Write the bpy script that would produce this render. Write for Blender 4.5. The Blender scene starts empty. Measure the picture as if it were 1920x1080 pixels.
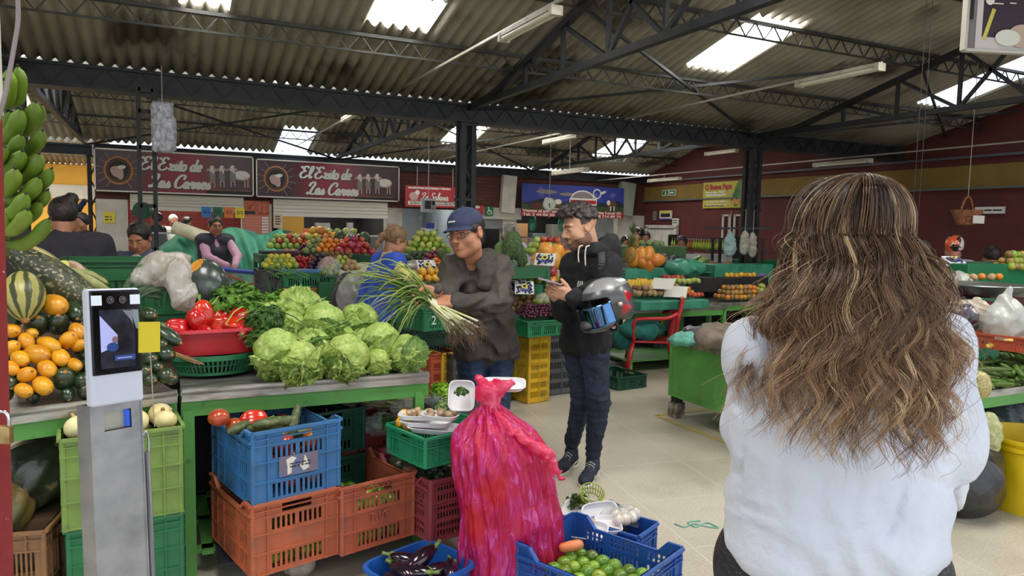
import bpy,bmesh,math,random
import numpy as np
from mathutils import Vector,Matrix,noise
import openvdb

random.seed(7)
PI=math.pi
SC=bpy.context.scene
COL=SC.collection

# ------------------------------------------------------------------ camera
F_PX=1350.0
YAW,PITCH,ROLL=math.radians(26.0),math.radians(4.78),math.radians(1.17)
CAM=Vector((0,0,1.58))
RC=(Matrix.Rotation(-YAW,3,'Z')@Matrix.Rotation(PI/2-PITCH,3,'X')@Matrix.Rotation(ROLL,3,'Z'))
camd=bpy.data.cameras.new('camera')
camd.sensor_width=36.0
camd.lens=F_PX/1920*36.0
camd.clip_start=0.05
camd.clip_end=200
cam=bpy.data.objects.new('camera',camd)
cam.matrix_world=Matrix.Translation(CAM)@RC.to_4x4()
COL.objects.link(cam)
SC.camera=cam
FH=Vector((math.sin(YAW),math.cos(YAW),0)) # level forward
RT=Vector((math.cos(YAW),-math.sin(YAW),0)) # level right

# ------------------------------------------------------------------ world, exposure
SC.view_settings.view_transform='Standard'
SC.view_settings.look='None'
SC.view_settings.gamma=1.0
SC.view_settings.use_curve_mapping=False
SC.view_settings.exposure=0.35
SC.cycles.use_denoising=True
SC.cycles.max_bounces=7
SC.cycles.diffuse_bounces=5
SC.cycles.glossy_bounces=3
SC.cycles.transmission_bounces=5
SC.cycles.transparent_max_bounces=10
SC.cycles.caustics_reflective=False
SC.cycles.caustics_refractive=False
SC.cycles.sample_clamp_indirect=6.0
world=bpy.data.worlds.new('sky')
SC.world=world
world.use_nodes=True
wn=world.node_tree
bg=wn.nodes['Background']
bg.inputs['Color'].default_value=(0.86,0.92,1.0,1)
bg.inputs['Strength'].default_value=1.25
SKYLIGHT_STRENGTH=9.0

# ------------------------------------------------------------------ picture-to-place helpers
def ray(px,py):
 return RC@Vector(((px-960)/F_PX,-(py-540)/F_PX,-1.0))
def at(px,py,d):
 """the point seen at a pixel, d metres ahead of the camera (level distance)"""
 r=ray(px,py)
 return CAM+r*(d/r.dot(FH))
def gz(px,py,z=0.0):
 r=ray(px,py);return CAM+r*((z-CAM.z)/r.z)
def gy(px,py,y):
 r=ray(px,py);return CAM+r*(y/r.y)
def gx(px,py,x):
 r=ray(px,py);return CAM+r*(x/r.x)
def proj(p):
 q=RC.transposed()@(Vector(p)-CAM)
 return (960+F_PX*q.x/-q.z,540-F_PX*q.y/-q.z)
# ------------------------------------------------------------------ materials
MATS={}
def mat(name,col,rough=0.6,col2=None,scale=8.0,mix=(0.4,0.65),metal=0.0,bump=0.0,bscale=40.0,spec=0.5,
trans=0.0,alpha=1.0,sss=0.0,coat=0.0,emit=None,estr=0.0,vary=0.0,col3=None,scale3=3.0,mix3=(0.5,0.7),stretch=None,transl=0.0,detail=4.0,vdist=0.0):
 if name in MATS:return MATS[name]
 m=bpy.data.materials.new(name);MATS[name]=m;m.use_nodes=True
 nt=m.node_tree;N=nt.nodes;L=nt.links
 b=N['Principled BSDF']
 def c4(c):return (c[0],c[1],c[2],1)
 b.inputs['Roughness'].default_value=rough
 b.inputs['Metallic'].default_value=metal
 b.inputs['Specular IOR Level'].default_value=spec
 if trans:b.inputs['Transmission Weight'].default_value=trans
 if alpha<1:b.inputs['Alpha'].default_value=alpha
 if sss:
  b.inputs['Subsurface Weight'].default_value=sss
  b.inputs['Subsurface Radius'].default_value=(0.02,0.008,0.004)
 if coat:b.inputs['Coat Weight'].default_value=coat;b.inputs['Coat Roughness'].default_value=0.15
 tc=N.new('ShaderNodeTexCoord');vec=tc.outputs['Object']
 if stretch:
  mp=N.new('ShaderNodeMapping');mp.inputs['Scale'].default_value=stretch
  L.new(vec,mp.inputs['Vector']);vec=mp.outputs['Vector']
 def ns(sc,det=detail):
  n=N.new('ShaderNodeTexNoise');n.inputs['Scale'].default_value=sc;n.inputs['Detail'].default_value=det
  if vdist:n.inputs['Distortion'].default_value=vdist
  L.new(vec,n.inputs['Vector']);return n.outputs['Fac']
 def rmp(src,lo,hi):
  r=N.new('ShaderNodeMapRange');r.inputs['From Min'].default_value=lo;r.inputs['From Max'].default_value=hi
  L.new(src,r.inputs['Value']);return r.outputs['Result']
 out=None
 def mixc(fac,a,c):
  x=N.new('ShaderNodeMix');x.data_type='RGBA'
  L.new(fac,x.inputs['Factor'])
  if isinstance(a,tuple):x.inputs['A'].default_value=a
  else:L.new(a,x.inputs['A'])
  x.inputs['B'].default_value=c
  return x.outputs['Result']
 out=c4(col)
 if col2:out=mixc(rmp(ns(scale),*mix),out,c4(col2))
 if col3:out=mixc(rmp(ns(scale3),*mix3),out,c4(col3))
 if vary:
  oi=N.new('ShaderNodeObjectInfo');h=N.new('ShaderNodeHueSaturation')
  h.inputs['Hue'].default_value=0.5
  r=N.new('ShaderNodeMapRange');r.inputs['To Min'].default_value=1-vary;r.inputs['To Max'].default_value=1+vary
  L.new(oi.outputs['Random'],r.inputs['Value']);L.new(r.outputs['Result'],h.inputs['Value'])
  r2=N.new('ShaderNodeMapRange');r2.inputs['To Min'].default_value=.5-vary*.06;r2.inputs['To Max'].default_value=.5+vary*.06
  fr=N.new('ShaderNodeMath');fr.operation='FRACT';mu=N.new('ShaderNodeMath');mu.operation='MULTIPLY';mu.inputs[1].default_value=7.31
  L.new(oi.outputs['Random'],mu.inputs[0]);L.new(mu.outputs[0],fr.inputs[0]);L.new(fr.outputs[0],r2.inputs['Value']);L.new(r2.outputs['Result'],h.inputs['Hue'])
  if isinstance(out,tuple):h.inputs['Color'].default_value=out
  else:L.new(out,h.inputs['Color'])
  out=h.outputs['Color']
 if isinstance(out,tuple):b.inputs['Base Color'].default_value=out
 else:L.new(out,b.inputs['Base Color'])
 if bump:
  bp=N.new('ShaderNodeBump');bp.inputs['Strength'].default_value=bump;bp.inputs['Distance'].default_value=0.02
  L.new(ns(bscale,6),bp.inputs['Height']);L.new(bp.outputs['Normal'],b.inputs['Normal'])
 if emit:
  b.inputs['Emission Color'].default_value=c4(emit);b.inputs['Emission Strength'].default_value=estr
 if transl:
  t=N.new('ShaderNodeBsdfTranslucent');ms=N.new('ShaderNodeMixShader');ms.inputs[0].default_value=transl
  if isinstance(out,tuple):t.inputs['Color'].default_value=out
  else:L.new(out,t.inputs['Color'])
  o=N['Material Output'];L.new(b.outputs[0],ms.inputs[1]);L.new(t.outputs[0],ms.inputs[2]);L.new(ms.outputs[0],o.inputs['Surface'])
 return m

def srgb(r,g,b):
 f=lambda v:(v/255/12.92) if v/255<=.04045 else ((v/255+.055)/1.055)**2.4
 return (f(r),f(g),f(b))

# ------------------------------------------------------------------ objects
def tag(o,label=None,cat=None,group=None,kind=None):
 if label:o['label']=label
 if cat:o['category']=cat
 if group:o['group']=group
 if kind:o['kind']=kind
 return o
def empty(name,loc=(0,0,0),rz=0.0,label=None,cat=None,group=None):
 o=bpy.data.objects.new(name,None);COL.objects.link(o);o.location=loc;o.rotation_euler=(0,0,rz);o.empty_display_size=.1
 return tag(o,label,cat,group)
def link(name,me,parent=None,loc=None,M=None):
 o=bpy.data.objects.new(name,me);COL.objects.link(o)
 if parent:o.parent=parent
 if loc is not None:o.location=loc
 if M is not None:o.matrix_basis=M
 return o
def wlink(name,me,parent):
 """mesh given in world coordinates under a placed parent"""
 o=bpy.data.objects.new(name,me);COL.objects.link(o);o.parent=parent
 o.matrix_parent_inverse=parent.matrix_basis.inverted() if parent.parent is None else parent.matrix_world.inverted()
 return o
def copy_tree(o,parent=None,**kw):
 c=o.copy();COL.objects.link(c);c.parent=parent
 for ch in list(o.children):copy_tree(ch,c)
 return c

class MB:
 """collects shapes into one mesh"""
 def __init__(s):s.v=[];s.f=[];s.m=[];s.mats=[]
 def mi(s,m):
  if m is None:return 0
  if m not in s.mats:s.mats.append(m)
  return s.mats.index(m)
 def add(s,vs,fs,m=None):
  n=len(s.v);i=s.mi(m)
  s.v.extend([tuple(v) for v in vs]);s.f.extend([tuple(a+n for a in f) for f in fs]);s.m.extend([i]*len(fs));return s
 def box(s,c,size,R=None,m=None,taper=1.0):
  x,y,z=size[0]/2,size[1]/2,size[2]/2
  vs=[Vector((sx*x*(taper if sz<0 else 1),sy*y*(taper if sz<0 else 1),sz*z)) for sz in (-1,1) for sx,sy in ((-1,-1),(1,-1),(1,1),(-1,1))]
  if R is not None:vs=[R@v for v in vs]
  vs=[v+Vector(c) for v in vs]
  return s.add(vs,[(3,2,1,0),(4,5,6,7),(0,1,5,4),(1,2,6,5),(2,3,7,6),(3,0,4,7)],m)
 def bar(s,a,b,w,h=None,m=None,up=(0,0,1)):
  a=Vector(a);b=Vector(b);h=h or w;d=(b-a);L=d.length
  if L<1e-6:return s
  d.normalize();up=Vector(up)
  if abs(d.dot(up))>.98:up=Vector((0,1,0))
  x=d.cross(up).normalized();z=x.cross(d).normalized()
  vs=[p+x*(w/2*sx)+z*(h/2*sz) for p in (a,b) for sx,sz in ((-1,-1),(1,-1),(1,1),(-1,1))]
  return s.add(vs,[(0,1,2,3),(7,6,5,4),(0,4,5,1),(1,5,6,2),(2,6,7,3),(3,7,4,0)],m)
 def tube(s,pts,r,seg=8,m=None,cap=True,flat=1.0):
  pts=[Vector(p) for p in pts];n=len(pts)
  rs=r if hasattr(r,'__len__') else [r]*n
  vs=[];fs=[];prev=None
  for i,p in enumerate(pts):
   d=(pts[min(i+1,n-1)]-pts[max(i-1,0)])
   if d.length<1e-9:d=Vector((0,0,1))
   d.normalize()
   if prev is None:
    u=Vector((0,0,1)) if abs(d.z)<.9 else Vector((1,0,0))
    x=d.cross(u).normalized()
   else:
    x=prev-d*prev.dot(d)
    x=x.normalized() if x.length>1e-6 else d.orthogonal().normalized()
   prev=x;y=d.cross(x)
   for k in range(seg):
    a=2*PI*k/seg;vs.append(p+x*(math.cos(a)*rs[i])+y*(math.sin(a)*rs[i]*flat))
  for i in range(n-1):
   for k in range(seg):
    a=i*seg+k;b=i*seg+(k+1)%seg;fs.append((a,b,b+seg,a+seg))
  if cap:fs.append(tuple(range(seg-1,-1,-1)));fs.append(tuple((n-1)*seg+k for k in range(seg)))
  return s.add(vs,fs,m)
 def cyl(s,a,b,r,r2=None,seg=16,m=None):return s.tube([a,b],[r,r if r2 is None else r2],seg,m)
 def lathe(s,prof,seg=24,c=(0,0,0),R=None,m=None,closed=False,wob=None):
  vs=[];fs=[];n=len(prof)
  for (r,z) in prof:
   for k in range(seg):
    a=2*PI*k/seg;rr=r*(wob(a,z) if wob else 1)
    v=Vector((rr*math.cos(a),rr*math.sin(a),z))
    if R is not None:v=R@v
    vs.append(v+Vector(c))
  for i in range(n-1):
   for k in range(seg):
    a=i*seg+k;b=i*seg+(k+1)%seg;fs.append((a,b,b+seg,a+seg))
  if prof[0][0]>1e-5:fs.append(tuple(range(seg-1,-1,-1)))
  if prof[-1][0]>1e-5 and not closed:fs.append(tuple((n-1)*seg+k for k in range(seg)))
  return s.add(vs,fs,m)
 def ell(s,c,r,R=None,seg=14,rings=8,m=None):
  prof=[(max(math.sin(PI*i/rings),1e-4),-math.cos(PI*i/rings)) for i in range(rings+1)]
  n=len(s.v);s.lathe(prof,seg,m=m)
  for i in range(n,len(s.v)):
   v=Vector(s.v[i]);v=Vector((v.x*r[0],v.y*r[1],v.z*r[2]))
   if R is not None:v=R@v
   s.v[i]=tuple(v+Vector(c))
  return s
 def grid(s,fn,nu,nv,m=None,wrap=False):
  vs=[fn(i/nu,j/nv) for j in range(nv+1) for i in range(nu+(0 if wrap else 1))]
  w=nu if wrap else nu+1
  fs=[]
  for j in range(nv):
   for i in range(nu):
    a=j*w+i;b=j*w+(i+1)%w;fs.append((a,b,b+w,a+w))
  return s.add(vs,fs,m)
 def prism(s,poly,y0,y1,m=None,R=None,c=(0,0,0)):
  """polygon in x,z pushed along y"""
  n=len(poly);vs=[Vector((p[0],y,p[1])) for y in (y0,y1) for p in poly]
  if R is not None:vs=[R@v for v in vs]
  vs=[v+Vector(c) for v in vs]
  fs=[tuple(range(n)),tuple(range(2*n-1,n-1,-1))]+[(i,(i+1)%n+0,(i+1)%n+n,i+n)[::-1] for i in range(n)]
  return s.add(vs,fs,m)
 def mesh(s,name='m',mats=None,smooth=False,flip=False):
  me=bpy.data.meshes.new(name);me.from_pydata(s.v,[],s.f)
  ml=s.mats if s.mats else []
  if mats:ml=mats if isinstance(mats,(list,tuple)) else [mats]
  for m in ml:me.materials.append(m)
  if s.mats and any(s.m):me.polygons.foreach_set('material_index',s.m)
  bm=bmesh.new();bm.from_mesh(me);bmesh.ops.recalc_face_normals(bm,faces=bm.faces);bm.to_mesh(me);bm.free()
  if smooth:set_smooth(me,smooth)
  me.update();return me
 def obj(s,name,mats=None,parent=None,smooth=False,world=False,loc=None):
  me=s.mesh(name,mats,smooth)
  return wlink(name,me,parent) if (world and parent) else link(name,me,parent,loc)

def set_smooth(me,ang=True):
 me.polygons.foreach_set('use_smooth',[True]*len(me.polygons))
 if ang is not True:
  try:me.set_sharp_from_angle(angle=math.radians(ang))
  except Exception:pass

# ------------------------------------------------------------------ implicit sculpting (dense grid, meshed with openvdb)
class SDF:
 def __init__(s,lo,hi,h):
  s.lo=np.array(lo,float);s.h=h;s.n=np.maximum(np.ceil((np.array(hi)-s.lo)/h).astype(int)+1,4)
  s.D=np.full(s.n,0.2,np.float32)
 def win(s,lo,hi):
  a=np.clip(np.floor((np.array(lo)-s.lo)/s.h).astype(int),0,s.n-1);b=np.clip(np.ceil((np.array(hi)-s.lo)/s.h).astype(int)+1,1,s.n)
  b=np.maximum(b,a+1)
  sl=tuple(slice(int(x),int(y)) for x,y in zip(a,b))
  g=[np.arange(a[i],b[i],dtype=np.float32)*s.h+s.lo[i] for i in range(3)]
  return sl,g[0][:,None,None],g[1][None,:,None],g[2][None,None,:]
 def _un(s,sl,d,k):
  A=s.D[sl]
  if k>0:
   hh=np.clip(.5+.5*(A-d)/k,0,1);s.D[sl]=A*(1-hh)+d*hh-k*hh*(1-hh)
  else:s.D[sl]=np.minimum(A,d)
 def cone(s,a,b,ra,rb=None,k=.02,cut=False):
  rb=ra if rb is None else rb;a=np.array(a,float);b=np.array(b,float);R=max(ra,rb)+k*1.5+s.h*3
  sl,X,Y,Z=s.win(np.minimum(a,b)-R,np.maximum(a,b)+R)
  ab=b-a;L2=max(float(ab@ab),1e-9)
  t=np.clip(((X-a[0])*ab[0]+(Y-a[1])*ab[1]+(Z-a[2])*ab[2])/L2,0,1)
  d=np.sqrt((X-a[0]-t*ab[0])**2+(Y-a[1]-t*ab[1])**2+(Z-a[2]-t*ab[2])**2)-(ra+(rb-ra)*t)
  s._cut(sl,d,k) if cut else s._un(sl,d,k)
 def chain(s,pts,rs,k=.02):
  for i in range(len(pts)-1):s.cone(pts[i],pts[i+1],rs[i],rs[i+1],k)
 def _loc(s,c,M,X,Y,Z):
  x,y,z=X-c[0],Y-c[1],Z-c[2]
  if M is None:return x,y,z
  M=np.array(M) # columns = local axes in world
  return tuple(x*M[0,i]+y*M[1,i]+z*M[2,i] for i in range(3))
 def ell(s,c,r,M=None,k=.02,cut=False):
  R=max(r)+k*1.5+s.h*3;c=np.array(c,float)
  sl,X,Y,Z=s.win(c-R,c+R);x,y,z=s._loc(c,M,X,Y,Z)
  k0=np.sqrt((x/r[0])**2+(y/r[1])**2+(z/r[2])**2)+1e-6;k1=np.sqrt((x/r[0]**2)**2+(y/r[1]**2)**2+(z/r[2]**2)**2)+1e-6
  d=k0*(k0-1)/k1
  s._cut(sl,d,k) if cut else s._un(sl,d,k)
 def box(s,c,r,M=None,k=.01,rnd=.01,cut=False):
  R=float(np.linalg.norm(r))+k*1.5+s.h*3;c=np.array(c,float)
  sl,X,Y,Z=s.win(c-R,c+R);x,y,z=s._loc(c,M,X,Y,Z)
  qx,qy,qz=np.abs(x)-r[0]+rnd,np.abs(y)-r[1]+rnd,np.abs(z)-r[2]+rnd
  d=np.sqrt(np.maximum(qx,0)**2+np.maximum(qy,0)**2+np.maximum(qz,0)**2)+np.minimum(np.maximum(qx,np.maximum(qy,qz)),0)-rnd
  s._cut(sl,d,k) if cut else s._un(sl,d,k)
 def _cut(s,sl,d,k):
  A=s.D[sl];d=-d
  if k>0:
   hh=np.clip(.5-.5*(A-d)/k,0,1);s.D[sl]=A*(1-hh)+d*hh+k*hh*(1-hh)
  else:s.D[sl]=np.maximum(A,d)
 def plane(s,p,n,k=.01):
  """keep the side n points to"""
  sl,X,Y,Z=s.win(s.lo,s.lo+s.n*s.h)
  s._cut(sl,((X-p[0])*n[0]+(Y-p[1])*n[1]+(Z-p[2])*n[2]),k)
 def wrinkle(s,amp,f,seed=0,stretch=(1,1,1)):
  """folds: sums of warped sines"""
  rs=np.random.RandomState(seed);sl,X,Y,Z=s.win(s.lo,s.lo+s.n*s.h)
  X,Y,Z=X*stretch[0],Y*stretch[1],Z*stretch[2]
  w=0
  for i in range(4):
   d1=rs.randn(3);d1/=np.linalg.norm(d1);d2=rs.randn(3);d2/=np.linalg.norm(d2);d3=rs.randn(3)
   ph=rs.rand(3)*6.28;ff=f*(.7+.6*rs.rand())
   warp=1.6*np.sin((X*d2[0]+Y*d2[1]+Z*d2[2])*ff*.45+ph[1])+.8*np.sin((X*d3[0]+Y*d3[1]+Z*d3[2])*ff*.8+ph[2])
   w=w+np.abs(np.sin((X*d1[0]+Y*d1[1]+Z*d1[2])*ff+warp+ph[0]))
  near=np.abs(s.D)<.08
  s.D=s.D+np.where(near,(w/4-.6)*amp,0).astype(np.float32)
 def arrays(s):
  g=openvdb.FloatGrid(.2);D=np.clip(s.D,-.2,.2);D[0]=D[-1]=.2;D[:,0]=D[:,-1]=.2;D[:,:,0]=D[:,:,-1]=.2
  g.copyFromArray(np.ascontiguousarray(D))
  p,q=g.convertToQuads(isovalue=0.0)
  return np.array(p)*s.h+s.lo,np.array(q)
def np_mesh(name,parts,mats=None,smooth=True,matfn=None):
 """parts: list of (points, quads)"""
 P=[];Q=[];n=0
 for p,q in parts:P.append(p);Q.append(np.asarray(q)+n);n+=len(p)
 P=np.concatenate(P);Q=np.concatenate(Q)
 me=bpy.data.meshes.new(name);k=Q.shape[1]
 me.vertices.add(len(P));me.vertices.foreach_set('co',P.astype(np.float32).ravel())
 me.loops.add(Q.size);me.loops.foreach_set('vertex_index',Q.ravel().astype(np.int32))
 me.polygons.add(len(Q));me.polygons.foreach_set('loop_start',np.arange(0,Q.size,k,dtype=np.int32));me.polygons.foreach_set('loop_total',np.full(len(Q),k,np.int32))
 for m in (mats if isinstance(mats,(list,tuple)) else [mats] if mats else []):me.materials.append(m)
 me.update(calc_edges=True)
 if matfn is not None:
  me.polygons.foreach_set('material_index',matfn(P[Q].mean(axis=1)).astype(np.int32))
 if smooth:me.polygons.foreach_set('use_smooth',np.ones(len(Q),bool))
 bm=bmesh.new();bm.from_mesh(me);bmesh.ops.recalc_face_normals(bm,faces=bm.faces);bm.to_mesh(me);bm.free()
 me.update();return me

def text_mesh(txt,size,mat_,M,shear=0.0,extrude=.002,align='LEFT',offset=0.0,spacing=1.0,name='lettering',width=None):
 cu=bpy.data.curves.new(name,'FONT');cu.body=txt;cu.size=size;cu.shear=shear;cu.extrude=extrude;cu.align_x=align;cu.offset=offset;cu.space_character=spacing
 cu.resolution_u=3
 o=bpy.data.objects.new(name,cu);COL.objects.link(o)
 dg=bpy.context.evaluated_depsgraph_get();me=bpy.data.meshes.new_from_object(o.evaluated_get(dg))
 COL.objects.unlink(o);bpy.data.objects.remove(o)
 sx=1.0
 if width:
  xs=[v.co.x for v in me.vertices];w=max(xs)-min(xs);sx=width/max(w,1e-6)
 me.transform(M@Matrix.Diagonal((sx,1,1,1)));me.materials.clear();me.materials.append(mat_);me.name=name
 return me
def join_meshes(name,mes):
 bm=bmesh.new();mats=[];
 out=bpy.data.meshes.new(name)
 vs=[];fs=[];mi=[]
 for me in mes:
  n=len(vs);vs+=[tuple(v.co) for v in me.vertices]
  idx=[]
  for m in me.materials:
   if m not in mats:mats.append(m)
   idx.append(mats.index(m))
  for p in me.polygons:fs.append(tuple(v+n for v in p.vertices));mi.append(idx[p.material_index] if idx else 0)
 bm.free()
 out.from_pydata(vs,[],fs)
 for m in mats:out.materials.append(m)
 out.polygons.foreach_set('material_index',mi);out.update();return out
def wallM(p,face='-y'):
 """matrix that stands flat art (x right, y up) on a wall at p; face = the side it looks to"""
 if face=='-y':R=Matrix(((1,0,0),(0,0,-1),(0,1,0)))
 elif face=='-x':R=Matrix(((0,0,-1),(-1,0,0),(0,1,0)))
 return Matrix.Translation(p)@R.to_4x4()
# ------------------------------------------------------------------ the building
M_steel=mat('dark_steel',srgb(44,46,50),.55,srgb(30,31,34),6,spec=.4)
M_floor=bpy.data.materials.new('terrazzo');M_floor.use_nodes=True
def _floor():
 nt=M_floor.node_tree;N=nt.nodes;L=nt.links;b=N['Principled BSDF']
 tc=N.new('ShaderNodeTexCoord')
 mp=N.new('ShaderNodeMapping');mp.inputs['Rotation'].default_value=(0,0,math.radians(10));L.new(tc.outputs['Object'],mp.inputs['Vector'])
 def noise_(s,d=4):
  n=N.new('ShaderNodeTexNoise');n.inputs['Scale'].default_value=s;n.inputs['Detail'].default_value=d;L.new(mp.outputs[0],n.inputs['Vector']);return n.outputs['Fac']
 def ramp(src,a,b_,ca,cb):
  r=N.new('ShaderNodeValToRGB');r.color_ramp.elements[0].position=a;r.color_ramp.elements[1].position=b_
  r.color_ramp.elements[0].color=(*ca,1);r.color_ramp.elements[1].color=(*cb,1);L.new(src,r.inputs['Fac']);return r.outputs['Color']
 base=ramp(noise_(1.3),.35,.65,srgb(190,180,160),srgb(205,196,176))
 spk=ramp(noise_(95,2),.40,.62,(0.62,0.62,0.62),(1.12,1.12,1.1))
 x=N.new('ShaderNodeMix');x.data_type='RGBA';x.blend_type='MULTIPLY';x.inputs['Factor'].default_value=.45;L.new(base,x.inputs['A']);L.new(spk,x.inputs['B'])
 dirt=ramp(noise_(3.2,6),.55,.8,(1,1,1),(.72,.70,.66))
 y=N.new('ShaderNodeMix');y.data_type='RGBA';y.blend_type='MULTIPLY';y.inputs['Factor'].default_value=.8;L.new(x.outputs['Result'],y.inputs['A']);L.new(dirt,y.inputs['B'])
 br=N.new('ShaderNodeTexBrick');br.offset=0;br.inputs['Scale'].default_value=1;br.inputs['Brick Width'].default_value=.62;br.inputs['Row Height'].default_value=.62
 br.inputs['Mortar Size'].default_value=.0035;br.inputs['Color1'].default_value=(0,0,0,1);br.inputs['Color2'].default_value=(0,0,0,1);br.inputs['Mortar'].default_value=(1,1,1,1)
 L.new(mp.outputs[0],br.inputs['Vector'])
 z=N.new('ShaderNodeMix');z.data_type='RGBA';L.new(br.outputs['Color'],z.inputs['Factor']);L.new(y.outputs['Result'],z.inputs['A']);z.inputs['B'].default_value=(*srgb(208,201,184),1)
 L.new(z.outputs['Result'],b.inputs['Base Color']);b.inputs['Roughness'].default_value=.42
_floor()
def struct(o):o['kind']='structure';return o
struct(MB().box((3,8,-.06),(24,32,.12)).obj('floor',M_floor))

M_roof=mat('fibrocement',srgb(176,170,154),.9,srgb(142,135,120),1.1,(.42,.7),bump=.1,bscale=30,spec=.2,col3=srgb(88,82,70),scale3=.9,mix3=(.56,.66),detail=9)
M_sky=mat('skylight_panel',(1,1,1),.5,emit=(1.0,.985,.95),estr=SKYLIGHT_STRENGTH)
M_sky2=mat('skylight_panel_bluish',(.8,.9,1),.5,emit=(.78,.87,1.0),estr=SKYLIGHT_STRENGTH*.2)
PITCHW=.122;AMP=.030
def roof_slope(name,X0,X1,Ylow,Yhigh,zlow,slope,sky,seed=0):
 """corrugated slope from its low edge to its high edge, leaving the skylights open; sky = list of (x0,x1,y0,y1)"""
 def z(Y):return zlow+slope*abs(Y-Ylow)
 nper=6;nx=int((X1-X0)/PITCHW*nper)
 xs=np.linspace(X0,X1,nx+1)
 ys=set([Ylow,Yhigh]);
 k=Ylow;st=1.18 if Yhigh>Ylow else-1.18
 while (Yhigh-k)*st>0:ys.add(k);k+=st
 for s in sky:ys.add(s[2]);ys.add(s[3])
 ys=np.array(sorted(ys));wave=AMP*np.cos(xs*2*PI/PITCHW)
 P=np.zeros((len(ys),nx+1,3));P[:,:,0]=xs[None];P[:,:,1]=ys[:,None];P[:,:,2]=(zlow+slope*np.abs(ys-Ylow))[:,None]+wave[None]
 idx=np.arange(len(ys)*(nx+1)).reshape(len(ys),nx+1)
 Q=np.stack([idx[:-1,:-1],idx[:-1,1:],idx[1:,1:],idx[1:,:-1]],-1)
 cx=(xs[:-1]+xs[1:])/2;cy=(ys[:-1]+ys[1:])/2;keep=np.ones((len(cy),len(cx)),bool)
 out=[]
 for s in sky:
  m_=((cx>s[0])&(cx<s[1]))[None]&((cy>min(s[2],s[3]))&(cy<max(s[2],s[3])))[:,None];keep &= ~m_;out.append(m_)
 P=P.reshape(-1,3)
 o=link(name,np_mesh(name,[(P,Q[keep])],M_roof));struct(o)
 md=o.modifiers.new('thick','SOLIDIFY');md.thickness=.008;md.offset=1
 for i,m_ in enumerate(out):
  w=link('window_%d' % (seed+i+1),np_mesh('skylight',[(P,Q[m_])],M_sky2 if sky[i][4:] else M_sky));struct(w)
SL=.26
def rp(px,py,Ylow,zlow): # pixel -> point on a slope that rises towards the camera
 r=ray(px,py);t=(zlow+SL*Ylow-CAM.z)/(r.z+SL*r.y);return CAM+r*t
def sk(bl,br,tl,Ylow,zlow,*k):
 a,b,c=rp(*bl,Ylow,zlow),rp(*br,Ylow,zlow),rp(*tl,Ylow,zlow)
 return (a.x,b.x,max(a.y,b.y)*.5+min(a.y,b.y)*.5,c.y)+k
skA=[sk((690,40),(800,57),(722,-20),8,3.04),sk((1290,118),(1362,134),(1430,26),8,3.04),sk((1718,190),(1780,200),(1935,100),8,3.04,1),sk((335,2),(432,10),(345,-40),8,3.04)]
skB=[sk((515,284),(573,288),(532,238),15,3.0,1),sk((822,268),(878,270),(868,226),15,3.0),sk((1108,292),(1166,295),(1160,256),15,3.0),sk((0,205),(52,190),(0,140),15,3.0)]
print('skA',skA);print('skB',skB)
near=[(x,x+.95,3.0,1.85) for x in (-2.6,-.2,2.2,4.6,7.0)]  # unseen skylights added over the foreground to light it
roof_slope('roof_near_bay',-6,14,8.0,4.35,3.04,SL,skA,0)
roof_slope('roof_front_slope',-6,14,.6,4.35,3.04,SL,near,10)
roof_slope('roof_far_bay',-6,11.2,15.05,11.6,3.0,SL,skB,20)
roof_slope('roof_middle_slope',-6,11.2,8.35,11.6,3.04,SL,[(x,x+.9,10.6,9.4) for x in (-1.6,1.2,4.2,7.2)],30)
roof_slope('roof_side_hall',-9,-1.1,22,18.4,3.0,SL,[(-3.6,-2.6,20.2,19.2)],40)
roof_slope('roof_side_hall_slope',-9,-1.1,15.5,18.4,3.0,SL,[(-2.9,-1.9,16.6,17.6),(-5.4,-4.4,16.6,17.6)],50)

# main lattice box beams under the valleys
def box_beam(name,Y,z0,z1,X0,X1,w=.3):
 b=MB();b.box(((X0+X1)/2,Y+.05,(z0+z1)/2),(X1-X0,w-.02,z1-z0-.02));
 for z in (z0+.015,z1-.015):b.box(((X0+X1)/2,Y-w/2+.04,z),(X1-X0,.03,.03))
 n=int((X1-X0)/.3);x=X0
 for i in range(n):
  a,c=(x,Y-w/2+.05,z0+.02),(x+.15,Y-w/2+.05,z1-.02);b.bar(a,c,.008,m=None);b.bar(c,(x+.3,Y-w/2+.05,z0+.02),.008);x+=.3
 return struct(b.obj(name,M_steel))
box_beam('main_beam',8.05,2.80,3.02,-6,11.0)
box_beam('eave_beam',15.0,2.74,2.93,-1.05,11.0,.2)
box_beam('eave_beam',15.3,2.74,2.93,-9,-1.1,.2)
box_beam('front_beam',.45,2.80,3.0,-6,13.5)

M_rod=mat('purlin_steel',srgb(70,69,66),.45,srgb(50,50,50),5,metal=.3)
def purlin(Y,ztop,X0,X1,h=.15,m=None):
 b=MB();z1=ztop-.035;z0=z1-h
 b.box(((X0+X1)/2,Y,z1),(X1-X0,.05,.03));b.bar((X0,Y,z0),(X1,Y,z0),.018)
 n=int((X1-X0)/.24);x=X0
 for i in range(n):b.bar((x,Y,z1),(x+.12,Y,z0),.011);b.bar((x+.12,Y,z0),(x+.24,Y,z1),.011);x+=.24
 return struct(b.obj('roof_purlin',m or M_rod))
zA=lambda Y:3.04+SL*(8-Y) if Y>4.35 else 3.04+SL*(Y-.6)
zB=lambda Y:3.0+SL*(15.05-Y) if Y>11.6 else 3.04+SL*(Y-8.35)
for Y in (6.72,5.5,4.4,3.1,1.8):purlin(Y,zA(Y)-.02,-6,13.5)
for Y in (13.8,12.7,11.6,10.4,9.3):purlin(Y,zB(Y)-.02,-6,11,m=M_steel)
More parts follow.
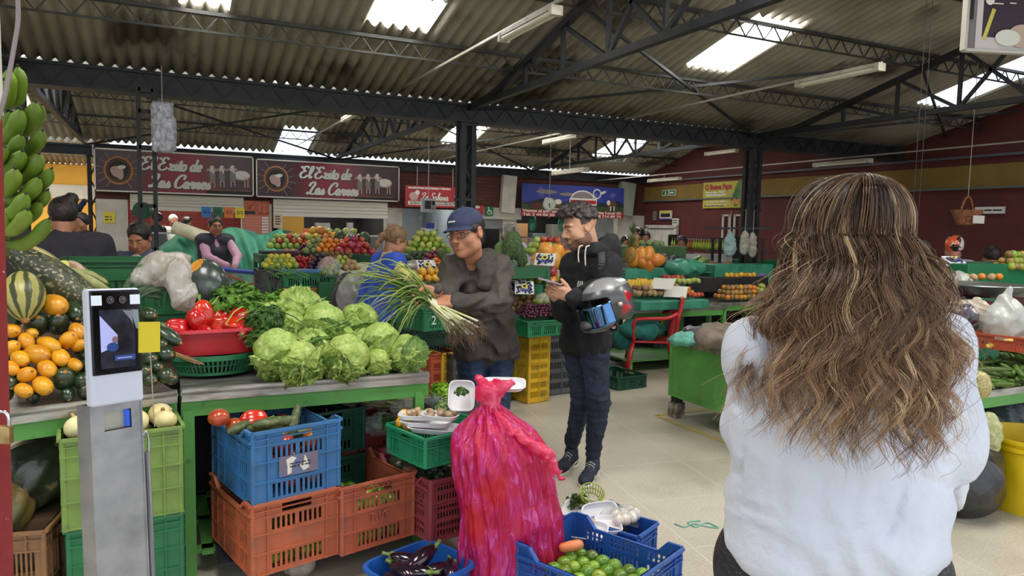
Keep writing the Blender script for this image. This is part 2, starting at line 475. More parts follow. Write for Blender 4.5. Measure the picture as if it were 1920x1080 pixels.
for Y in (20.8,19.6):purlin(Y,3+SL*(22-Y)-.02,-9,-1.2)

def truss(X,Ya,Yb,zr,zbot,slopeY):
 """triangular truss spanning a bay in Y, flat bottom chord"""
 b=MB();Ym=slopeY
 top=lambda Y:zr(Y)-.22
 N_=10;ys=[Ya+(Yb-Ya)*i/N_ for i in range(N_+1)]
 for i in range(N_):
  b.bar((X,ys[i],max(top(ys[i]),zbot)),(X,ys[i+1],max(top(ys[i+1]),zbot)),.07,.06)
 b.bar((X,Ya,zbot),(X,Yb,zbot),.065,.06)
 for i in range(1,N_):
  zt=max(top(ys[i]),zbot+.03)
  b.bar((X,ys[i],zbot),(X,ys[i],zt),.035)
  j=i-1 if ys[i]>Ym else i+1
  if 0<=j<=N_:b.bar((X,ys[i],zt),(X,ys[j if ys[i]<Ym else i-1],zbot) if ys[i]>Ym else (X,ys[i+1],zbot),.035)
 return struct(b.obj('roof_truss',M_steel))
for X in (-1.2,3.28,7.8,12.3):truss(X,.6,8.0,zA,2.97,4.35)
for X in (-1.2,3.28,7.8):truss(X,8.3,15.0,zB,2.95,11.6)
# sway rods crossing between trusses
def rod(a,b_,w=.03):return struct(MB().bar(a,b_,w).obj('sway_brace',M_steel))
rod((3.28,8.0,2.95),(7.8,5.5,3.55));rod((3.28,5.5,3.5),(7.8,8.0,2.95));rod((7.8,8,2.95),(12.3,5.5,3.55));rod((7.8,5.5,3.5),(12.3,8,2.95))
rod((-1.2,15,2.9),(3.28,11.6,3.6));rod((-1.2,11.6,3.6),(3.28,15,2.9));rod((3.28,15,2.9),(7.8,11.6,3.6));rod((3.28,11.6,3.6),(7.8,15,2.9))
rod((-1.2,8.2,2.9),(3.28,11.6,3.5))

def column(X,Y,z1=2.8,w=.13):
 b=MB()
 for sx in (-1,1):
  for sy in (-1,1):b.box((X+sx*w/2,Y+sy*w/2,z1/2),(.06,.06,z1))
 z=.1;k=1
 while z<z1-.3:
  for s in (-1,1):
   b.bar((X-w/2*k,Y+s*w/2,z),(X+w/2*k,Y+s*w/2,z+.28),.018);b.bar((X+s*w/2,Y-w/2*k,z),(X+s*w/2,Y+w/2*k,z+.28),.018)
  z+=.28;k=-k
 for z in (.02,z1-.02,1.9):b.box((X,Y,z),(w+.08,w+.08,.03))
 return struct(b.obj('column',M_steel))
for X in (-1.2,3.28,7.8):column(X,8.05)
column(-1.1,15.35,2.75,.12)

# walls
M_brick=bpy.data.materials.new('brick_wall');M_brick.use_nodes=True
def _brick(m,c1,c2,mo,w=.26,h=.075,rough=.85,rot=(PI/2,0,0)):
 nt=m.node_tree;N=nt.nodes;L=nt.links;b=N['Principled BSDF'];tc=N.new('ShaderNodeTexCoord');mp=N.new('ShaderNodeMapping')
 mp.inputs['Rotation'].default_value=rot;L.new(tc.outputs['Object'],mp.inputs['Vector'])
 br=N.new('ShaderNodeTexBrick');br.inputs['Scale'].default_value=1;br.inputs['Brick Width'].default_value=w;br.inputs['Row Height'].default_value=h;br.inputs['Mortar Size'].default_value=.006
 for k,c in (('Color1',c1),('Color2',c2),('Mortar',mo)):br.inputs[k].default_value=(*c,1)
 L.new(mp.outputs[0],br.inputs['Vector']);L.new(br.outputs['Color'],b.inputs['Base Color']);b.inputs['Roughness'].default_value=rough
 bp=N.new('ShaderNodeBump');bp.inputs['Strength'].default_value=.5;bp.inputs['Distance'].default_value=.01;bp.invert=True;L.new(br.outputs['Fac'],bp.inputs['Height']);L.new(bp.outputs[0],b.inputs['Normal'])
_brick(M_brick,srgb(98,52,44),srgb(84,44,38),srgb(60,36,32))
M_wbrick=bpy.data.materials.new('white_brick');M_wbrick.use_nodes=True
_brick(M_wbrick,srgb(196,192,180),srgb(186,182,170),srgb(150,147,138))
M_rbrick=bpy.data.materials.new('red_brick');M_rbrick.use_nodes=True
_brick(M_rbrick,srgb(128,50,48),srgb(114,44,42),srgb(104,34,32),.3,.09)
M_red=mat('red_paint',srgb(96,43,40),.8,srgb(84,37,35),1.5,bump=.1,bscale=14)
M_yel=mat('yellow_paint',srgb(134,108,48),.8,srgb(120,96,42),2)
M_wht=mat('white_paint',srgb(205,202,192),.6,srgb(182,178,166),3)
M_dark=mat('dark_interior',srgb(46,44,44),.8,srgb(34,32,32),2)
M_gry=mat('grey_wall',srgb(130,134,134),.7,srgb(112,116,116),2)

def wallbox(name,x0,x1,y0,y1,z0,z1,m):return struct(MB().box(((x0+x1)/2,(y0+y1)/2,(z0+z1)/2),(x1-x0,y1-y0,z1-z0)).obj(name,m))
# right-hand wall with its yellow band, gables included
def red_wall():
 b=MB();pts=[(.6,0),(17.6,0),(17.6,2.9),(15.05,2.9),(11.6,3.9),(8.2,3.02),(4.35,4.0),(.6,3.02)]
 b.add([(11,p[0],p[1]) for p in pts]+[(11.2,p[0],p[1]) for p in pts],[tuple(range(8)),tuple(range(15,7,-1))]+[(i,(i+1)%8,(i+1)%8+8,i+8) for i in range(8)])
 struct(b.obj('wall_right',M_red))
 struct(MB().box((10.985,8.0,2.49),(.03,14.0,.335)).obj('trim_1',M_yel))
 struct(MB().bar((10.94,1,2.31),(10.94,15,2.31),.03).obj('trim_2',mat('pipe_green_grey',srgb(92,104,98),.5)))
 struct(MB().bar((10.94,1,2.78),(10.94,15,2.78),.035).obj('trim_3',mat('pipe_grey',srgb(88,92,94),.5)))
red_wall()
wallbox('wall_left',-6.2,-6.0,.6,22,0,3.0,M_wht)
# back wall: upper brick strip, piers, and shop openings beneath
def bw(x0,x1,z0,z1,m,y0=15.0,y1=15.18):b=MB().box(((x0+x1)/2,(y0+y1)/2,(z0+z1)/2),(x1-x0,y1-y0,z1-z0));return b
def back_wall():
 b=MB()
 def q(x0,x1,z0,z1,m):b.box(((x0+x1)/2,15.09,(z0+z1)/2),(x1-x0,.18,z1-z0),m=m)
 q(-1.05,11.0,1.95,2.75,M_brick) # upper strip behind the signs
 q(-1.05,-.55,0,1.95,M_wht);q(1.42,1.98,0,1.95,M_wht);q(4.3,4.66,0,1.95,M_wht)
 q(6.0,6.35,0,1.95,M_wht);q(7.05,7.4,0,1.95,M_wbrick);q(6.35,7.05,0,.9,M_wht);q(6.35,7.05,1.55,1.95,M_gry)
 q(10.2,11.0,0,1.95,M_wht)
 struct(b.obj('wall_back'))
back_wall()
struct(MB().box((6.75,14.97,1.9),(1.5,.04,.26)).obj('trim_4',M_wht))
struct(MB().box((7.12,14.9,2.34),(.34,.12,.84),R=Matrix.Rotation(.06,3,"Y")).obj("trim_5",M_wht))
struct(MB().box((10.35,14.9,2.35),(.42,.14,.8),R=Matrix.Rotation(.1,3,'Y')).obj('trim_6',mat('pale_green_wall',srgb(150,156,142),.7)))
# rooms behind the openings
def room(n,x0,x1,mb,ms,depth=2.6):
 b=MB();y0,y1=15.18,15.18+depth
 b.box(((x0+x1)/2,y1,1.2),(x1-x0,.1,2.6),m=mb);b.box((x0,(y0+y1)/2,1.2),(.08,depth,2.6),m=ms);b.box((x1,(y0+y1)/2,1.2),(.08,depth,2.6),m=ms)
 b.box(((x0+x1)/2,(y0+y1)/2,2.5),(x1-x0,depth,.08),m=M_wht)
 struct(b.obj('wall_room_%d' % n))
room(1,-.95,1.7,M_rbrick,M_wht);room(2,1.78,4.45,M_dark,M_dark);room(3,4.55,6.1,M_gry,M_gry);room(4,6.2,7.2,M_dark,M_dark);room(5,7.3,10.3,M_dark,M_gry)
def dlight(X,Y,Z,w,sx=.5,sy=.5,col=(1,.97,.9)):
 l=bpy.data.lights.new('ceiling_lamp','AREA');l.shape='RECTANGLE';l.size=sx;l.size_y=sy;l.energy=w;l.color=col
 o=bpy.data.objects.new('ceiling_lamp',l);COL.objects.link(o);o.location=(X,Y,Z)
dlight(.3,16.2,2.42,30);dlight(3.1,16.2,2.42,26);dlight(5.3,16.0,2.42,25,col=(.9,.96,1));dlight(8.6,16.2,2.42,24);dlight(6.7,16,2.42,8)
# roller shutter housings and the white frames of the first two shops
def shutter(x0,x1,z0,z1,n):
 b=MB();b.grid(lambda u,v:Vector((x0+(x1-x0)*u,14.93+.012*math.cos(v*n*2*PI),z0+(z1-z0)*v)),1,n*6)
 b.box(((x0+x1)/2,14.93,z0-.03),(x1-x0,.05,.07))
 return b
for i,(x0,x1) in enumerate(((-.5,1.45),(2.0,4.32))):
 sh=shutter(x0,x1,1.83 if i==0 else 1.78,2.06,4).obj('roller_shutter',mat('shutter_white',srgb(214,211,198),.5));tag(sh,['white roller shutter rolled up above the counter with coloured notes','white roller shutter rolled up above the meat counter'][i],'shutter')
# neighbouring hall seen at the left edge
wallbox('wall_side_hall',-9,-1.0,22,22.2,0,3.0,mat('warm_yellow',srgb(232,176,70),.7))
wallbox('wall_side_hall_partition',-1.1,-1.0,15.6,22,0,2.6,M_wht)
dlight(-3.2,19,2.8,60,1.5,.5,(1,.93,.8))
wallbox('trim_7',-6,-1.2,21.9,21.98,2.1,2.45,M_wht)

# yellow lines painted on the floor round the cart
b=MB()
for a,c in (((3.79,4.9),(3.79,2.6)),((3.79,4.9),(4.9,4.9))):
 b.bar((*a,.003),(*c,.003),.05,.002)
struct(b.obj('floor_marking',mat('floor_yellow',srgb(196,168,84),.7,srgb(178,162,118),9)))

# ------------------------------------------------------------------ fluorescent fittings and conduit
M_cond=mat('conduit',srgb(176,172,160),.45,metal=.3);M_tube=mat('unlit_tube',srgb(236,232,214),.3,coat=.4);M_hous=mat('fitting_white',srgb(202,198,180),.5,srgb(170,165,146),9)
def conduit(X,z,Y0,Y1):return tag(MB().bar((X,Y0,z),(X,Y1,z),.02).obj('conduit',M_cond),None,'pipe')
lights=[(2.42,3.06,(990,50),.82,'long white fluorescent fitting nearest the camera, under the big skylight'),(2.42,3.06,(660,218),.95,'white fluorescent fitting on the conduit left of the steel column'),(2.42,3.06,(537,280),.6,'small white fluorescent fitting above the second butcher sign'),
(5.45,2.98,(1570,145),.85,'long white fluorescent fitting hanging above the long-haired woman'),(5.45,2.98,(1052,262),1.0,'white fluorescent fitting right of the steel column, below the beam'),(5.45,2.98,(1068,323),.9,'fluorescent fitting above the blue cattle billboard'),
(9.5,2.72,(1245,338),1.0,'white fluorescent fitting on the conduit before the yellow band'),(9.5,2.72,(1578,307),1.0,'fluorescent fitting on the far conduit above the woman\'s head'),(9.5,2.72,(1352,287),.8,'dim fluorescent fitting tucked under the beam by the second column')]
for X,z in ((2.42,3.1),(5.45,3.02),(9.5,2.76)):
 tag(conduit(X,z,4.2 if X<9 else 4.0,14.9),{2.42:'thin grey conduit running above the lettuces to the butcher shop',5.45:'thin conduit crossing the roof right of the column',9.5:'thin conduit along the red wall'}[X],'conduit')
for X,z,(px,py),L_,lab in lights:
 p=gx(px,py,X);e=empty('fluorescent_light',(X,p.y,p.z),0,lab,'ceiling light','fluorescent fittings under the roof')
 b=MB();b.box((0,0,.03),(.085,L_,.03));b.box((0,-L_/2,.01),(.09,.04,.065));b.box((0,L_/2,.01),(.09,.04,.065));b.obj('housing',M_hous,e)
 for s in (-.022,.022):MB().cyl((s,-L_/2+.03,0),(s,L_/2-.03,0),.017,seg=10).obj('tube',M_tube,e,smooth=40)
 if abs(p.z-z)>.03:MB().bar((0,0,.05),(0,0,max(z+.04-p.z,.06)),.008).obj('hanger',M_cond,e)
# ------------------------------------------------------------------ signs
def catmull(P,n=6):
 P=[Vector(p) for p in P]
 if len(P)<3:return P
 Q=[P[0]*2-P[1]]+P+[P[-1]*2-P[-2]];out=[]
 for i in range(1,len(Q)-2):
  for k in range(n):
   t=k/n;a,b,c,d=Q[i-1],Q[i],Q[i+1],Q[i+2]
   out.append(.5*((2*b)+(c-a)*t+(2*a-5*b+4*c-d)*t*t+(3*b-a-3*c+d)*t**3))
 out.append(P[-1]);return out
GLY={'E':(1.45,[[(1.3,1.65),(1.05,2.0),(.6,1.9),(.5,1.4),(1.0,1.15)],[(1.0,1.15),(.35,.95),(.1,.45),(.45,0),(1.0,.1),(1.35,.5)],[(.6,1.9),(.2,1.75),(-.1,2.0)]]),
'L':(1.35,[[(.2,1.3),(.35,1.8),(.85,2.05),(1.05,1.7),(.75,1.0),(.5,.3),(.15,.05),(.1,.25),(.45,.25),(.9,0),(1.4,.2)]]),
'C':(1.35,[[(1.2,1.35),(1.35,1.8),(1.0,2.05),(.5,1.7),(.2,.95),(.3,.25),(.75,0),(1.2,.25),(1.4,.5)]]),
'l':(.62,[[(.1,.3),(.5,1.2),(.6,1.9),(.4,2.0),(.25,1.5),(.2,.4),(.4,0),(.7,.3)]]),
'x':(.85,[[(.1,.8),(.3,1),(.45,.7),(.5,.2),(.7,0),(.9,.2)],[(.9,.95),(.5,.5),(.1,.05)]]),
'i':(.55,[[(.1,.4),(.3,1),(.25,.3),(.4,0),(.65,.3)],[(.33,1.4),(.38,1.48)]]),
't':(.55,[[(.1,.4),(.4,1.6),(.25,.4),(.4,0),(.65,.3)],[(.05,1.15),(.6,1.2)]]),
'o':(.85,[[(.6,.95),(.3,1),(.1,.5),(.3,0),(.6,.1),(.7,.6),(.5,.95),(.85,.8)]]),
'd':(.98,[[(.65,.85),(.35,1),(.1,.5),(.3,0),(.6,.3),(.8,1.3),(.85,2.0)],[(.8,1.3),(.65,.3),(.8,0),(1.0,.3)]]),
'e':(.72,[[(.15,.45),(.6,.6),(.6,.95),(.35,1),(.12,.5),(.35,0),(.75,.25)]]),
'a':(.9,[[(.65,.85),(.35,1),(.1,.5),(.3,0),(.55,.3),(.7,.95)],[(.7,.95),(.6,.3),(.75,0),(.95,.3)]]),
's':(.68,[[(.05,.2),(.45,.95),(.4,.75),(.6,.3),(.4,0),(.1,.1)]]),
'r':(.75,[[(.1,.4),(.25,1.0),(.35,.85),(.6,.95),(.5,.4),(.55,0),(.8,.3)]]),
'n':(.88,[[(.1,0),(.25,.95),(.2,.3),(.5,.95),(.6,.8),(.5,.2),(.65,0),(.9,.3)]]),
'b':(.75,[[(.1,.3),(.45,1.3),(.5,2),(.3,1.9),(.2,.3),(.35,0),(.65,.2),(.6,.8),(.35,.85)]]),
'S':(1.15,[[(1.1,1.6),(.9,2.0),(.5,1.9),(.4,1.4),(.85,.9),(.85,.3),(.4,0),(.05,.35)]]),
'F':(1.1,[[(.2,1.7),(.5,1.95),(1.3,2.0)],[(.8,1.95),(.6,.8),(.4,.1),(.1,.1)],[(.35,1.05),(1.0,1.1)]]),' ':(.5,[])}
def script(b,txt,x,y,s,w,m,z=.004,slant=.25,rise=0.0,xs=1.0):
 """brush lettering as flat ribbons"""
 ox=x
 for ch in txt:
  adv,strokes=GLY[ch]
  for st in strokes:
   z+=.00015
   P=[Vector((x+(p[0]*xs+slant*p[1])*s,y+p[1]*s+(x-ox)*rise,0)) for p in st];C_=catmull([(p.x,p.y,0) for p in P],5);n=len(C_)
   vs=[]
   for i,p in enumerate(C_):
    d=(C_[min(i+1,n-1)]-C_[max(i-1,0)]).normalized();nn=Vector((-d.y,d.x,0));ww=w*(.55+.6*abs(d.y))*(.6 if i in (0,n-1) else 1)
    zz=Vector((0,0,z+i*.00006));vs+=[p+nn*ww/2+zz,p-nn*ww/2+zz]
   b.add(vs,[(2*i,2*i+1,2*i+3,2*i+2) for i in range(n-1)],m)
  x+=adv*s*xs
 return x
class Art:
 """flat artwork in sign coordinates (x right, y up)"""
 def __init__(s):s.b=MB();s.z=.002
 def _z(s):s.z+=.0004;return s.z
 def rect(s,x0,y0,x1,y1,m):z=s._z();s.b.add([(x0,y0,z),(x1,y0,z),(x1,y1,z),(x0,y1,z)],[(0,1,2,3)],m)
 def poly(s,pts,m):z=s._z();s.b.add([(p[0],p[1],z) for p in pts],[tuple(range(len(pts)))],m)
 def disc(s,cx,cy,rx,ry,m,rot=0,n=24):
  c,q=math.cos(rot),math.sin(rot)
  s.poly([(cx+rx*math.cos(a)*c-ry*math.sin(a)*q,cy+rx*math.cos(a)*q+ry*math.sin(a)*c) for a in [2*PI*k/n for k in range(n)]],m)
 def ring(s,cx,cy,r0,r1,m,n=40,ry=1.0):
  z=s._z();vs=[]
  for k in range(n):a=2*PI*k/n;vs+=[(cx+r0*math.cos(a),cy+r0*ry*math.sin(a),z),(cx+r1*math.cos(a),cy+r1*ry*math.sin(a),z)]
  s.b.add(vs,[(2*k,2*k+1,(2*k+3)%(2*n),(2*k+2)%(2*n)) for k in range(n)],m)
 def line(s,x0,y0,x1,y1,w,m):
  d=Vector((x1-x0,y1-y0)).normalized();nx,ny=-d.y*w/2,d.x*w/2
  s.poly([(x0+nx,y0+ny),(x0-nx,y0-ny),(x1-nx,y1-ny),(x1+nx,y1+ny)],m)
 def obj(s,name,M,parent):
  me=s.b.mesh(name);me.transform(M);return link(name,me,parent)
def lines(a,x0,x1,y,h,n,m,seed=1,gap=.3):
 """rows of tiny unreadable print"""
 r=random.Random(seed)
 for i in range(n):
  yy=y-i*h;x=x0
  while x<x1:
   w=min(r.uniform(.3,1.0)*h*3,x1-x);a.rect(x,yy,x+w,yy-h*(1-gap)*.6,m);x+=w+h*.4
C_w=mat('print_white',srgb(222,220,210),.6);C_k=mat('print_black',srgb(36,34,34),.6);C_r=mat('print_red',srgb(168,40,50),.5);C_g=mat('print_gold',srgb(170,112,62),.5)
C_gr=mat('print_grey',srgb(132,126,122),.6);C_y=mat('print_yellow',srgb(206,196,92),.6);C_gn=mat('print_green',srgb(40,110,66),.6);C_bl=mat('print_blue',srgb(54,70,158),.6);C_pk=mat('print_pinkish',srgb(190,158,150),.6);C_br=mat('print_brown',srgb(110,72,48),.6)
M_alu=mat('aluminium_frame',srgb(196,190,178),.4,metal=.4)
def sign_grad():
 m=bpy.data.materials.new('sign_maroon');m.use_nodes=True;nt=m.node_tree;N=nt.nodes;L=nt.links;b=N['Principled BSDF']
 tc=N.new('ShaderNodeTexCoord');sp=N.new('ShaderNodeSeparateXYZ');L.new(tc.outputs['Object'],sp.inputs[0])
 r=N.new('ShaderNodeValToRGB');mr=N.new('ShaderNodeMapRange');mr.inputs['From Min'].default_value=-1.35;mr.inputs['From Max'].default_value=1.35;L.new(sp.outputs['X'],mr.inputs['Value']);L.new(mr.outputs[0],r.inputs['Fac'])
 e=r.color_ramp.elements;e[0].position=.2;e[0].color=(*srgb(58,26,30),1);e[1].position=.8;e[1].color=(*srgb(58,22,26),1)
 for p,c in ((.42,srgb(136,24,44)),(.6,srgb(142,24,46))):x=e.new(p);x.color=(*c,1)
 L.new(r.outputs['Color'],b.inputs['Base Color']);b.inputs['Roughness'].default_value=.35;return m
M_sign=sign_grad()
def cow(a,x,y,s,full=True):
 if full:a.disc(x+s*.55,y-s*.02,s*.62,s*.34,C_pk);a.disc(x+s*.62,y+s*.02,s*.5,s*.3,C_w);
 for k in (-.12,.12)+((.8,1.0) if full else ()):a.rect(x+k*s-.03*s,y-s*.85,x+k*s+.05*s,y-s*.1,C_pk)
 a.disc(x,y-s*.1,s*.2,s*.42,C_gr);a.disc(x-.02*s,y+s*.35,s*.17,s*.26,C_w,.2);a.disc(x-.25*s,y+s*.38,s*.16,s*.07,C_pk,.5);a.disc(x+.2*s,y+s*.4,s*.16,s*.07,C_pk,-.6);a.disc(x-.06*s,y+s*.18,s*.09,s*.09,C_gr)
 a.disc(x,y+s*.58,s*.12,s*.1,C_w)
def butcher_sign(x0,x1,z0,z1,lab):
 cx,cz=(x0+x1)/2,(z0+z1)/2;W,H=(x1-x0),(z1-z0)
 e=empty('shop_sign',(cx,14.85,cz),0,lab,'sign','maroon butcher signs')
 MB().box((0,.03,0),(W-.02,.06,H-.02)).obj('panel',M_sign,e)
 f=MB()
 for s in (-1,1):f.box((s*(W/2-.012),.02,0),(.025,.09,H));f.box((0,.02,s*(H/2-.012)),(W,.09,.025))
 f.obj('frame',M_alu,e)
 M=wallM((0,0,0));a=Art()
 cx_=-W/2+.38
 for k in range(16):
  t=2*PI*k/16+.2
  if abs(math.cos(t))>.3:a.line(cx_+.24*math.cos(t),.24*math.sin(t),cx_+(.34+.04*(k%2))*math.cos(t),(.34+.04*(k%2))*math.sin(t),.012,C_gr)
 a.disc(cx_,0,.235,.255,C_k,n=40);a.ring(cx_,0,.2,.235,C_g,ry=1.08);a.ring(cx_,0,.165,.18,C_br,ry=1.08)
 a.disc(cx_-.02,-.02,.1,.1,C_pk);a.disc(cx_+.02,-.08,.06,.08,C_pk,.3);a.disc(cx_+.05,.06,.07,.035,C_w,.2);a.disc(cx_-.06,.0,.07,.07,C_pk)
 a.obj('emblem',M,e);a=Art()
 for i,dx in enumerate((0,.17,.36)):cow(a,.6+dx,-.01+.012*i,.27,i==2)
 a.rect(.45,-.275,1.28,-.285,C_g);a.rect(.5,-.30,1.3,-.375,C_k)
 a.obj('cattle_picture',M,e)
 b=MB()
 for off,m,z in (((.012,-.012),C_k,.004),((0,0),C_w,.012)):
  script(b,'El Exito de',-.62+off[0],.045+off[1],.113,.043,m,z);script(b,'Las Carnes',-.48+off[0],-.275+off[1],.118,.045,m,z)
 me=b.mesh('lettering');me.transform(M);link('lettering',me,e)
 return e
butcher_sign(-1.05,1.63,2.08,2.845,'first maroon butcher sign from the left end, partly behind the steel scale ladder')
butcher_sign(1.67,4.54,2.075,2.815,'second maroon butcher sign, above the right-hand meat counter')

def board(name,x0,x1,z0,z1,m,lab,cat,y=14.9,fn=None,group=None):
 e=empty(name,((x0+x1)/2,y,(z0+z1)/2),0,lab,cat,group);W,H=x1-x0,z1-z0
 MB().box((0,.015,0),(W,.03,H)).obj('panel',m,e)
 if fn:
  a=Art();ex=fn(a,W,H) or [];a.obj('print',wallM((0,0,0)),e)
  for me in ex:link('lettering',me,e)
 return e
T=lambda s,size,m,x,y,W=None,al='LEFT',off=.004,sh=0:text_mesh(s,size,m,wallM((0,-.006,0))@Matrix.Translation((x,y,0)),sh,.001,al,off,1,'lettering',W)
def fn_sabana(a,W,H):
 a.rect(-W/2+.06,-H/2+.04,W/2-.15,-H/2+.12,C_w);lines(a,-W/2+.1,W/2-.2,-H/2+.11,.035,2,C_k,3)
 a.disc(-.48,.0,.1,.09,C_pk);a.disc(-.4,.08,.05,.05,C_w);
 for k in (-.54,-.46,-.42):a.rect(k,-.15,k+.02,-.03,C_pk)
 a.disc(.5,-.08,.08,.05,C_pk);a.disc(.52,.15,.04,.02,C_w)
 b=a.b;script(b,'La Sabana',-.33,-.07,.075,.02,C_w,.008);script(b,'Flor',.42,.02,.05,.014,C_w,.008)
 return [T('DISTRIBUIDORA DE CORDERO Y TERNERA',.045,C_w,-W/2+.06,H/2-.06,.95)]
board('shop_sign',4.6,5.92,1.98,2.42,C_r,'red sign with white script and a grazing lamb, left of the steel column','sign',14.6,fn_sabana)
for x_ in (-.4,.4):MB().bar((x_,.015,.2),(x_,.015,.62),.012).obj('hanger',M_cond,[o for o in bpy.data.objects if o.name.startswith('shop_sign')][-1])
def fn_flor(a,W,H):a.disc(0,.07,.07,.03,C_w);script(a.b,'or',-.1,-.08,.07,.022,C_w,.008)
board('shop_sign',6.2,6.52,1.85,2.06,C_r,'small red sign end reading or, just right of the steel column','sign',14.9,fn_flor)
def fn_wc(a,W,H):a.ring(.0,-.02,.04,.055,C_w,20);a.line(-.02,.07,-.01,.0,.016,C_w);a.line(-.01,.0,.04,-.0,.016,C_w);a.line(.04,0,.06,-.06,.014,C_w);a.disc(-.022,.085,.014,.014,C_w,n=10)
board('wheelchair_sign',6.56,6.76,1.84,2.04,C_gn,'green wheelchair symbol sign on the white strip','sign',14.9,fn_wc)
M_skyb=mat('billboard_sky',srgb(52,66,148),.5,srgb(120,128,180),3,(.6,.75));M_hill=mat('billboard_hill',srgb(44,52,44),.6,srgb(60,82,42),4)
def fn_carn(a,W,H):
 a.rect(-W/2,-.26,W/2,-.05,M_hill);a.poly([(-W/2,-.1),(-.8,.06),(-.3,-.02),(.3,.04),(.9,-.02),(1.2,.05),(W/2,-.02),(W/2,-.2),(-W/2,-.2)],mat('hill_dark',srgb(38,42,50),.7))
 a.rect(-W/2,-H/2,W/2,-.22,C_r);a.rect(-W/2,-.22,W/2,-.1,mat('billboard_grass',srgb(62,84,40),.7,srgb(44,60,36),8))
 a.disc(-.75,.2,.28,.05,C_gr);a.disc(-.2,.16,.22,.04,C_gr)
 a.disc(.22,.06,.33,.21,C_w);a.disc(.22,.06,.3,.18,C_gr);a.rect(-.14,-.08,.62,.08,C_w);a.rect(-.12,-.05,.6,.04,C_r);a.ring(.62,.2,.09,.12,C_w,24);a.disc(.8,.24,.08,.03,C_w,.4)
 a.disc(-.55,-.04,.22,.09,C_br);a.disc(-.75,0,.07,.07,C_w);a.disc(-.45,-.02,.09,.06,C_w);a.disc(-1.0,-.12,.16,.07,mat('cow_red',srgb(92,44,38),.7))
 for k in (-.7,-.62,-.42,-.36):a.rect(k,-.2,k+.03,-.08,C_br)
 a.disc(1.05,-.04,.13,.09,C_br);a.disc(.95,-.0,.05,.06,C_w);a.rect(1.0,-.2,1.03,-.08,C_w);a.rect(1.1,-.2,1.13,-.08,C_w);a.disc(.3,-.16,.06,.05,C_w);a.rect(-.6,-.2,.1,-.18,C_w)
 return [T('Ventas al por mayor y detal  Carnicerias Local 03',.085,C_w,-W/2+.03,-.275,W-.1,off=.003),T('Tel: 3 44 06 30 Cel: 310 58 0 06   318 714 89 70',.085,C_w,-W/2+.03,-.36,W-.1,off=.003)]
board('billboard',7.42,10.22,1.86,2.60,M_skyb,'wide blue billboard with cattle in a green field and a red text strip','sign',14.8,fn_carn)
# Q Buena Papa banner: on the red wall (looks toward -x)
def wall_board(name,y0,y1,z0,z1,m,lab,cat,fn=None,x=10.95,group=None):
 e=empty(name,(x,(y0+y1)/2,(z0+z1)/2),-PI/2,lab,cat,group);W,H=abs(y1-y0),z1-z0
 MB().box((0,.015,0),(W,.03,H)).obj('panel',m,e)
 if fn:
  a=Art();ex=fn(a,W,H) or [];a.obj('print',wallM((0,0,0)),e)
  for me in ex:link('lettering',me,e)
 return e
M_ban=mat('banner_yellow_green',srgb(176,168,60),.6,srgb(206,190,72),2)
def fn_papa(a,W,H):
 a.disc(.52,.02,.14,.3,mat('leaf_print',srgb(96,120,52),.6),-.3);a.disc(.42,-.05,.08,.2,C_gn,-.5)
 for x,y in ((.42,-.12),(.5,-.17),(.56,-.1),(.36,-.18)):a.disc(x,y,.06,.05,mat('fruit_print',srgb(200,150,70),.6))
 lines(a,-W/2+.1,.15,.02,.09,1,C_w,5);lines(a,-W/2+.12,.2,-.06,.07,3,C_w,6);lines(a,-W/2+.06,.1,-H/2+.06,.04,1,C_k,9)
 return [T('Q Buena Papa',.16,C_r,-W/2+.06,H/2-.16,.84,off=.006),T('Venta de Papa - Platano',.06,C_w,-W/2+.09,H/2-.24,.62),T('Cubios y otros más...',.06,C_w,-W/2+.12,-.02,.5)]
wall_board('banner',12.77,11.6,2.1,2.67,M_ban,'yellow-green potato stall banner on the red wall beside the second column','sign',fn_papa)
def fn_exit(a,W,H):a.rect(-W/2+.015,-H/2+.015,W/2-.015,H/2-.015,C_gn);a.rect(-.01,-.05,.03,.05,C_w);a.line(-.12,.04,-.12,-.04,.03,C_w);a.poly([(-.16,-.01),(-.08,-.01),(-.12,-.055)],C_w);a.rect(.05,-.02,.19,.02,C_w)
wall_board('exit_sign',14.22,13.72,2.42,2.56,C_w,'small green exit sign with a white down arrow on the yellow band','sign',fn_exit,10.93)
def fn_note(a,W,H):lines(a,-W/2+.03,W/2-.03,H/2-.04,.05,max(1,int((H-.05)/.05)),C_k,11)
def fn_logo(a,W,H):a.rect(-W/2,H/2-.06,W/2,H/2,C_y);a.rect(-W/2,-H/2,W/2,-H/2+.03,C_bl);a.rect(-W/2+.05,-.05,W/2-.05,.04,C_k)
wall_board('wall_notice',14.32,13.86,1.85,2.07,C_w,'white notice with yellow top and blue foot above the white panelled door','notice',fn_logo)
wall_board('wall_notice',14.58,14.46,1.84,2.06,C_gr,'narrow grey notice left of the yellow-topped notice','notice',fn_note)
wall_board('wall_notice',13.82,13.6,1.72,1.88,C_w,'small white notice with black lines under the yellow-topped notice','notice',fn_note)
wall_board('wall_notice',6.72,6.3,1.93,2.03,C_w,'small white notice on the red wall behind the hanging basket','notice',fn_note)
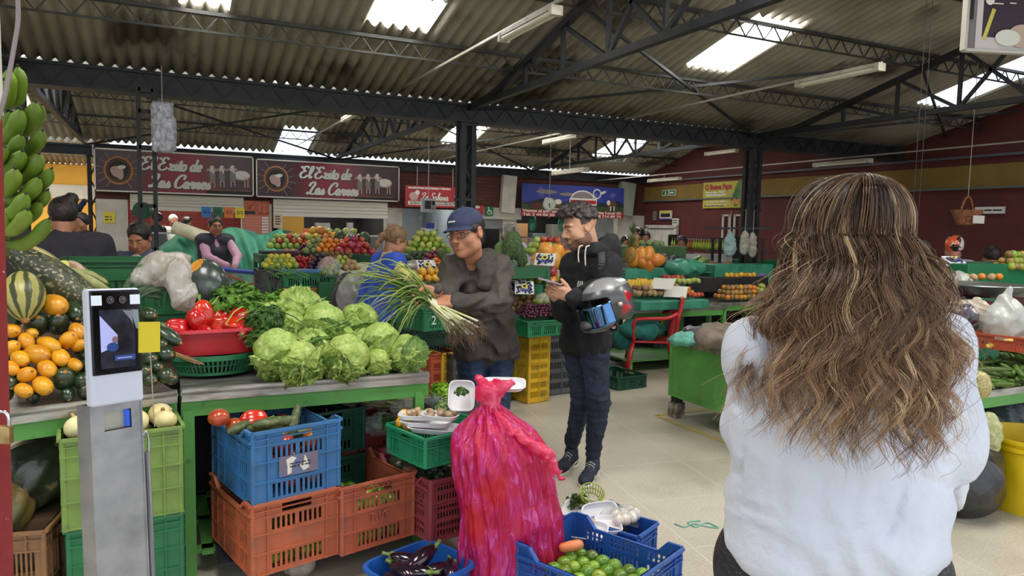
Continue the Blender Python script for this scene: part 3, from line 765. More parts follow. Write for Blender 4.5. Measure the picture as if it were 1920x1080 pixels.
# hall poster board at the top right corner, hanging from the roof
def corner_poster():
 tl,bl=at(1806,-30,3.2),at(1810,96,3.2)
 c=Vector((0,0,0));W,H=.62,.42;R=Matrix.Rotation(-YAW-.12,3,'Z')
 p=at(1806,94,3.2);e=empty('hanging_poster',p,-YAW+.12,'printed board hanging from the roof at the top right corner, dark screen with white dials','poster')
 MB().box((W/2,.01,H/2),(W,.02,H)).obj('panel',C_gr,e)
 f=MB()
 for x in (0,W):f.box((x,0,H/2),(.012,.03,H))
 for z in (0,H):f.box((W/2,0,z),(W,.03,.012))
 f.obj('frame',M_alu,e)
 a=Art();pu=mat('poster_plum',srgb(52,36,48),.5)
 a.rect(.05,.01,.6,.41,mat('poster_pale',srgb(206,200,198),.5));a.rect(.08,.06,.6,.41,pu);a.disc(.2,.12,.05,.02,pu)
 a.rect(.02,.13,.035,.25,C_k);a.line(.09,.05,.13,.18,.018,C_y)
 for x in (.155,.235):a.disc(x,.29,.03,.035,C_w);a.disc(x,.29,.012,.014,C_r)
 a.disc(.28,.31,.018,.02,C_r);a.rect(.12,.2,.17,.205,C_w);a.rect(.2,.205,.23,.21,C_w);a.disc(.105,.22,.022,.026,C_w);a.disc(.1,.3,.02,.05,C_w);a.disc(.27,.07,.07,.05,mat('poster_skin',srgb(196,170,150),.5));a.disc(.2,.06,.06,.035,C_w)
 a.obj('print',wallM((0,0,0)),e)
 b=MB();b.bar((.05,0,H),(.05,0,1.35),.006);b.bar((.55,0,H),(.55,0,1.35),.006);b.obj('hanger',M_cond,e)
corner_poster()

# ------------------------------------------------------------------ shop fronts
# coloured price cards under the first sign
for i,(x,c,n) in enumerate(((.78,srgb(60,130,200),'blue'),(.98,srgb(50,110,80),'green'),(1.18,srgb(222,120,60),'orange'),(1.375,srgb(224,206,60),'yellow'))):
 board('price_card',x-.085,x+.085,1.66,1.86,mat('card_'+n,c,.6),n+' price card hanging on the first butcher counter front','card',14.88,lambda a,W,H:lines(a,-W/2+.03,W/2-.03,H/2-.07,.035,2,C_k,4),'price cards')
board('price_card',-.93,-.75,1.52,1.72,mat('card_yellow',(0,0,0)),'yellow handwritten card on the white pillar left of the first shop','card',14.98,lambda a,W,H:lines(a,-W/2+.02,W/2-.05,.02,.05,2,C_k,8))
def fn_menu(a,W,H):
 a.rect(-W/2,H/2-.28,W/2,H/2,mat('menu_meat',srgb(196,110,80),.6,srgb(150,60,50),12));a.rect(-W/2,.2,-.02,.26,C_k)
 for i in range(14):a.rect(-W/2+.02,.15-i*.055,.08,.15-i*.055-.03,mat('menu_line',srgb(206,130,112),.6));a.rect(.1,.15-i*.055,W/2-.02,.15-i*.055-.035,C_w)
board('menu_board',1.44,1.93,1.08,2.0,mat('menu_pink',srgb(196,118,100),.6),'tall salmon price list on the pillar between the butcher shops','menu board',14.94,fn_menu)
board('wall_notice',2.0,2.17,1.48,1.76,mat('card_cream',srgb(214,190,160),.6),'small cream leaflet left of the second shop opening','notice',14.9,fn_note)
board('wall_notice',4.34,4.56,1.46,1.62,C_pk,'pinkish notice on the pillar right of the second shop','notice',14.95,fn_note)
M_glass=mat('display_glass',(.9,.95,.95),.05,trans=.85,alpha=.45);M_st=mat('stainless',srgb(190,190,186),.28,srgb(150,148,142),6,metal=.85)
# meat counters
def meat_counter(x0,x1,lab,y=14.3):
 e=empty('meat_counter',((x0+x1)/2,y,0),0,lab,'counter');W=x1-x0
 MB().box((0,.3,.45),(W,.7,.9)).obj('base',M_wht,e)
 MB().box((0,.3,.92),(W-.04,.6,.05)).obj('tray',M_st,e)
 g=MB();g.box((0,-.05,1.13),(W,.012,.42));g.box((0,.25,1.34),(W,.5,.012));g.obj('glass',M_glass,e)
 f=MB();f.box((0,.02,1.36),(W+.02,.04,.03));[f.box((s*W/2,.02,1.13),(.03,.03,.45)) for s in (-1,1)];f.obj('frame',M_st,e)
 return e
meat_counter(-.3,1.4,'butcher counter with orange front light in the first shop');meat_counter(2.05,4.3,'glazed meat counter in the second shop behind the fruit pyramid')
M_meat=mat('raw_meat',srgb(188,62,66),.35,srgb(222,150,146),14,vary=.25)
meatm=MB().ell((0,0,0),(.11,.08,.05)).mesh('meat',M_meat,True)
for i in range(18):tag(link('meat_cut',meatm,None,(2.2+.115*i,14.5+.1*(i%2),1.0+.015*(i%3))),'red cut of meat on the tray of the glazed meat counter','meat','meat cuts in the second shop')
mm2=MB().ell((0,0,0),(.12,.1,.05)).mesh('meat2',mat('orange_lit_meat',srgb(226,110,60),.4,srgb(240,160,110),12,vary=.2),True)  # orange lamplight is mixed into this meat colour
for i in range(9):tag(link('meat_cut',mm2,None,(-.15+.17*i,14.5,.99)),'orange-lit tray of chicken and meat in the first butcher counter','meat','meat cuts in the first shop')
# things inside shop 2
def thing_box(name,c,s,m,lab,cat,bev=.01):
 b=MB().box(c,s,m=m);o=b.obj(name);md=o.modifiers.new('b','BEVEL');md.width=bev;md.segments=2;return tag(o,lab,cat)
thing_box('cold_cabinet',(3.3,16.4,.95),(.55,.5,1.0),mat('blue_grey',srgb(96,106,118),.5),'blue-grey cabinet standing inside the second butcher shop','cabinet')
thing_box('yellow_door',(2.75,17.6,1.0),(.6,.05,2.0),mat('ochre',srgb(176,132,40),.6),'ochre door panel at the back of the second butcher shop','door')
thing_box('white_carton',(2.95,14.9,1.5),(.28,.2,.2),M_wht,'white carton on the glass top of the second meat counter','box')
o=MB().cyl((3.5,14.85,1.37),(3.5,14.85,1.62),.07,seg=20).obj('paper_roll',M_wht,smooth=50);tag(o,'upright white paper roll beside the carton on the meat counter','paper roll')
thing_box('card_sign',(2.6,14.32,1.44),(.26,.02,.1),mat('card_orange',srgb(206,150,90),.6),'orange card standing on the glazed meat counter','card')
# round copper lamp fittings glowing inside shop
for i,(x,z) in enumerate(((2.55,1.9),(2.35,1.82),(4.0,1.78))):
 e=empty('ceiling_spot',(x,15.7,2.44),0,'small round white ceiling spot inside the second shop','ceiling light','round spots in the second shop');MB().cyl((0,0,0),(0,0,.03),.11,seg=20).obj('diffuser',mat('spot_glow',(1,1,1),emit=(1,.98,.93),estr=4),e)
# shop 3 glass counter with scale and bags
thing_box('glass_case',(5.4,14.1,.95),(1.1,.5,.9),M_glass,'tall glass case in front of the red script sign','display case');thing_box('counter_base',(5.4,14.1,.25),(1.14,.54,.5),M_st,'steel base under the tall glass case','counter')
def digital_scale():
 p=gy(803,385,9.5);e=empty('hanging_scale',p,0,'grey digital scale head hanging before the red script sign','scale')
 MB().box((0,0,0),(.2,.06,.19)).obj('housing',mat('scale_grey',srgb(166,166,164),.5),e);a=Art();a.rect(-.06,-.05,.03,.06,C_k);a.rect(.04,-.0,.085,.06,C_k);a.rect(.04,-.06,.085,-.02,C_gr);a.rect(-.07,.07,.09,.085,C_w)
 a.obj('display',wallM((0,-.031,0)),e);MB().bar((0,0,.09),(0,0,1.45),.008).obj('hanger',M_cond,e)
 b=MB();b.tube([(-.11,0,-.32),(-.11,0,-.16),(0,0,-.1),(.11,0,-.16),(.11,0,-.32)],.006,6);b.bar((-.11,0,-.32),(.11,0,-.32),.012);b.cyl((0,0,-.35),(0,0,-.33),.14,seg=20);b.bar((0,0,-.1),(0,0,-.09),.01);b.obj('pan_frame',M_st,e);MB().box((.03,0,-.28),(.11,.04,.08)).obj('price_screen',C_bl,e)
digital_scale()
# dials hung before the billboard
def dial(px,py,y,r,lab,col,ztop=3.16):
 p=gy(px,py,y);e=empty('dial_scale',p,-YAW,lab,'scale')
 MB().cyl((0,.03,0),(0,-.03,0),r,seg=28).obj('case',col,e,smooth=40);MB().cyl((0,-.028,0),(0,-.034,0),r*.82,seg=28).obj('face',C_w if col is not M_dg else M_dg,e)
 a=Art();a.line(0,0,r*.1,-r*.6,.012,C_k);a.disc(0,0,.012,.012,C_k);a.obj('needle',wallM((0,-.034,0)),e);MB().bar((0,0,r),(0,0,ztop-p.z),.006).obj('hanger',M_cond,e)
 MB().tube([(0,0,-r),(0,0,-r-.05),(.02,0,-r-.08),(-.01,0,-r-.1)],.006,6).obj('hook',M_st,e)
M_dg=mat('scale_green',srgb(30,92,60),.4)
dial(1030,383,8.9,.09,'round white dial scale hanging in front of the blue cattle billboard',M_wht)
dial(267,395,8.1,.085,'round green dial scale hanging on the steel ladder above the woman in grey-blue',M_dg)
# steel ladder-like hanger under the main beam with its bag of plastic
def ladder():
 z0,z1=1.25,2.85;a=gy(259,200,7.85).x;b_=gy(288,200,7.85).x
 b=MB()
 for x in (a,b_):b.box((x,7.85,(z0+z1)/2),(.04,.04,z1-z0))
 for z in (z1-.03,2.62,2.28,1.72,1.3):b.box(((a+b_)/2,7.85,z),(b_-a,.04,.035))
 tag(b.obj('hanging_ladder_frame',M_steel),'dark steel ladder frame hanging from the main beam before the first butcher sign','frame')
 t=SDF((-.15,-.12,-.28),(.15,.12,.28),.008);t.box((0,0,0),(.085,.05,.21),k=.0,rnd=.03);t.box((.05,.0,-.05),(.05,.045,.14),k=.03,rnd=.03);t.wrinkle(.02,60,3)
 me=np_mesh('bag',[t.arrays()],mat('clear_plastic_grey',srgb(150,150,156),.18,srgb(196,198,210),20,spec=.9,bump=.5,bscale=26));me.transform(Matrix.Scale(1.15,4))
 o=link('plastic_bag_pack',me,None,gy(305,238,7.75));tag(o,'bundle of clear plastic bags hanging on the steel ladder before the first butcher sign','bag')
 MB().bar((0,.05,.2),(0,.05,.58),.006).obj('cord',M_cond,o)
ladder()
# white door and louvred panels on the red wall
def red_wall_door():
 e=empty('panel_door',(10.93,14.2,0),-PI/2,'white ribbed door in the red wall under the notices','door')
 b=MB();b.grid(lambda u,v:Vector((-.5+1.0*u,.0-.015*(math.cos(u*2*PI*7)),.0+1.62*v)),56,1);b.obj('leaf',M_wht,e);f=MB();f.box((-.56,0,.82),(.1,.08,1.7));f.box((.56,0,.82),(.1,.08,1.7));f.box((0,0,1.68),(1.2,.08,.08));f.obj('frame',M_wht,e)
red_wall_door()
for y in (12.1,11.75):tag(MB().box((10.96,y,1.7),(.03,.05,.5)).box((10.96,y-.2,1.7),(.03,.05,.5)).box((10.96,y-.1,1.94),(.03,.24,.04)).obj('window_frame',M_wht),'thin white frame on the red wall beside the second column','frame','thin white frames on the red wall')
# ------------------------------------------------------------------ crates
def _panel(b,O,U,V,Nn,W,H,th,holes,m=None,jag=None):
 """slab W x H at O along U, V with real rectangular openings (u0,u1,v0,v1)"""
 us=sorted({0,W}|{round(h[0],4) for h in holes}|{round(h[1],4) for h in holes});vs_=sorted({0,H}|{round(h[2],4) for h in holes}|{round(h[3],4) for h in holes})
 nu,nv=len(us)-1,len(vs_)-1
 sol=[[not any(h[0]-1e-4<=(us[i]+us[i+1])/2<=h[1]+1e-4 and h[2]<=(vs_[j]+vs_[j+1])/2<=h[3] for h in holes) for j in range(nv)] for i in range(nu)]
 P=lambda u,v,t:O+U*u+V*v+Nn*t
 for i in range(nu):
  for j in range(nv):
   if not sol[i][j]:continue
   u0,u1,v0,v1=us[i],us[i+1],vs_[j],vs_[j+1]
   b.add([P(u0,v0,0),P(u1,v0,0),P(u1,v1,0),P(u0,v1,0),P(u0,v0,th),P(u1,v0,th),P(u1,v1,th),P(u0,v1,th)],[(3,2,1,0),(4,5,6,7)]
   +([(0,4,7,3)] if i==0 or not sol[i-1][j] else [])+([(1,2,6,5)] if i==nu-1 or not sol[i+1][j] else [])+([(0,1,5,4)] if j==0 or not sol[i][j-1] else [])+([(3,7,6,2)] if j==nv-1 or not sol[i][j+1] else []),m)
def slots(u0,u1,v0,v1,n,fr=.55):
 p=(u1-u0)/n;return [(u0+p*(i+.5-fr/2),u0+p*(i+.5+fr/2),v0,v1) for i in range(n)]
def crate_mesh(w=.38,d=.56,h=.3,style='tall',dip=.04,fine=False):
 b=MB();th=.005
 Z=Vector((0,0,1))
 sides=[(Vector((-w/2,-d/2,0)),Vector((1,0,0)),Vector((0,1,0)),w,h,'end'),(Vector((w/2,d/2,0)),Vector((-1,0,0)),Vector((0,-1,0)),w,h,'end'),
 (Vector((w/2,-d/2,0)),Vector((0,1,0)),Vector((-1,0,0)),d,h-dip,'side'),(Vector((-w/2,d/2,0)),Vector((0,-1,0)),Vector((1,0,0)),d,h-dip,'side')]
 for O,U,Nn,W,H,k in sides:
  ho=[]
  if style=='tall':
   if k=='end':
    ho+=[(W/2-.065,W/2+.065,h*.82,h*.93)];ho+=slots(W*.2,W*.49,h*.6,h*.76,5)+slots(W*.51,W*.8,h*.6,h*.76,5)+slots(W*.2,W*.49,h*.07,h*.26,5)+slots(W*.51,W*.8,h*.07,h*.26,5)
   else:
    for a,c in ((.12,.3),(.36,.5),(.5,.64),(.7,.88)):
     for v0,v1 in ((.08,.28),(.36,.54),(.62,.78)):ho+=slots(W*a,W*c,h*v0,h*v1,4)
  elif style=='low':
   for a,c in ((.08,.3),(.7,.92)):ho+=slots(W*a,W*c,h*.12,h*.62,5)
   ho+=[(W*.36,W*.64,h*.68,h*.86)] if k=='side' else slots(W*.35,W*.65,h*.12,h*.62,6)
  elif style=='closed':
   ho+=slots(W*.42,W*.58,h*.28,h*.36,3)+slots(W*.42,W*.58,h*.55,h*.7,3)
  elif style=='mesh':
   for j in range(6):ho+=slots(W*.1,W*.48,h*(.08+.14*j),h*(.17+.14*j),9,.6)+slots(W*.52,W*.9,h*(.08+.14*j),h*(.17+.14*j),9,.6)
  _panel(b,O,U,Z,Nn,W,H,th,ho)
  # ribs
  out=-Nn*.006
  for z in ((h*.02,h*.31,h*.57,h*.8) if style!='low' else (h*.03,h*.65)):
   if z<H:b.bar(O+Z*z+out*.5,O+U*W+Z*z+out*.5,.010,.006)
  for f in ((.17,.33,.67,.83) if k=='side' else (.16,.84)) if style!='mesh' else (.03,.5,.97):b.bar(O+U*W*f+out*.5,O+U*W*f+Z*(H-.01)+out*.5,.006,.009)
  b.bar(O+Z*(H-.006)+out*.8,O+U*W+Z*(H-.006)+out*.8,.02,.012)
  b.bar(O+Z*(H-.035)+out*.5,O+U*W+Z*(H-.035)+out*.5,.010,.005)
  if k=='side' and dip: # raised ends of the long sides
   for s in (0,1):
    a=O+U*(0 if s==0 else W);q=U*(1 if s==0 else-1)
    vs=[a+Z*(h-dip-.001),a+q*.11+Z*(h-dip-.001),a+q*.065+Z*h,a+Z*h]
    b.add(vs+[v+Nn*th for v in vs],[(0,1,2,3),(7,6,5,4),(0,4,5,1),(1,5,6,2),(2,6,7,3),(3,7,4,0)])
    b.bar(a+q*.11+Z*(h-dip-.006)+out*.8,a+q*.065+Z*(h-.006)+out*.8,.02,.012);b.bar(a+q*.065+Z*(h-.006)+out*.8,a+Z*(h-.006)+out*.8,.02,.012)
 n=9
 for i in range(n):b.box((-w/2+w*(i+.5)/n,0,.006),(w/n*.6,d-.01,.006))
 for i in range(12):b.box((0,-d/2+d*(i+.5)/12,.006),(w-.01,d/12*.5,.005))
 for sx in (-1,1):
  for sy in (-1,1):b.tube([(sx*(w/2-.004),sy*(d/2-.004),.0),(sx*(w/2-.004),sy*(d/2-.004),h-.002)],.011,8)
 return b
def plast(n,c,dirt=.5):return mat('plastic_'+n,srgb(*c),.42,srgb(*[int(v*.8+12) for v in c]),5,(.45,.75),bump=.08,bscale=60,col3=srgb(*[int(v*.45+50) for v in c]),scale3=13,mix3=(.56,.8))
P_blue,P_or,P_or2=plast('blue',(58,116,170)),plast('orange',(186,100,66)),plast('rust_orange',(180,94,68))
P_pink,P_gr,P_dg,P_lg=plast('faded_red',(150,66,72)),plast('green',(36,136,94)),plast('dark_green',(18,74,56)),plast('lime_green',(124,154,76))
P_mar,P_br,P_dk,P_blue2=plast('maroon',(118,34,38)),plast('brown',(150,108,72)),plast('charcoal',(66,66,68)),plast('royal_blue',(30,82,164))
P_yel,P_gr2,P_tan,P_gr3=plast('yellow',(214,170,40)),plast('mid_green',(40,120,76)),plast('tan',(206,150,84)),plast('bottle_green',(28,92,48))
P_or4=plast('brick_orange',(176,74,44));P_cup=plast('light_crate_grey',(86,88,92))
def crate(label,pos,rz,m,w=.38,d=.56,h=.3,style='tall',dip=.04,group=None,corner=False,cat='crate'):
 """pos = base centre, or the near-left base corner"""
 pos=Vector(pos)
 if corner:pos=pos+Matrix.Rotation(rz,3,'Z')@Vector((w/2,d/2,0))
 o=crate_mesh(w,d,h,style,dip).obj('plastic_crate',m);o.location=pos;o.rotation_euler=(0,0,rz)
 return tag(o,label,cat,group)

# ------------------------------------------------------------------ produce shapes
def lobed(r,lobes=0,amp=0,prof=None,seg=24,rings=14,flat=1.0,noise_=0.0,seed=0,bend=0):
 """round fruit with lobes; prof maps t in 0..1 (bottom..top) to a radius factor"""
 rd=random.Random(seed);b=MB();off=Vector((rd.random()*9,)*3)
 vs=[];fs=[]
 for i in range(rings+1):
  t=i/rings;th=PI*t;rr=math.sin(th);z=-math.cos(th)*flat
  f=prof(t) if prof else 1
  for k in range(seg):
   a=2*PI*k/seg;q=1+amp*math.cos(lobes*a)*(rr**.5)
   v=Vector((r*rr*f*q*math.cos(a),r*rr*f*q*math.sin(a),r*z))
   if noise_:v+=v.normalized()*noise_*r*noise.noise(v/r*1.6+off)
   if bend:v.x+=bend*r*(v.z/r/flat)**2
   vs.append(v)
 for i in range(rings):
  for k in range(seg):a=i*seg+k;c=i*seg+(k+1)%seg;fs.append((a,c,c+seg,a+seg))
 b.add(vs,fs);return b
def place(me,name,label,cat,group,p,R=None,s=1.0):
 o=bpy.data.objects.new(name,me);COL.objects.link(o)
 if R is None:R=Matrix.Rotation(random.uniform(0,2*PI),3,'Z')@Matrix.Rotation(random.uniform(-.5,.5),3,'X')
 s=(s,s,s) if not hasattr(s,'__len__') else s
 o.matrix_basis=Matrix.Translation(p)@R.to_4x4()@Matrix.Diagonal((*s,1));return tag(o,label,cat,group)
def aim(d,spin=0.0):
 """rotation that lays local z along d"""
 return Vector(d).normalized().to_track_quat('Z','Y').to_matrix()@Matrix.Rotation(spin,3,'Z')
V_ORANGE_Z=mat('yellow_squash',srgb(214,152,22),.4,srgb(196,122,16),14,(.45,.7),coat=.2,vary=.12,sss=.05)
V_ZUC=mat('dark_zucchini',srgb(38,54,30),.3,srgb(70,92,44),60,(.6,.72),coat=.4,vary=.2)
V_SCAR=mat('stalk_scar',srgb(128,84,40),.8,srgb(180,140,80),60)
def gourd(L,r,m,neck=.75,scar=True,seed=0):
 """squash with local z as its long axis; returns body and end scar"""
 b=lobed(r,8,.012,lambda t:(neck+(1-neck)*math.sin(min(t*1.25,1)*PI/2)) if t<.8 else 1,24,16,L/(2*r),.05,seed)
 s=MB().lathe([(r*.0,L/2+.004),(r*.17,L/2+.001),(r*.24,L/2-.004),(r*.25,L/2-.012)],10);
 return b.mesh('squash',m,True),s.mesh('scar',V_SCAR,True)
GOUR=[gourd(.155,.052,V_ORANGE_Z,.85,seed=1),gourd(.19,.047,V_ORANGE_Z,.7,seed=2),gourd(.135,.05,V_ORANGE_Z,.92,seed=3)]
ZUC=[gourd(.15,.052,V_ZUC,.9,seed=4),gourd(.2,.04,V_ZUC,.85,seed=5)]
def squash(kind,px,py,Y,rpx,d,label,group,cat='squash',name='yellow_squash'):
 p=gy(px,py,Y);D=p.dot(FH);s=rpx*D/F_PX/.05
 me,sc=kind;o=place(me,name,label,cat,group,p,aim(d,random.random()*6),s)
 link('stalk_scar',sc,o);return o
random.seed(3)
toC=lambda px,py,a,up=0.0:(RT*math.cos(a)+Vector((0,0,1))*math.sin(a)-FH*up) # direction in the view's plane, tipped to the viewer

# ------------------------------------------------------------------ the near counter
M_green=mat('green_enamel',srgb(92,158,76),.45,srgb(76,134,62),4,(.5,.8),col3=srgb(60,72,44),scale3=16,mix3=(.66,.8),bump=.05)
M_steel_top=mat('worn_stainless',srgb(188,186,178),.3,srgb(120,116,108),5,(.45,.7),metal=.75,bump=.06,bscale=18,stretch=(1,4,4))
def near_counter():
 A0,A1=gz(-45,778,.86),gz(337,731,.86);B1=gz(806,697.5,.86)
 def section(p,q,lab,legs):
  d=(q-p);L=d.length;ang=math.atan2(d.y,d.x);e=empty('market_counter',(p.x,p.y,0),ang,lab,'counter')
  t=MB();t.box((L/2,.45,.84),(L,.9,.012));
  prof=[(-.0,.805),(-.0,.858),(.008,.862),(.07,.85),(.075,.842),(.003,.842),(.004,.805)]
  n=len(prof);t.add([(x,y,z) for x in (0.003,L-.003) for y,z in prof],[tuple(range(n)),tuple(range(2*n-1,n-1,-1))]+[(i,(i+1)%n,(i+1)%n+n,i+n) for i in range(n)]);t.obj('worktop',M_steel_top,e)
  f=MB();f.bar((0,.035,.765),(L,.035,.765),.03,.06);f.bar((0,.86,.765),(L,.86,.765),.03,.06);f.bar((.015,.05,.765),(.015,.85,.765),.03,.06);f.bar((L-.02,.05,.765),(L-.02,.85,.765),.03,.06)
  f.box((L/2,.035,.8),(L,.03,.012));f.obj('frame',M_green,e)
  for x in legs:
   MB().box((x,.035,.38),(.045,.045,.76)).obj('leg',M_green,e);MB().box((x,.86,.38),(.045,.045,.76)).obj('leg',M_green,e)
  s=MB()
  for y in (.1,.45,.8):s.bar((0,y,.1),(L,y,.1),.05,.02)
  for x in (.1,L*.5,L-.1):s.bar((x,.05,.1),(x,.88,.1),.05,.02)
  s.obj('shelf',M_green,e);return e
 section(A0,A1-Vector((.006,0,0)),'left steel-topped green market counter holding the squashes',(.03,.56))
 section(A1+Vector((.004,0,0)),B1,'right steel-topped green market counter carrying the lettuces',(.03,(B1-A1).length-.05))
 # stepped plinth hidden under the produce
 o=MB().box((-.2,3.85,.9),(.75,.35,.1)).box((-.2,3.75,1.0),(.7,.2,.12)).obj('display_step',mat('old_wood',srgb(110,84,60),.8));tag(o,'low wooden step on the left counter under the squash heap','display step')
near_counter()
def dark_mat():
 struct(MB().box((.02,4.2,.42),(1.3,.02,.84)).obj('stall_back_dark_panel',mat('stall_back_dark',srgb(40,44,38),.8,srgb(26,28,26),5)))  # dark panel added so the space under the counter looks dark
 tag(MB().box((.72,3.6,.118),(1.05,.8,.01)).obj('floor_mat',mat('black_rubber',srgb(24,26,32),.7,srgb(40,44,54),30)),'dark rubber sheet on the shelf under the lettuce counter','mat')
dark_mat()

# crates under the counter
zb=.13
rz6=math.radians(14)
def corner_at(px,py,z):return gz(px,py,z)
C1=crate('lower orange crate under the counter, beneath the blue crate',corner_at(474,1086,zb),rz6,P_or,.38,.5,.31,corner=True)
c=C1.location;C2=crate('scuffed sky-blue crate with a torn label, stacked on the orange crate',(c.x+.004,c.y,zb+.30),rz6,P_blue,.38,.5,.31)
def crate_label():
 a=Art();z=mat('torn_label',srgb(116,108,124),.7,srgb(84,120,168),14,(.5,.6));a.rect(-.085,-.04,.085,.045,z)
 a.poly([(-.05,-.035),(-.05,.0),(-.055,.03),(-.03,.04),(-.01,.03),(-.022,.018),(-.03,.0),(-.032,-.03)],C_w);a.poly([(.0,-.0),(.02,.0),(.025,.04),(.04,.01),(.045,-.02),(.02,-.03)],C_w);lines(a,-.04,.05,.012,.012,2,C_k,3)
 a.obj('torn_label',wallM((0,-.5/2-.008,.145)),C2)
crate_label()
C3=crate('rust-orange crate half full of limes beside the blue crate',corner_at(641,1043,zb),rz6,P_or2,.37,.5,.31,corner=True)
t=MB();
for i in range(7):t.bar((-.09+.026*i,-.258,.28),(-.077+.026*i,-.258,.296),.004);t.bar((-.077+.026*i,-.258,.296),(-.064+.026*i,-.258,.28),.004)
t.obj('embossed_triangles',P_or2,C3)
C4=crate('faded pinkish-red crate wedged between the limes and the pink sack',corner_at(806,1020,zb),rz6*.8,P_pink,.37,.55,.30,'mesh',corner=True)
C5=crate('dark green crate standing behind the blue crate',at(604,838,3.62)+Vector((-.05,.1,0)),rz6,P_dg,.38,.5,.22)
crate('dark green crate underneath another at the back of the shelf',at(604,838,3.62)+Vector((-.05,.1,-.24)),rz6,P_dg,.38,.5,.22)
C6=crate('upper maroon crate full of leeks behind the counter leg',at(722,815,4.1)+Vector((0,.12,-.02)),.05,P_mar,.5,.36,.2,'closed',0)
C7=crate('small maroon crate with bagged spinach behind the small green crate',at(708,862,3.8)+Vector((0,.1,0)),.1,P_mar,.3,.42,.2,'closed',.02)
crate('maroon crate on the floor supporting the leek crate',at(722,815,4.1)+Vector((0,.12,-.23)),.05,P_mar,.5,.36,.2,'closed',0)
C8=crate('low green crate of mushroom trays beside the pink sack',at(815,874,3.17)+FH*.2,math.radians(16),P_gr,.38,.31,.14,'low',0)
# left of the green leg
L1=crate('tall lime-green crate of onions behind the face terminal',corner_at(120,999,.4),.1,P_lg,.41,.4,.36,'closed',.0,corner=True)
L2=crate('emerald green crate underneath the lime-green onion crate',(L1.location.x+.005,L1.location.y,.07),.1,P_gr2,.40,.38,.33,'closed',.0)
L3=crate('brown weathered crate in the lower left corner with a bagged pumpkin',Vector((at(22,1000,2.75).x,at(22,1000,2.75).y,.2)),-.2,P_br,.36,.4,.22,'low',.0)

# ------------------------------------------------------------------ squashes on the left counter
ys=[(101,572,24,.0,0),(49,639,15,.9,0),(22,620,16,.3,0),(20,653,16,1.2,0),(91,646,20,.1,1),(128,639,18,1.5,0),(145,621,16,.8,0),(148,648,13,1.2,0),(69,664,22,.15,0),(38,672,17,.2,0),(113,670,18,.5,0),(88,691,18,.6,0),(138,683,16,.0,1),(50,703,18,1.2,2),(80,723,19,.4,0),(44,732,16,.1,0),(22,690,14,.8,0),(60,625,12,.2,2)]
for i,(px,py,r,a,k) in enumerate(ys):
 Y=3.22+max(0,(735-py))*.0017+.04
 squash(GOUR[k],px,py,Y,r*(.84 if k!=1 else .8),toC(px,py,a*random.choice((1,-1))*.6-.2,.2+.5*random.random()),('big yellow squash lying on top of the dark ones, above the heap' if i==0 else 'yellow squash in the heap left of the face terminal'),'yellow squashes' if i else None)
zs=[(69,609,21),(109,607,20),(139,584,18),(121,711,21),(155,714,18),(18,716,16),(28,592,20),(150,590,18),(40,690,15),(100,655,15),(160,660,18),(165,690,18),(165,625,18),(10,735,15),(110,690,15),(160,735,14),(62,745,12),(126,738,13),(26,655,15)]
for i,(px,py,r) in enumerate(zs):
 Y=3.27+max(0,(735-py))*.0018+(.05 if i>=6 else .03);squash(ZUC[0],px,py,Y,r*.95,toC(px,py,random.uniform(-1,1),.8),'round dark green squash among the yellow ones','dark green squashes in the yellow heap',name='green_squash')
for i,(px,py,r,a,k) in enumerate([(278,591,14,0,0),(310,627,20,-.4,1),(309,665,16,.1,0),(281,676,14,.4,0),(309,704,15,.1,0),(292,690,13,.2,0),(285,645,14,.2,0),(275,620,15,0,0),(300,648,13,.3,0),(280,712,13,0,0),(268,660,15,0,0),(268,700,15,.5,0),(322,712,10,.5,0)]):
 Y=3.27+max(0,(720-py))*.0018;squash(ZUC[k],px,py,Y,r,toC(px,py,a,.6 if k==0 else .3),'long zucchini resting on top between the terminal and the red tub' if k else 'dark round zucchini stacked between the terminal and the red tub',None if k else 'dark zucchinis beside the red tub','zucchini','zucchini')
# large striped squash, long pale-green squash
def striped(c1,c2,n=9):
 m=bpy.data.materials.new('striped_rind');m.use_nodes=True;nt=m.node_tree;N=nt.nodes;L=nt.links;b=N['Principled BSDF']
 tc=N.new('ShaderNodeTexCoord');sp=N.new('ShaderNodeSeparateXYZ');L.new(tc.outputs['Object'],sp.inputs[0])
 at2=N.new('ShaderNodeMath');at2.operation='ARCTAN2';L.new(sp.outputs['Y'],at2.inputs[0]);L.new(sp.outputs['X'],at2.inputs[1])
 ns=N.new('ShaderNodeTexNoise');ns.inputs['Scale'].default_value=22;ns.inputs['Detail'].default_value=5;L.new(tc.outputs['Object'],ns.inputs['Vector'])
 mu=N.new('ShaderNodeMath');mu.operation='MULTIPLY_ADD';mu.inputs[1].default_value=n;L.new(at2.outputs[0],mu.inputs[0])
 m2=N.new('ShaderNodeMath');m2.operation='MULTIPLY';m2.inputs[1].default_value=3.2;L.new(ns.outputs['Fac'],m2.inputs[0]);L.new(m2.outputs[0],mu.inputs[2])
 si=N.new('ShaderNodeMath');si.operation='SINE';L.new(mu.outputs[0],si.inputs[0])
 r=N.new('ShaderNodeValToRGB');r.color_ramp.elements[0].position=.0;r.color_ramp.elements[0].color=(*c2,1);r.color_ramp.elements[1].position=.45;r.color_ramp.elements[1].color=(*c1,1)
 L.new(si.outputs[0],r.inputs['Fac']);L.new(r.outputs['Color'],b.inputs['Base Color']);b.inputs['Roughness'].default_value=.35;return m
M_str=striped(srgb(64,68,40),srgb(158,152,84),9)
me=lobed(.1,10,.03,lambda t:.72+.28*math.sin(PI*min(1,t*1.1)),60,24,1.45,.03,5).mesh('striped',M_str,True)
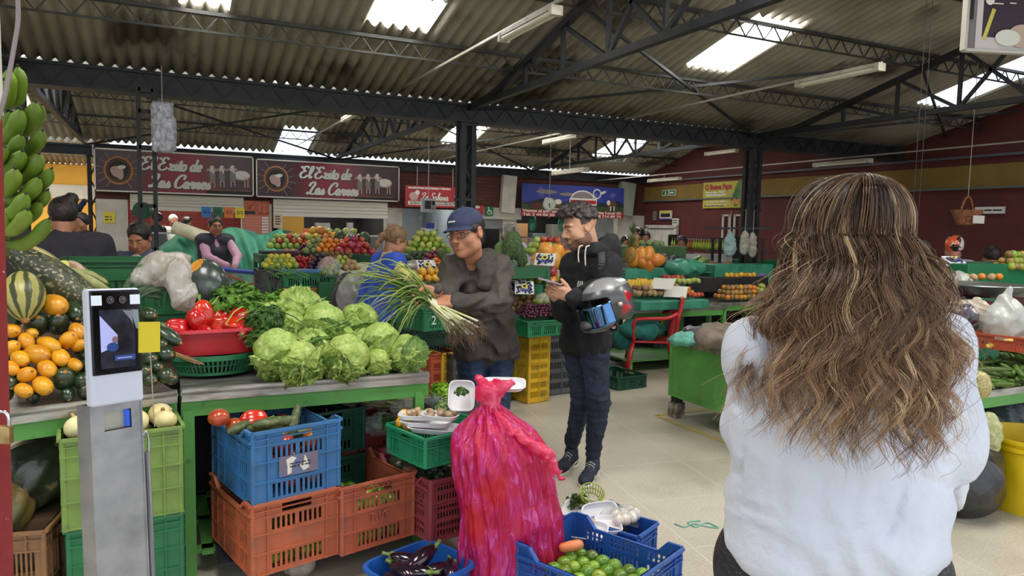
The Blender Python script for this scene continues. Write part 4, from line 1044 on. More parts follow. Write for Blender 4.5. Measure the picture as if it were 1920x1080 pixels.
p=gy(44,555,3.5);o=place(me,'striped_squash','big striped green and cream squash beside the red post','squash',None,p,aim(Vector((.1,-.5,-.75))),.82*.96);MB().lathe([(.0,.158),(.012,.156),(.02,.148),(.022,.14)],10).obj('stalk_scar',V_SCAR,o,smooth=True)
M_long=mat('grey_green_rind',srgb(58,62,34),.55,srgb(34,40,22),9,(.4,.6),col3=srgb(150,146,112),scale3=70,mix3=(.54,.66),bump=.15,detail=6)
a,b_=gy(8,462,3.75),gy(192,585,3.62);mid=(a+b_)/2;L=(b_-a).length
mb=lobed(.085,9,.02,lambda t:.62+.38*math.sin(min(1,t*1.15)*PI/2),40,30,L/2/.085,.04,8);me=mb.mesh('long',M_long,True)
o=place(me,'long_squash','long warty grey-green squash lying diagonally above the yellow squashes','squash',None,mid,aim(b_-a),1.0)
MB().tube([(0,0,-L/2+.03),(.0,0,-L/2-.03),(.02,.01,-L/2-.07)],[.03,.024,.03],8).obj('stalk',mat('dry_stalk',srgb(66,54,36),.9,srgb(34,30,22),20),o,smooth=True)
a,b_=gy(45,466,3.95),gy(120,516,3.9);L=(b_-a).length
me=lobed(.05,10,.03,lambda t:.8,40,20,L/2/.05,.02,9).mesh('pale',striped(srgb(104,104,66),srgb(176,168,110),8),True)
place(me,'pale_striped_squash','slender pale striped squash behind the long grey-green one','squash',None,(a+b_)/2,aim(b_-a),1.15)
# corn cobs in husks and leek leaves
def husk(px0,py0,px1,py1,Y,r,lab,m):
 a,b_=gy(px0,py0,Y),gy(px1,py1,Y-.03);b=MB()
 for k in range(7):
  an=2*PI*k/7;R=aim(b_-a);L=(b_-a).length
  def fn(u,v,an=an,k=k):
   z=v*L*(1+.12*math.sin(k*2.3));w=r*(math.sin(PI*min(1,v*.9+.1))**.6);aa=an+(u-.5)*1.5
   q=R@Vector((w*math.cos(aa),w*math.sin(aa),z));return a+q
  b.grid(fn,4,12)
 return tag(b.obj('corn_husk',m,smooth=True),lab,'corn')
M_husk=mat('corn_husk',srgb(158,160,104),.6,srgb(120,126,70),30,stretch=(1,1,.2));M_husk2=mat('dry_husk',srgb(158,120,104),.7,srgb(190,160,140),24)
husk(120,505,205,545,3.85,.03,'pale green corn husk pointing at the terminal from behind the long squash',M_husk);husk(145,510,200,530,3.95,.028,'second green corn husk above the pointed one',M_husk)
husk(128,492,172,522,4.0,.026,'dry pinkish-brown corn husk behind the long squash',M_husk2)
place(lobed(.04,0,0).mesh('yf',mat('pale_yellow_fruit',srgb(206,204,110),.4,srgb(150,170,80),8),True),'yellow_fruit','small pale yellow fruit tucked by the dry corn husk','fruit',None,gy(120,502,4.0),None,.9)
husk(92,478,112,512,4.05,.022,'bright green pod curling behind the pale striped squash',mat('pod_green',srgb(128,160,60),.5))

# green crate at the back, bag, cut pumpkin
C9=crate('bottle-green crate standing behind the counter before the bowed woman',gy(243,585,4.5),-.02,P_gr3,.62,.42,.3,'low',0)
tag(MB().box((C9.location.x,4.5,C9.location.z/2-.005),(.7,.5,C9.location.z-.01)).obj('back_table',mat('old_wood',(0,0,0))),'wooden table behind the counter carrying the bottle-green crate','table')
M_pump=mat('dark_pumpkin',srgb(44,56,50),.3,srgb(84,92,78),26,(.55,.7),coat=.5,bump=.1,bscale=22,sss=.0)
def pumpkin_cut():
 s=SDF((-.16,-.14,-.18),(.16,.14,.18),.006);s.ell((0,0,0),(.125,.11,.15),k=0);s.ell((-.09,-.03,.14),(.085,.09,.07),k=.004,cut=True)
 me=np_mesh('pumpkin',[s.arrays()],[M_pump,mat('pumpkin_flesh',srgb(232,150,40),.5,srgb(240,180,70),20)],matfn=lambda c:((((c[:,0]+.09)/.085)**2+((c[:,1]+.03)/.09)**2+((c[:,2]-.14)/.07)**2)<1.12)*1)
 p=gy(381,540,3.95);tag(link('cut_pumpkin',me,None,p),'dark green pumpkin with an orange cut, behind the celery','pumpkin')
pumpkin_cut()
M_bagw=mat('white_plastic_film',srgb(196,188,174),.28,srgb(226,222,216),14,spec=.8,bump=.5,bscale=9,transl=.45,alpha=.88)
def plastic_bag(label,p,r,seed,m=None,amp=.03,f=26,flat=.8,top=None,cat='bag',name='plastic_bag',stretch=(1,1,1)):
 R=max(r)*1.6;s=SDF((-R,-R,-r[2]*1.2-.02),(R,R,R+.05),max(.006,R/45));s.ell((0,0,0),r,k=0)
 if top:s.cone((0,0,r[2]*.6),top,r[0]*.35,r[0]*.12,k=.06);
 s.wrinkle(amp,f,seed,stretch);s.plane((0,0,-r[2]*.9),(0,0,1),.01)
 o=link(name,np_mesh('bag',[s.arrays()],m or M_bagw),None,p);return tag(o,label,cat)
def draped_bag():
 P=[gy(235,568,3.9),gy(262,528,3.9),gy(300,502,3.92),gy(328,505,3.9),gy(345,560,3.82),gy(330,505,4.0),gy(345,485,4.05)]
 lo=Vector([min(q[i] for q in P)-.1 for i in range(3)]);hi=Vector([max(q[i] for q in P)+.1 for i in range(3)])
 s=SDF(lo,hi,.006);s.chain(P[:4],[.02,.04,.065,.07],.04);s.cone(P[3],P[4],.075,.05,.04);s.cone(P[3],gy(352,575,3.8),.06,.03,.04);s.cone(P[5],P[6],.05,.02,.03)
 s.wrinkle(.045,38,4,(.9,.9,.5));s.wrinkle(.014,90,6,(1,1,.4));tag(link('plastic_bag',np_mesh('bag',[s.arrays()],M_bagw),None),'crumpled whitish plastic bag over the leek leaves beside the cut pumpkin','bag')
draped_bag()
def leek_leaves():
 b=MB();r=random.Random(2)
 for i in range(16):
  a=gy(222+r.uniform(-6,16),575+r.uniform(-10,10),3.85);c=gy(300+r.uniform(-30,40),500+r.uniform(-14,60),3.9);w=.014+.01*r.random();mid=(a+c)/2+Vector((0,0,.03+.04*r.random()))
  C_=catmull([a,mid,c],6);vs=[]
  for j,q in enumerate(C_):ww=w*math.sin(PI*(j+1)/(len(C_)+1))**.5;vs+=[q+Vector((0,.3,.95))*ww+Vector((0,r.uniform(-.001,.001),0)),q-Vector((0,.3,.95))*ww]
  b.add(vs,[(2*j,2*j+1,2*j+3,2*j+2) for j in range(len(C_)-1)])
 o=b.obj('leek_leaves',mat('leek_green',srgb(66,96,52),.45,srgb(40,66,36),12,(.4,.6),stretch=(1,1,6)));tag(o,'dark green leek leaves poking out around the whitish plastic bag','leek leaves');
 o.modifiers.new('t','SOLIDIFY').thickness=.002
leek_leaves()
tag(MB().box((.35,4.02,.9),(.7,.3,.14)).obj('display_step',mat('old_wood',(0,0,0))),'wooden step at the back of the counter below bag and cut pumpkin','display step')

# ------------------------------------------------------------------ red tub of peppers on a green basket, green basin
def tub(label,c,w,d,h,m,rz=0,flare=1.12,rim=.012,cat='tub',name='plastic_tub'):
 def ring(s,z,q=0):
  out=[]
  for k in range(40):
   a=2*PI*k/40;x,y=math.cos(a),math.sin(a);e=.38
   out.append((math.copysign(abs(x)**e,x)*(w/2*s+q),math.copysign(abs(y)**e,y)*(d/2*s+q),z))
  return out
 rings=[ring(1,0)]+[ring(1+(flare-1)*t,h*t) for t in (.02,.5,1)]+[ring(flare,h,rim),ring(flare,h-.012,rim+.002),ring(flare,h-.012,rim-.002),ring(flare,h+.002,rim-.003),ring(flare,h+.002,-.004),ring(1+(flare-1)*.5,h*.5,-.004),ring(1,.006,-.005)]
 vs=[v for r_ in rings for v in r_];n=len(rings)
 fs=[(i*40+k,i*40+(k+1)%40,(i+1)*40+(k+1)%40,(i+1)*40+k) for i in range(n-1) for k in range(40)]+[tuple(range(39,-1,-1)),tuple((n-1)*40+k for k in range(40))]
 o=MB().add(vs,fs).obj(name,m,smooth=35);o.location=c;o.rotation_euler=(0,0,rz);return tag(o,label,cat)
def basket(label,c,rx,ry,h,m,rz=0,n=60,cat='basket',name='woven_basket'):
 """round basket with real vertical slots"""
 b=MB();
 for k in range(n):
  a0,a1=2*PI*(k+.22)/n,2*PI*(k+.78)/n;z0,z1=.012,h-.02
  q=[(rx*.84*math.cos(a),ry*.84*math.sin(a),z0) for a in (a0,a1)]+[(rx*math.cos(a),ry*math.sin(a),z1) for a in (a1,a0)]
  i=[(x*.975,y*.975,z) for x,y,z in q];b.add(q+i,[(0,1,2,3),(7,6,5,4),(1,5,6,2),(3,7,4,0)])
 for f0,z0,z1,t in ((1.0,h-.022,h,.012),(.92,h*.5-.003,h*.5+.003,.004),(.84,0,.014,.004)):
  for k in range(48):
   a0,a1=2*PI*k/48,2*PI*(k+1)/48;o_=lambda a,z,t_:((rx*f0+t_)*math.cos(a),(ry*f0+t_)*math.sin(a),z)
   b.add([o_(a0,z0,t),o_(a1,z0,t),o_(a1,z1,t),o_(a0,z1,t),o_(a0,z0,-.005),o_(a1,z0,-.005),o_(a1,z1,-.005),o_(a0,z1,-.005)],[(0,1,2,3),(7,6,5,4),(3,2,6,7),(1,0,4,5)])
 b.lathe([(.001,.006),(1,.006)],48);n0=len(b.v)-96
 for i in range(n0,len(b.v)):x,y,z=b.v[i];b.v[i]=(x*rx*.83,y*ry*.83,z)
 o=b.obj(name,m);o.location=c;o.rotation_euler=(0,0,rz);return tag(o,label,cat)
pb=gz(407,706,.862);pb=pb+Vector((0,.155,0))
basket('low green slatted basket under the red tub on the counter',pb,.205,.155,.095,P_gr2,.1)
P_red=mat('tub_red',srgb(200,44,54),.35,srgb(184,36,48),4,coat=.2)
tb=pb+Vector((-.005,.0,.096));TUB=tub('red plastic tub piled with red peppers',tb,.35,.23,.12,P_red,.1,1.14)
V_RED=mat('red_pepper',srgb(206,26,22),.2,srgb(176,14,18),9,coat=.6,vary=.12,sss=.04)
def pepper(seed):
 b=lobed(.042,4,.14,lambda t:.78+.3*t-.05*math.cos(t*9),32,16,1.35,.10,seed);me=b.mesh('pepper',V_RED,True)
 st=MB().tube([(0,0,.045),(0,.002,.062),(.006,.004,.08)],[.006,.006,.008],8);st.lathe([(.022,.047),(.014,.053),(.0,.055)],12)
 return me,st.mesh('stem',mat('pepper_stem',srgb(96,130,50),.5),True)
PEP=[pepper(i) for i in range(4)]
def put_pepper(px,py,dy,s,d,k,lab,grp,name='red_pepper'):
 p=gy(px,py,tb.y+dy);o=place(PEP[k][0],name,lab,'pepper',grp,p,aim(d,random.random()*6),s);link('stem',PEP[k][1],o);return o
for i,(px,py,dy,s,d) in enumerate([(368,603,-.02,1.15,(.3,.2,-1)),(384,588,.0,1.2,(-.3,.3,1)),(420,610,-.02,1.15,(-.9,.3,.1)),(452,598,-.0,1.3,(1,.3,.1)),(440,612,-.05,1.1,(1,.1,-.1)),(452,622,-.08,.95,(.05,-1,-.1)),(333,613,-.03,1.0,(-.8,-.3,.2)),(382,624,-.07,.8,(.6,-.5,.2)),(360,632,-.06,.85,(.2,-1,.2)),(405,630,-.05,.9,(.5,.5,.5)),(464,614,-.01,.8,(.3,.2,.7)),(410,600,.04,1.1,(.2,.2,1)),(350,622,.0,1.0,(.3,.3,.3)),(430,630,0,1,(0,0,1)),(390,632,.03,1,(1,0,0))]):
 put_pepper(px,py,dy,s,d,i%4,'red bell pepper on the heap in the red tub','red peppers in the red tub')
tag(tub('green plastic basin behind the red tub',Vector((gy(322,600,3.99).x,3.99,.975)),.3,.22,.11,P_gr2,.1,1.2,cat='basin',name='plastic_basin'))
b=MB();r=random.Random(4)
for i in range(14):a=gy(326+r.random()*6,660+r.random()*8,tb.y-.14);c_=gy(362+r.random()*22,676+r.random()*8,tb.y-.16);b.tube([a,(a+c_)/2+Vector((0,0,r.uniform(-.01,.01))),c_],.003,5)
tag(b.obj('dry_stems',mat('dry_stem',srgb(160,128,84),.8)),'bundle of dry cut stems lying on the green basket rim','stems')

# ------------------------------------------------------------------ lettuces
M_let=mat('lettuce_leaf',srgb(176,196,104),.42,srgb(136,168,70),4,(.42,.62),bump=.22,bscale=16,spec=.45,col3=srgb(206,214,146),scale3=3.4,mix3=(.55,.75),transl=.15,vary=.06,vdist=1.2)
M_let2=mat('lettuce_dark_leaf',srgb(124,156,72),.45,srgb(92,126,52),16,(.4,.6),bump=.3,bscale=30,transl=.15,vary=.08)
def lettuce(seed,outer=7,open_=.0):
 r=random.Random(seed);b=MB()
 def surf(th,ph,rad,sd,ruff):
  v=Vector((math.sin(th)*math.cos(ph),math.sin(th)*math.sin(ph),math.cos(th)))
  q=noise.noise(v*2.2+Vector((sd*3.1,0,0)))*.10+noise.noise(v*6+Vector((sd,5,0)))*.035
  vein=(1-abs(math.sin(ph*5+math.sin(th*3+sd)*.9)))**3*-.045
  return v*(rad*(1+q-vein*.7))
 b.grid(lambda u,v:surf(PI*min(max(v,.001),.999),2*PI*u,.95,seed,0),72,40,M_let,wrap=True)
 for k in range(outer):
  ph0=2*PI*k/outer*1.0+r.uniform(-.3,.3)+seed;tilt=r.uniform(.2,.7);wid=r.uniform(.75,1.05);dark=r.random()<.25;R=Matrix.Rotation(ph0,3,'Z')@Matrix.Rotation(tilt,3,'Y')
  rad0=.985+.02*k/outer;curl=r.uniform(.05,.22);sd=r.random()*50;rise=r.uniform(1.5,2.1)
  def fn(u,v,wid=wid,R=R,rad0=rad0,curl=curl,sd=sd,rise=rise):
   s=(u-.5)*2;edge=max(abs(s)**3,max(0,(v-.75)/.25)**2)
   th=PI-.1-v*rise;ph=s*wid*math.sin(PI*min(1,v*.8+.13))
   x=Vector((math.sin(th)*math.cos(ph),math.sin(th)*math.sin(ph),math.cos(th)))
   n1=noise.noise(x*2.4+Vector((sd,0,0)));n2=noise.noise(x*11+Vector((0,sd,0)))
   veins=.06*math.exp(-(s*9)**2)*(1-v*.6)+.045*(1-abs(math.sin(s*8+.5*math.sin(v*7+sd))))**2*(.4+.6*v)*(1-.3*v)+.02*(1-abs(math.sin(s*19+v*5)))**2*v
   rad=rad0+.05*n1+veins+edge*(curl+.24*n2+.07*math.sin(s*14+sd))
   return R@(x*rad)
  b.grid(fn,44,30,M_let2 if dark else M_let)
 me=b.mesh('lettuce',smooth=True);return me
LET=[lettuce(s,o) for s,o in ((1,8),(2,7),(3,9),(4,6),(6,8))]
lets=[(560,580,39,3.80,0,'largest lettuce, topmost at the back with a browned leaf'),(607,607,36,3.62,1,'round lettuce in the second row, right of the topmost one'),(673,604,33,3.68,4,'lettuce highest on the right side of the heap'),(519,659,38,3.44,2,'lettuce nearest the red tub, fanned leaves'),
(590,645,32,3.55,3,'pale-ribbed lettuce in the middle of the heap'),(543,618,32,3.66,2,'loose-leaved lettuce under the topmost one'),(560,678,37,3.37,1,'wide squat lettuce lying at the front edge, left of centre'),(650,668,37,3.38,4,'ruffled lettuce at the front edge in the middle'),
(713,642,34,3.52,0,'yellow-green lettuce right of the middle, leaning on its neighbour'),(708,678,22,3.40,3,'smallest lettuce at the front edge, pale yellow'),(763,660,29,3.42,3,'pale trimmed lettuce at the right end of the counter with rusty spots'),(637,634,28,3.6,2,'dark leafy lettuce wedged in the centre of the heap'),(505,600,30,3.72,2,'dark leafy lettuce at the back beside the celery'),
(600,680,22,3.5,2,None),(680,640,28,3.6,1,None),(640,655,28,3.6,0,None),(560,650,30,3.6,0,None),(520,640,30,3.65,0,None),(740,672,20,3.5,0,None)]
random.seed(11)
for i,(px,py,r,Y,k,lab) in enumerate(lets):
 p=gy(px,py,Y);D=p.dot(FH);s=1.13*r*D/F_PX;
 p.z=max(p.z,.85+s*.8)
 R=Matrix.Rotation(random.uniform(-.9,.9),3,'Z')@Matrix.Rotation(-random.uniform(.3,1.2),3,'X')@Matrix.Rotation(random.uniform(0,6),3,'Z')
 place(LET[k],'lettuce',lab or 'lettuce half hidden inside the lettuce heap','lettuce',None if lab else 'half hidden lettuces',p,R,(s*1.02,s*1.02,s*(1.05 if i not in (6,) else .95)))

# ------------------------------------------------------------------ celery and coriander heap
def leaf_heap(name,label,pts,n,m,size=.03,seed=1,stems=None,cat='herbs',spread=.03,ms=None):
 r=random.Random(seed);b=MB()
 for i in range(n):
  c,rad=pts[r.randrange(len(pts))];v=Vector((r.gauss(0,1),r.gauss(0,1),abs(r.gauss(0,1))*1.0+.1)).normalized();p=c+v*rad*r.uniform(.75,1.1)
  s=size*r.uniform(.6,1.3);nrm=(v+Vector((r.gauss(0,.5),r.gauss(0,.5),r.gauss(.3,.4)))).normalized();x=nrm.orthogonal().normalized();x=Matrix.Rotation(r.uniform(0,6.28),3,nrm)@x;y=nrm.cross(x)
  # lobed leaf, three fingers
  out=[(0,-.5),(.25,-.2),(.7,-.25),(.55,.05),(.9,.25),(.45,.35),(.3,.75),(0,1.0),(-.3,.75),(-.45,.35),(-.9,.25),(-.55,.05),(-.7,-.25),(-.25,-.2)]
  vs=[p+nrm*(s*.25)]+[p+x*(q[0]*s)+y*(q[1]*s)+nrm*(s*r.uniform(-.2,.15)) for q in out]
  b.add(vs,[(0,k+1,(k+1)%14+1) for k in range(14)],m)
 for i in range(stems or 0):
  c,rad=pts[r.randrange(len(pts))];a=c+Vector((r.gauss(0,.3),r.gauss(0,.3),r.uniform(0,.9)))*rad;e=a+Vector((r.uniform(-.12,.12),-.05-.1*r.random(),r.uniform(-.08,.05)))
  b.tube([a,(a+e)/2+Vector((0,0,.015)),e],[.0035,.003,.0025],5,ms or m)
 o=b.obj(name,None);return tag(o,label,cat)
M_cel=mat('celery_leaf',srgb(104,150,50),.45,srgb(62,104,34),18,(.4,.6),transl=.3,spec=.4)
M_cel2=mat('coriander_leaf',srgb(74,112,40),.5,srgb(48,80,30),18,transl=.25)
cp=[(gy(430,590,3.85),.13),(gy(470,600,3.8),.12),(gy(505,590,3.85),.1),(gy(400,580,3.95),.09),(gy(455,565,3.95),.09),(gy(530,575,3.95),.08),(gy(485,615,3.72),.09)]
leaf_heap('celery_leaves','leafy green celery heap behind the red tub of peppers',cp,1500,M_cel,.026,3,60,ms=mat('celery_stalk',srgb(160,186,96),.4))
leaf_heap('spinach_bundle','darker green leaves between the celery and the lettuces',[(gy(495,645,3.6),.08),(gy(500,610,3.65),.09)],300,M_cel2,.035,5,6)
def tall_greens():
 b=MB();r=random.Random(9)
 for i in range(9):
  a=gy(505+r.random()*20,560,3.98);c_=a+Vector((r.uniform(-.05,.1),0,.12+.08*r.random()));e=c_+Vector((.05+.08*r.random(),0,-.03));P_=catmull([a,c_,e],6);vs=[]
  for q in P_:vs+=[q+Vector((0,0,.004)),q-Vector((0,0,.004))]
  b.add(vs,[(2*j,2*j+1,2*j+3,2*j+2) for j in range(len(P_)-1)])
 o=b.obj('spring_onions',M_cel2);o.modifiers.new('t','SOLIDIFY').thickness=.0015;tag(o,'few thin arching green blades above the celery heap','spring onion tops')
tall_greens()

# ------------------------------------------------------------------ green plantain bunch by the post
M_ban2=mat('green_plantain',srgb(112,140,40),.45,srgb(88,116,32),7,(.4,.65),col3=srgb(40,38,26),scale3=11,mix3=(.68,.72),bump=.05,vary=.1,coat=.15)
def plantains():
 e=empty('plantain_bunch',at(-5,300,2.1),0,'hanging bunch of green plantains beside the red post','plantains')
 L_=[(30,260,45,60,75,.0),(95,250,100,45,72,.03),(0,250,20,120,60,-.06),(10,430,115,285,88,-.03),(90,400,200,245,82,.0),(190,370,235,260,50,.05),(15,500,120,430,75,-.05),(110,500,240,405,78,.0),(20,590,125,520,84,-.05),(110,650,220,535,88,-.02),
 (20,720,85,620,86,-.07),(150,690,290,620,74,.0),(50,760,220,670,84,-.03),(140,790,268,740,74,.02),(30,840,145,760,84,-.06),(110,870,222,805,70,.0),(35,930,155,850,84,-.05),(50,1010,278,900,78,-.02),(0,540,30,500,50,-.08),(0,960,40,880,60,-.02),(5,360,60,300,60,.05),(60,620,110,560,70,.06)]
 for i,(x0,y0,x1,y1,w,dd) in enumerate(L_):
  D=2.1+dd;a,c_=at(x0/3-14,y0/3+110+8,D+.08),at(x1/3,y1/3+110,D-.02);w=w/3*D/F_PX/2;d=c_-a;bow=d.cross(FH).normalized()*(-.16*d.length)
  if bow.z>0:bow=-bow
  P_=catmull([a,a+d*.35+bow*.8,a+d*.7+bow*.7,c_],5);n=len(P_)
  rs=[w*min(1,.45+1.6*(j/(n-1)))*(1 if j/(n-1)<.8 else max(.16,1-((j/(n-1)-.8)/.2)**1.6*.84)) for j in range(n)]
  b=MB();b.tube([p-e.location for p in P_],rs,10,M_ban2);q=P_[-1]-e.location;dd_=(P_[-1]-P_[-2]).normalized();b.tube([q-dd_*.002,q+dd_*.007],[w*.2,w*.14],6,mat('plantain_tip',srgb(52,46,34),.9));b.obj('plantain',None,e,smooth=50)
 st=MB();st.tube([at(-14,90,2.15)-e.location,at(0,300,2.2)-e.location,at(4,480,2.18)-e.location],[.018,.025,.02],10);st.obj('stalk',mat('plantain_stalk',srgb(96,110,48),.7),e,smooth=True)
 w_=MB();w_.tube([at(62,275,2.15)-e.location,at(72,290,2.13)-e.location,at(84,310,2.15)-e.location],[.006,.008,.003],6);w_.obj('withered_flower',mat('withered',srgb(110,92,72),.9),e,smooth=True)
 MB().bar((0,0,.28),(at(0,-200,2.15)-e.location),.008).obj('hook_wire',M_cond,e)
plantains()
def post():
 p0,p1=at(5,250,1.13),at(26,1080,1.13)
 d=(p0-p1)/(p0.z-p1.z);foot=p1-d*p1.z;top=foot+d*3.1
 e=empty('red_post',(foot.x,foot.y,0),0,'red painted steel post at the left edge with a brass padlock','post')
 u=-RT;v=FH;b=MB();W=.06
 f0,f1=Vector((0,0,0)),Vector((top.x-foot.x,top.y-foot.y,3.1));vs=[]
 for q in (f0,f1):vs+=[q-v*W,q+u*W-v*W,q+u*W,q]
 b.add(vs,[(0,1,2,3),(7,6,5,4),(0,4,5,1),(1,5,6,2),(2,6,7,3),(3,7,4,0)]);b.obj('shaft',mat('chipped_red_paint',srgb(150,50,52),.45,srgb(132,42,44),5,col3=srgb(214,200,196),scale3=36,mix3=(.70,.74),bump=.1),e)
 # padlock
 q=at(6,815,1.045)-e.location;b=SDF((-.03,-.02,-.03),(.03,.02,.03),.0012);b.box((0,0,0),(.0125,.006,.0135),k=0,rnd=.002)
 R=Matrix.Rotation(-YAW,3,'Z');P_,Q_=b.arrays();me=np_mesh('lock',[(P_,Q_)],mat('brass',srgb(190,160,110),.35,srgb(150,120,76),40,metal=.7));me.transform(Matrix.Translation(q)@R.to_4x4());L=link('padlock',me,e)
 s=MB();P2=[q+R@Vector(v) for v in ((-.009,0,.012),(-.009,0,.026),(-.004,0,.034),(.004,0,.034),(.009,0,.026),(.009,0,.012))];s.tube(catmull(P2,5),.0026,8);s.obj('shackle',mat('chrome',srgb(214,214,216),.15,metal=1),L,smooth=True)
 n=MB();n.box(tuple(at(0,90,1.12)-e.location+Vector((-.01,0,0))),(.02,.02,.2));n.obj('paper_note',C_w,e)
 c=MB();c.tube(catmull([at(-5,230,1.06)-e.location,at(10,175,1.05)-e.location,at(26,90,1.06)-e.location,at(34,30,1.06)-e.location,at(30,-60,1.08)-e.location],6),.0035,6);c.obj('cable',mat('grey_cable',srgb(150,136,134),.5),e,smooth=True)
post()

# ------------------------------------------------------------------ face-recognition terminal on its steel stand
def kiosk():
 D=1.45;TL,TR,BR,BL=at(157,544,D-.045),at(252,538,D+.045),at(281,750,D+.04),at(179,762,D-.05)
 x=(TR-TL+BR-BL).normalized();y=(TL-BL+TR-BR);y=(y-x*y.dot(x)).normalized();z=x.cross(y)
 if z.dot(FH)>0:z=-z
 c=(TL+TR+BR+BL)/4;W=((TR-TL).length+(BR-BL).length)/2;H=((TL-BL).length+(TR-BR).length)/2
 R=Matrix((x,y,z)).transposed();foot=c-y*(c.z/y.z)
 e=empty('face_terminal',(foot.x,foot.y,0),0,'white face recognition terminal with black screen leaning on a steel stand','terminal')
 Mk=Matrix.Translation(c-e.location)@R.to_4x4()
 def ob(mb,name,m=None,par=None,sm=False):
  me=mb.mesh(name,m,sm);me.transform(Mk);return link(name,me,par or e)
 s=SDF((-W/2-.02,-H/2-.02,-.06),(W/2+.02,H/2+.02,.02),.0016);s.box((0,0,-.012),(W/2,H/2,.012),k=0,rnd=.006);me=np_mesh('h',[s.arrays()],mat('terminal_white',srgb(212,218,232),.3,coat=.3));me.transform(Mk);head=link('head',me,e)
 s=SDF((-W/2-.02,-H*.5,-.001),(W/2+.02,H/2+.02,.012),.0014);yb=-H/2+H*.265;s.box((0,(H/2-.004+yb)/2,.0015),(W/2-.003,(H/2-.004-yb)/2,.0025),k=0,rnd=.002);me=np_mesh('g',[s.arrays()],mat('black_glass',srgb(8,8,11),.12,spec=.35));me.transform(Mk);scr=link('black_glass',me,e)
 a=Art();a.z=.0045;L_=mat('lamp_white',srgb(232,240,250),.3,emit=(.9,.95,1),estr=.12);Dk=mat('lens_dark',srgb(30,32,40),.1,coat=1)
 for sx in (-1,1):a.rect(sx*W*.365-.0105,H/2-.034,sx*W*.365+.0105,H/2-.014,L_)
 for sx in (-1,1):a.disc(sx*.012,H/2-.024,.0075,.0075,C_gr);a.disc(sx*.012,H/2-.024,.0065,.0065,Dk);a.ring(sx*.012,H/2-.024,.0032,.0042,C_gr);a.disc(sx*.012+.001,H/2-.023,.0009,.0009,C_w,n=8)
 me=a.b.mesh('cameras');me.transform(Mk);link('camera_and_lamps',me,scr)
 a=Art();a.z=.0045;SB=mat('screen_navy',srgb(20,21,32),.15,srgb(48,48,58),30,emit=srgb(34,36,52),estr=.25,spec=.4);SP=mat('screen_lilac',srgb(150,154,196),.2,emit=srgb(150,156,206),estr=.6);SB2=mat('screen_blue',srgb(40,60,110),.2,emit=srgb(40,70,140),estr=.4)
 x0,x1,y0,y1=-W*.33,W*.33,yb+.012,H/2-.043;a.rect(x0,y0,x1,y1,SB);hh=y1-y0;ww=x1-x0
 a.poly([(x0+.001,y1-hh*.1),(x0+ww*.05,y1-hh*.12),(x0+ww*.5,y1-hh*.44),(x0+ww*.48,y1-hh*.62),(x0+ww*.2,y1-hh*.68),(x0+.001,y1-hh*.72)],SP)
 a.disc(x0+ww*.42,y1-hh*.52,.006,.007,mat('screen_person',srgb(120,100,110),.3,emit=srgb(110,92,104),estr=.4));a.disc(x0+ww*.34,y1-hh*.64,.012,.009,SB2)
 a.poly([(x1-ww*.35,y1-.002),(x1-.002,y1-.004),(x1-.004,y1-hh*.28),(x1-ww*.1,y1-hh*.2)],mat('screen_grey',srgb(110,112,120),.2,emit=srgb(100,104,114),estr=.4));a.rect(x0+ww*.38,y1-hh*.88,x1-ww*.02,y1-hh*.79,SB2);a.rect(x0+ww*.45,y1-hh*.845,x1-ww*.12,y1-hh*.83,SP)
 me=a.b.mesh('screen');me.transform(Mk);link('screen',me,scr)
 a=Art();a.z=.0047;a.poly([(W*.42,H/2-.045),(W*.28,H/2-.045),(W*.36,yb+.09),(W*.44,yb+.085)],mat('film_glare',srgb(150,158,168),.2));me=a.b.mesh('peel');me.transform(Mk);link('peeling_film_glare',me,scr)  # glare on the screen film painted as a pale grey strip
 # stand: folded steel channel running to the floor along the same lean
 Ls=(c-foot).length;b=MB();w2=W/2*.97;zz=-.05
 top=-H/2+.002;wy0,wy1,wx=top-.032,top-.014,.028
 holes=[(w2-wx-.002,w2+wx+.004,0,0)]
 Z_=Vector((0,0,-1));_panel(b,Vector((-w2,-Ls,-.012)),Vector((1,0,0)),Vector((0,1,0)),Z_,2*w2,Ls+top,.003,[(w2-wx+.003,w2+wx+.003,Ls+top-.055,Ls+top-.016)])
 for sx in (-1,1):b.box((sx*w2,(-Ls+top)/2,-.035),(.003,Ls+top,.05))
 b.box((0,(-Ls+top)/2,-.06),(2*w2,Ls+top,.003));me=b.mesh('stand',mat('brushed_steel',srgb(178,178,180),.36,srgb(146,147,150),3,(.35,.7),metal=.6,stretch=(6,1,6)));me.transform(Mk);st=link('stand',me,e)
 a=MB();a.box((.003,top-.036,-.03),(wx*2,.039,.004));me=a.mesh('recess',mat('recess_steel',srgb(190,186,170),.3,metal=.5));me.transform(Mk);link('recess_plate',me,st);me=MB().box((wx-.001,top-.036,-.022),(.005,.034,.01)).mesh('b',mat('blue_glow',srgb(40,90,200),.3,emit=srgb(30,90,220),estr=.4));me.transform(Mk);link('blue_light',me,st)
 b=MB();b.tube(catmull([(w2-.002,top-.09,-.02),(w2+.012,top-.072,-.02),(w2+.018,top-.09,-.02),(w2+.017,top-.12,-.02)],5),.0028,8);me=b.mesh('hook',M_st,True);me.transform(Mk);link('hook',me,e)
 b=MB();b.tube([(w2+.013,top-.115,-.02),(w2+.0135,-Ls+.02,-.02)],.006,10);me=b.mesh('side_tube',mat('grey_tube',srgb(120,120,122),.4,metal=.5),True);me.transform(Mk);link('side_tube',me,e)
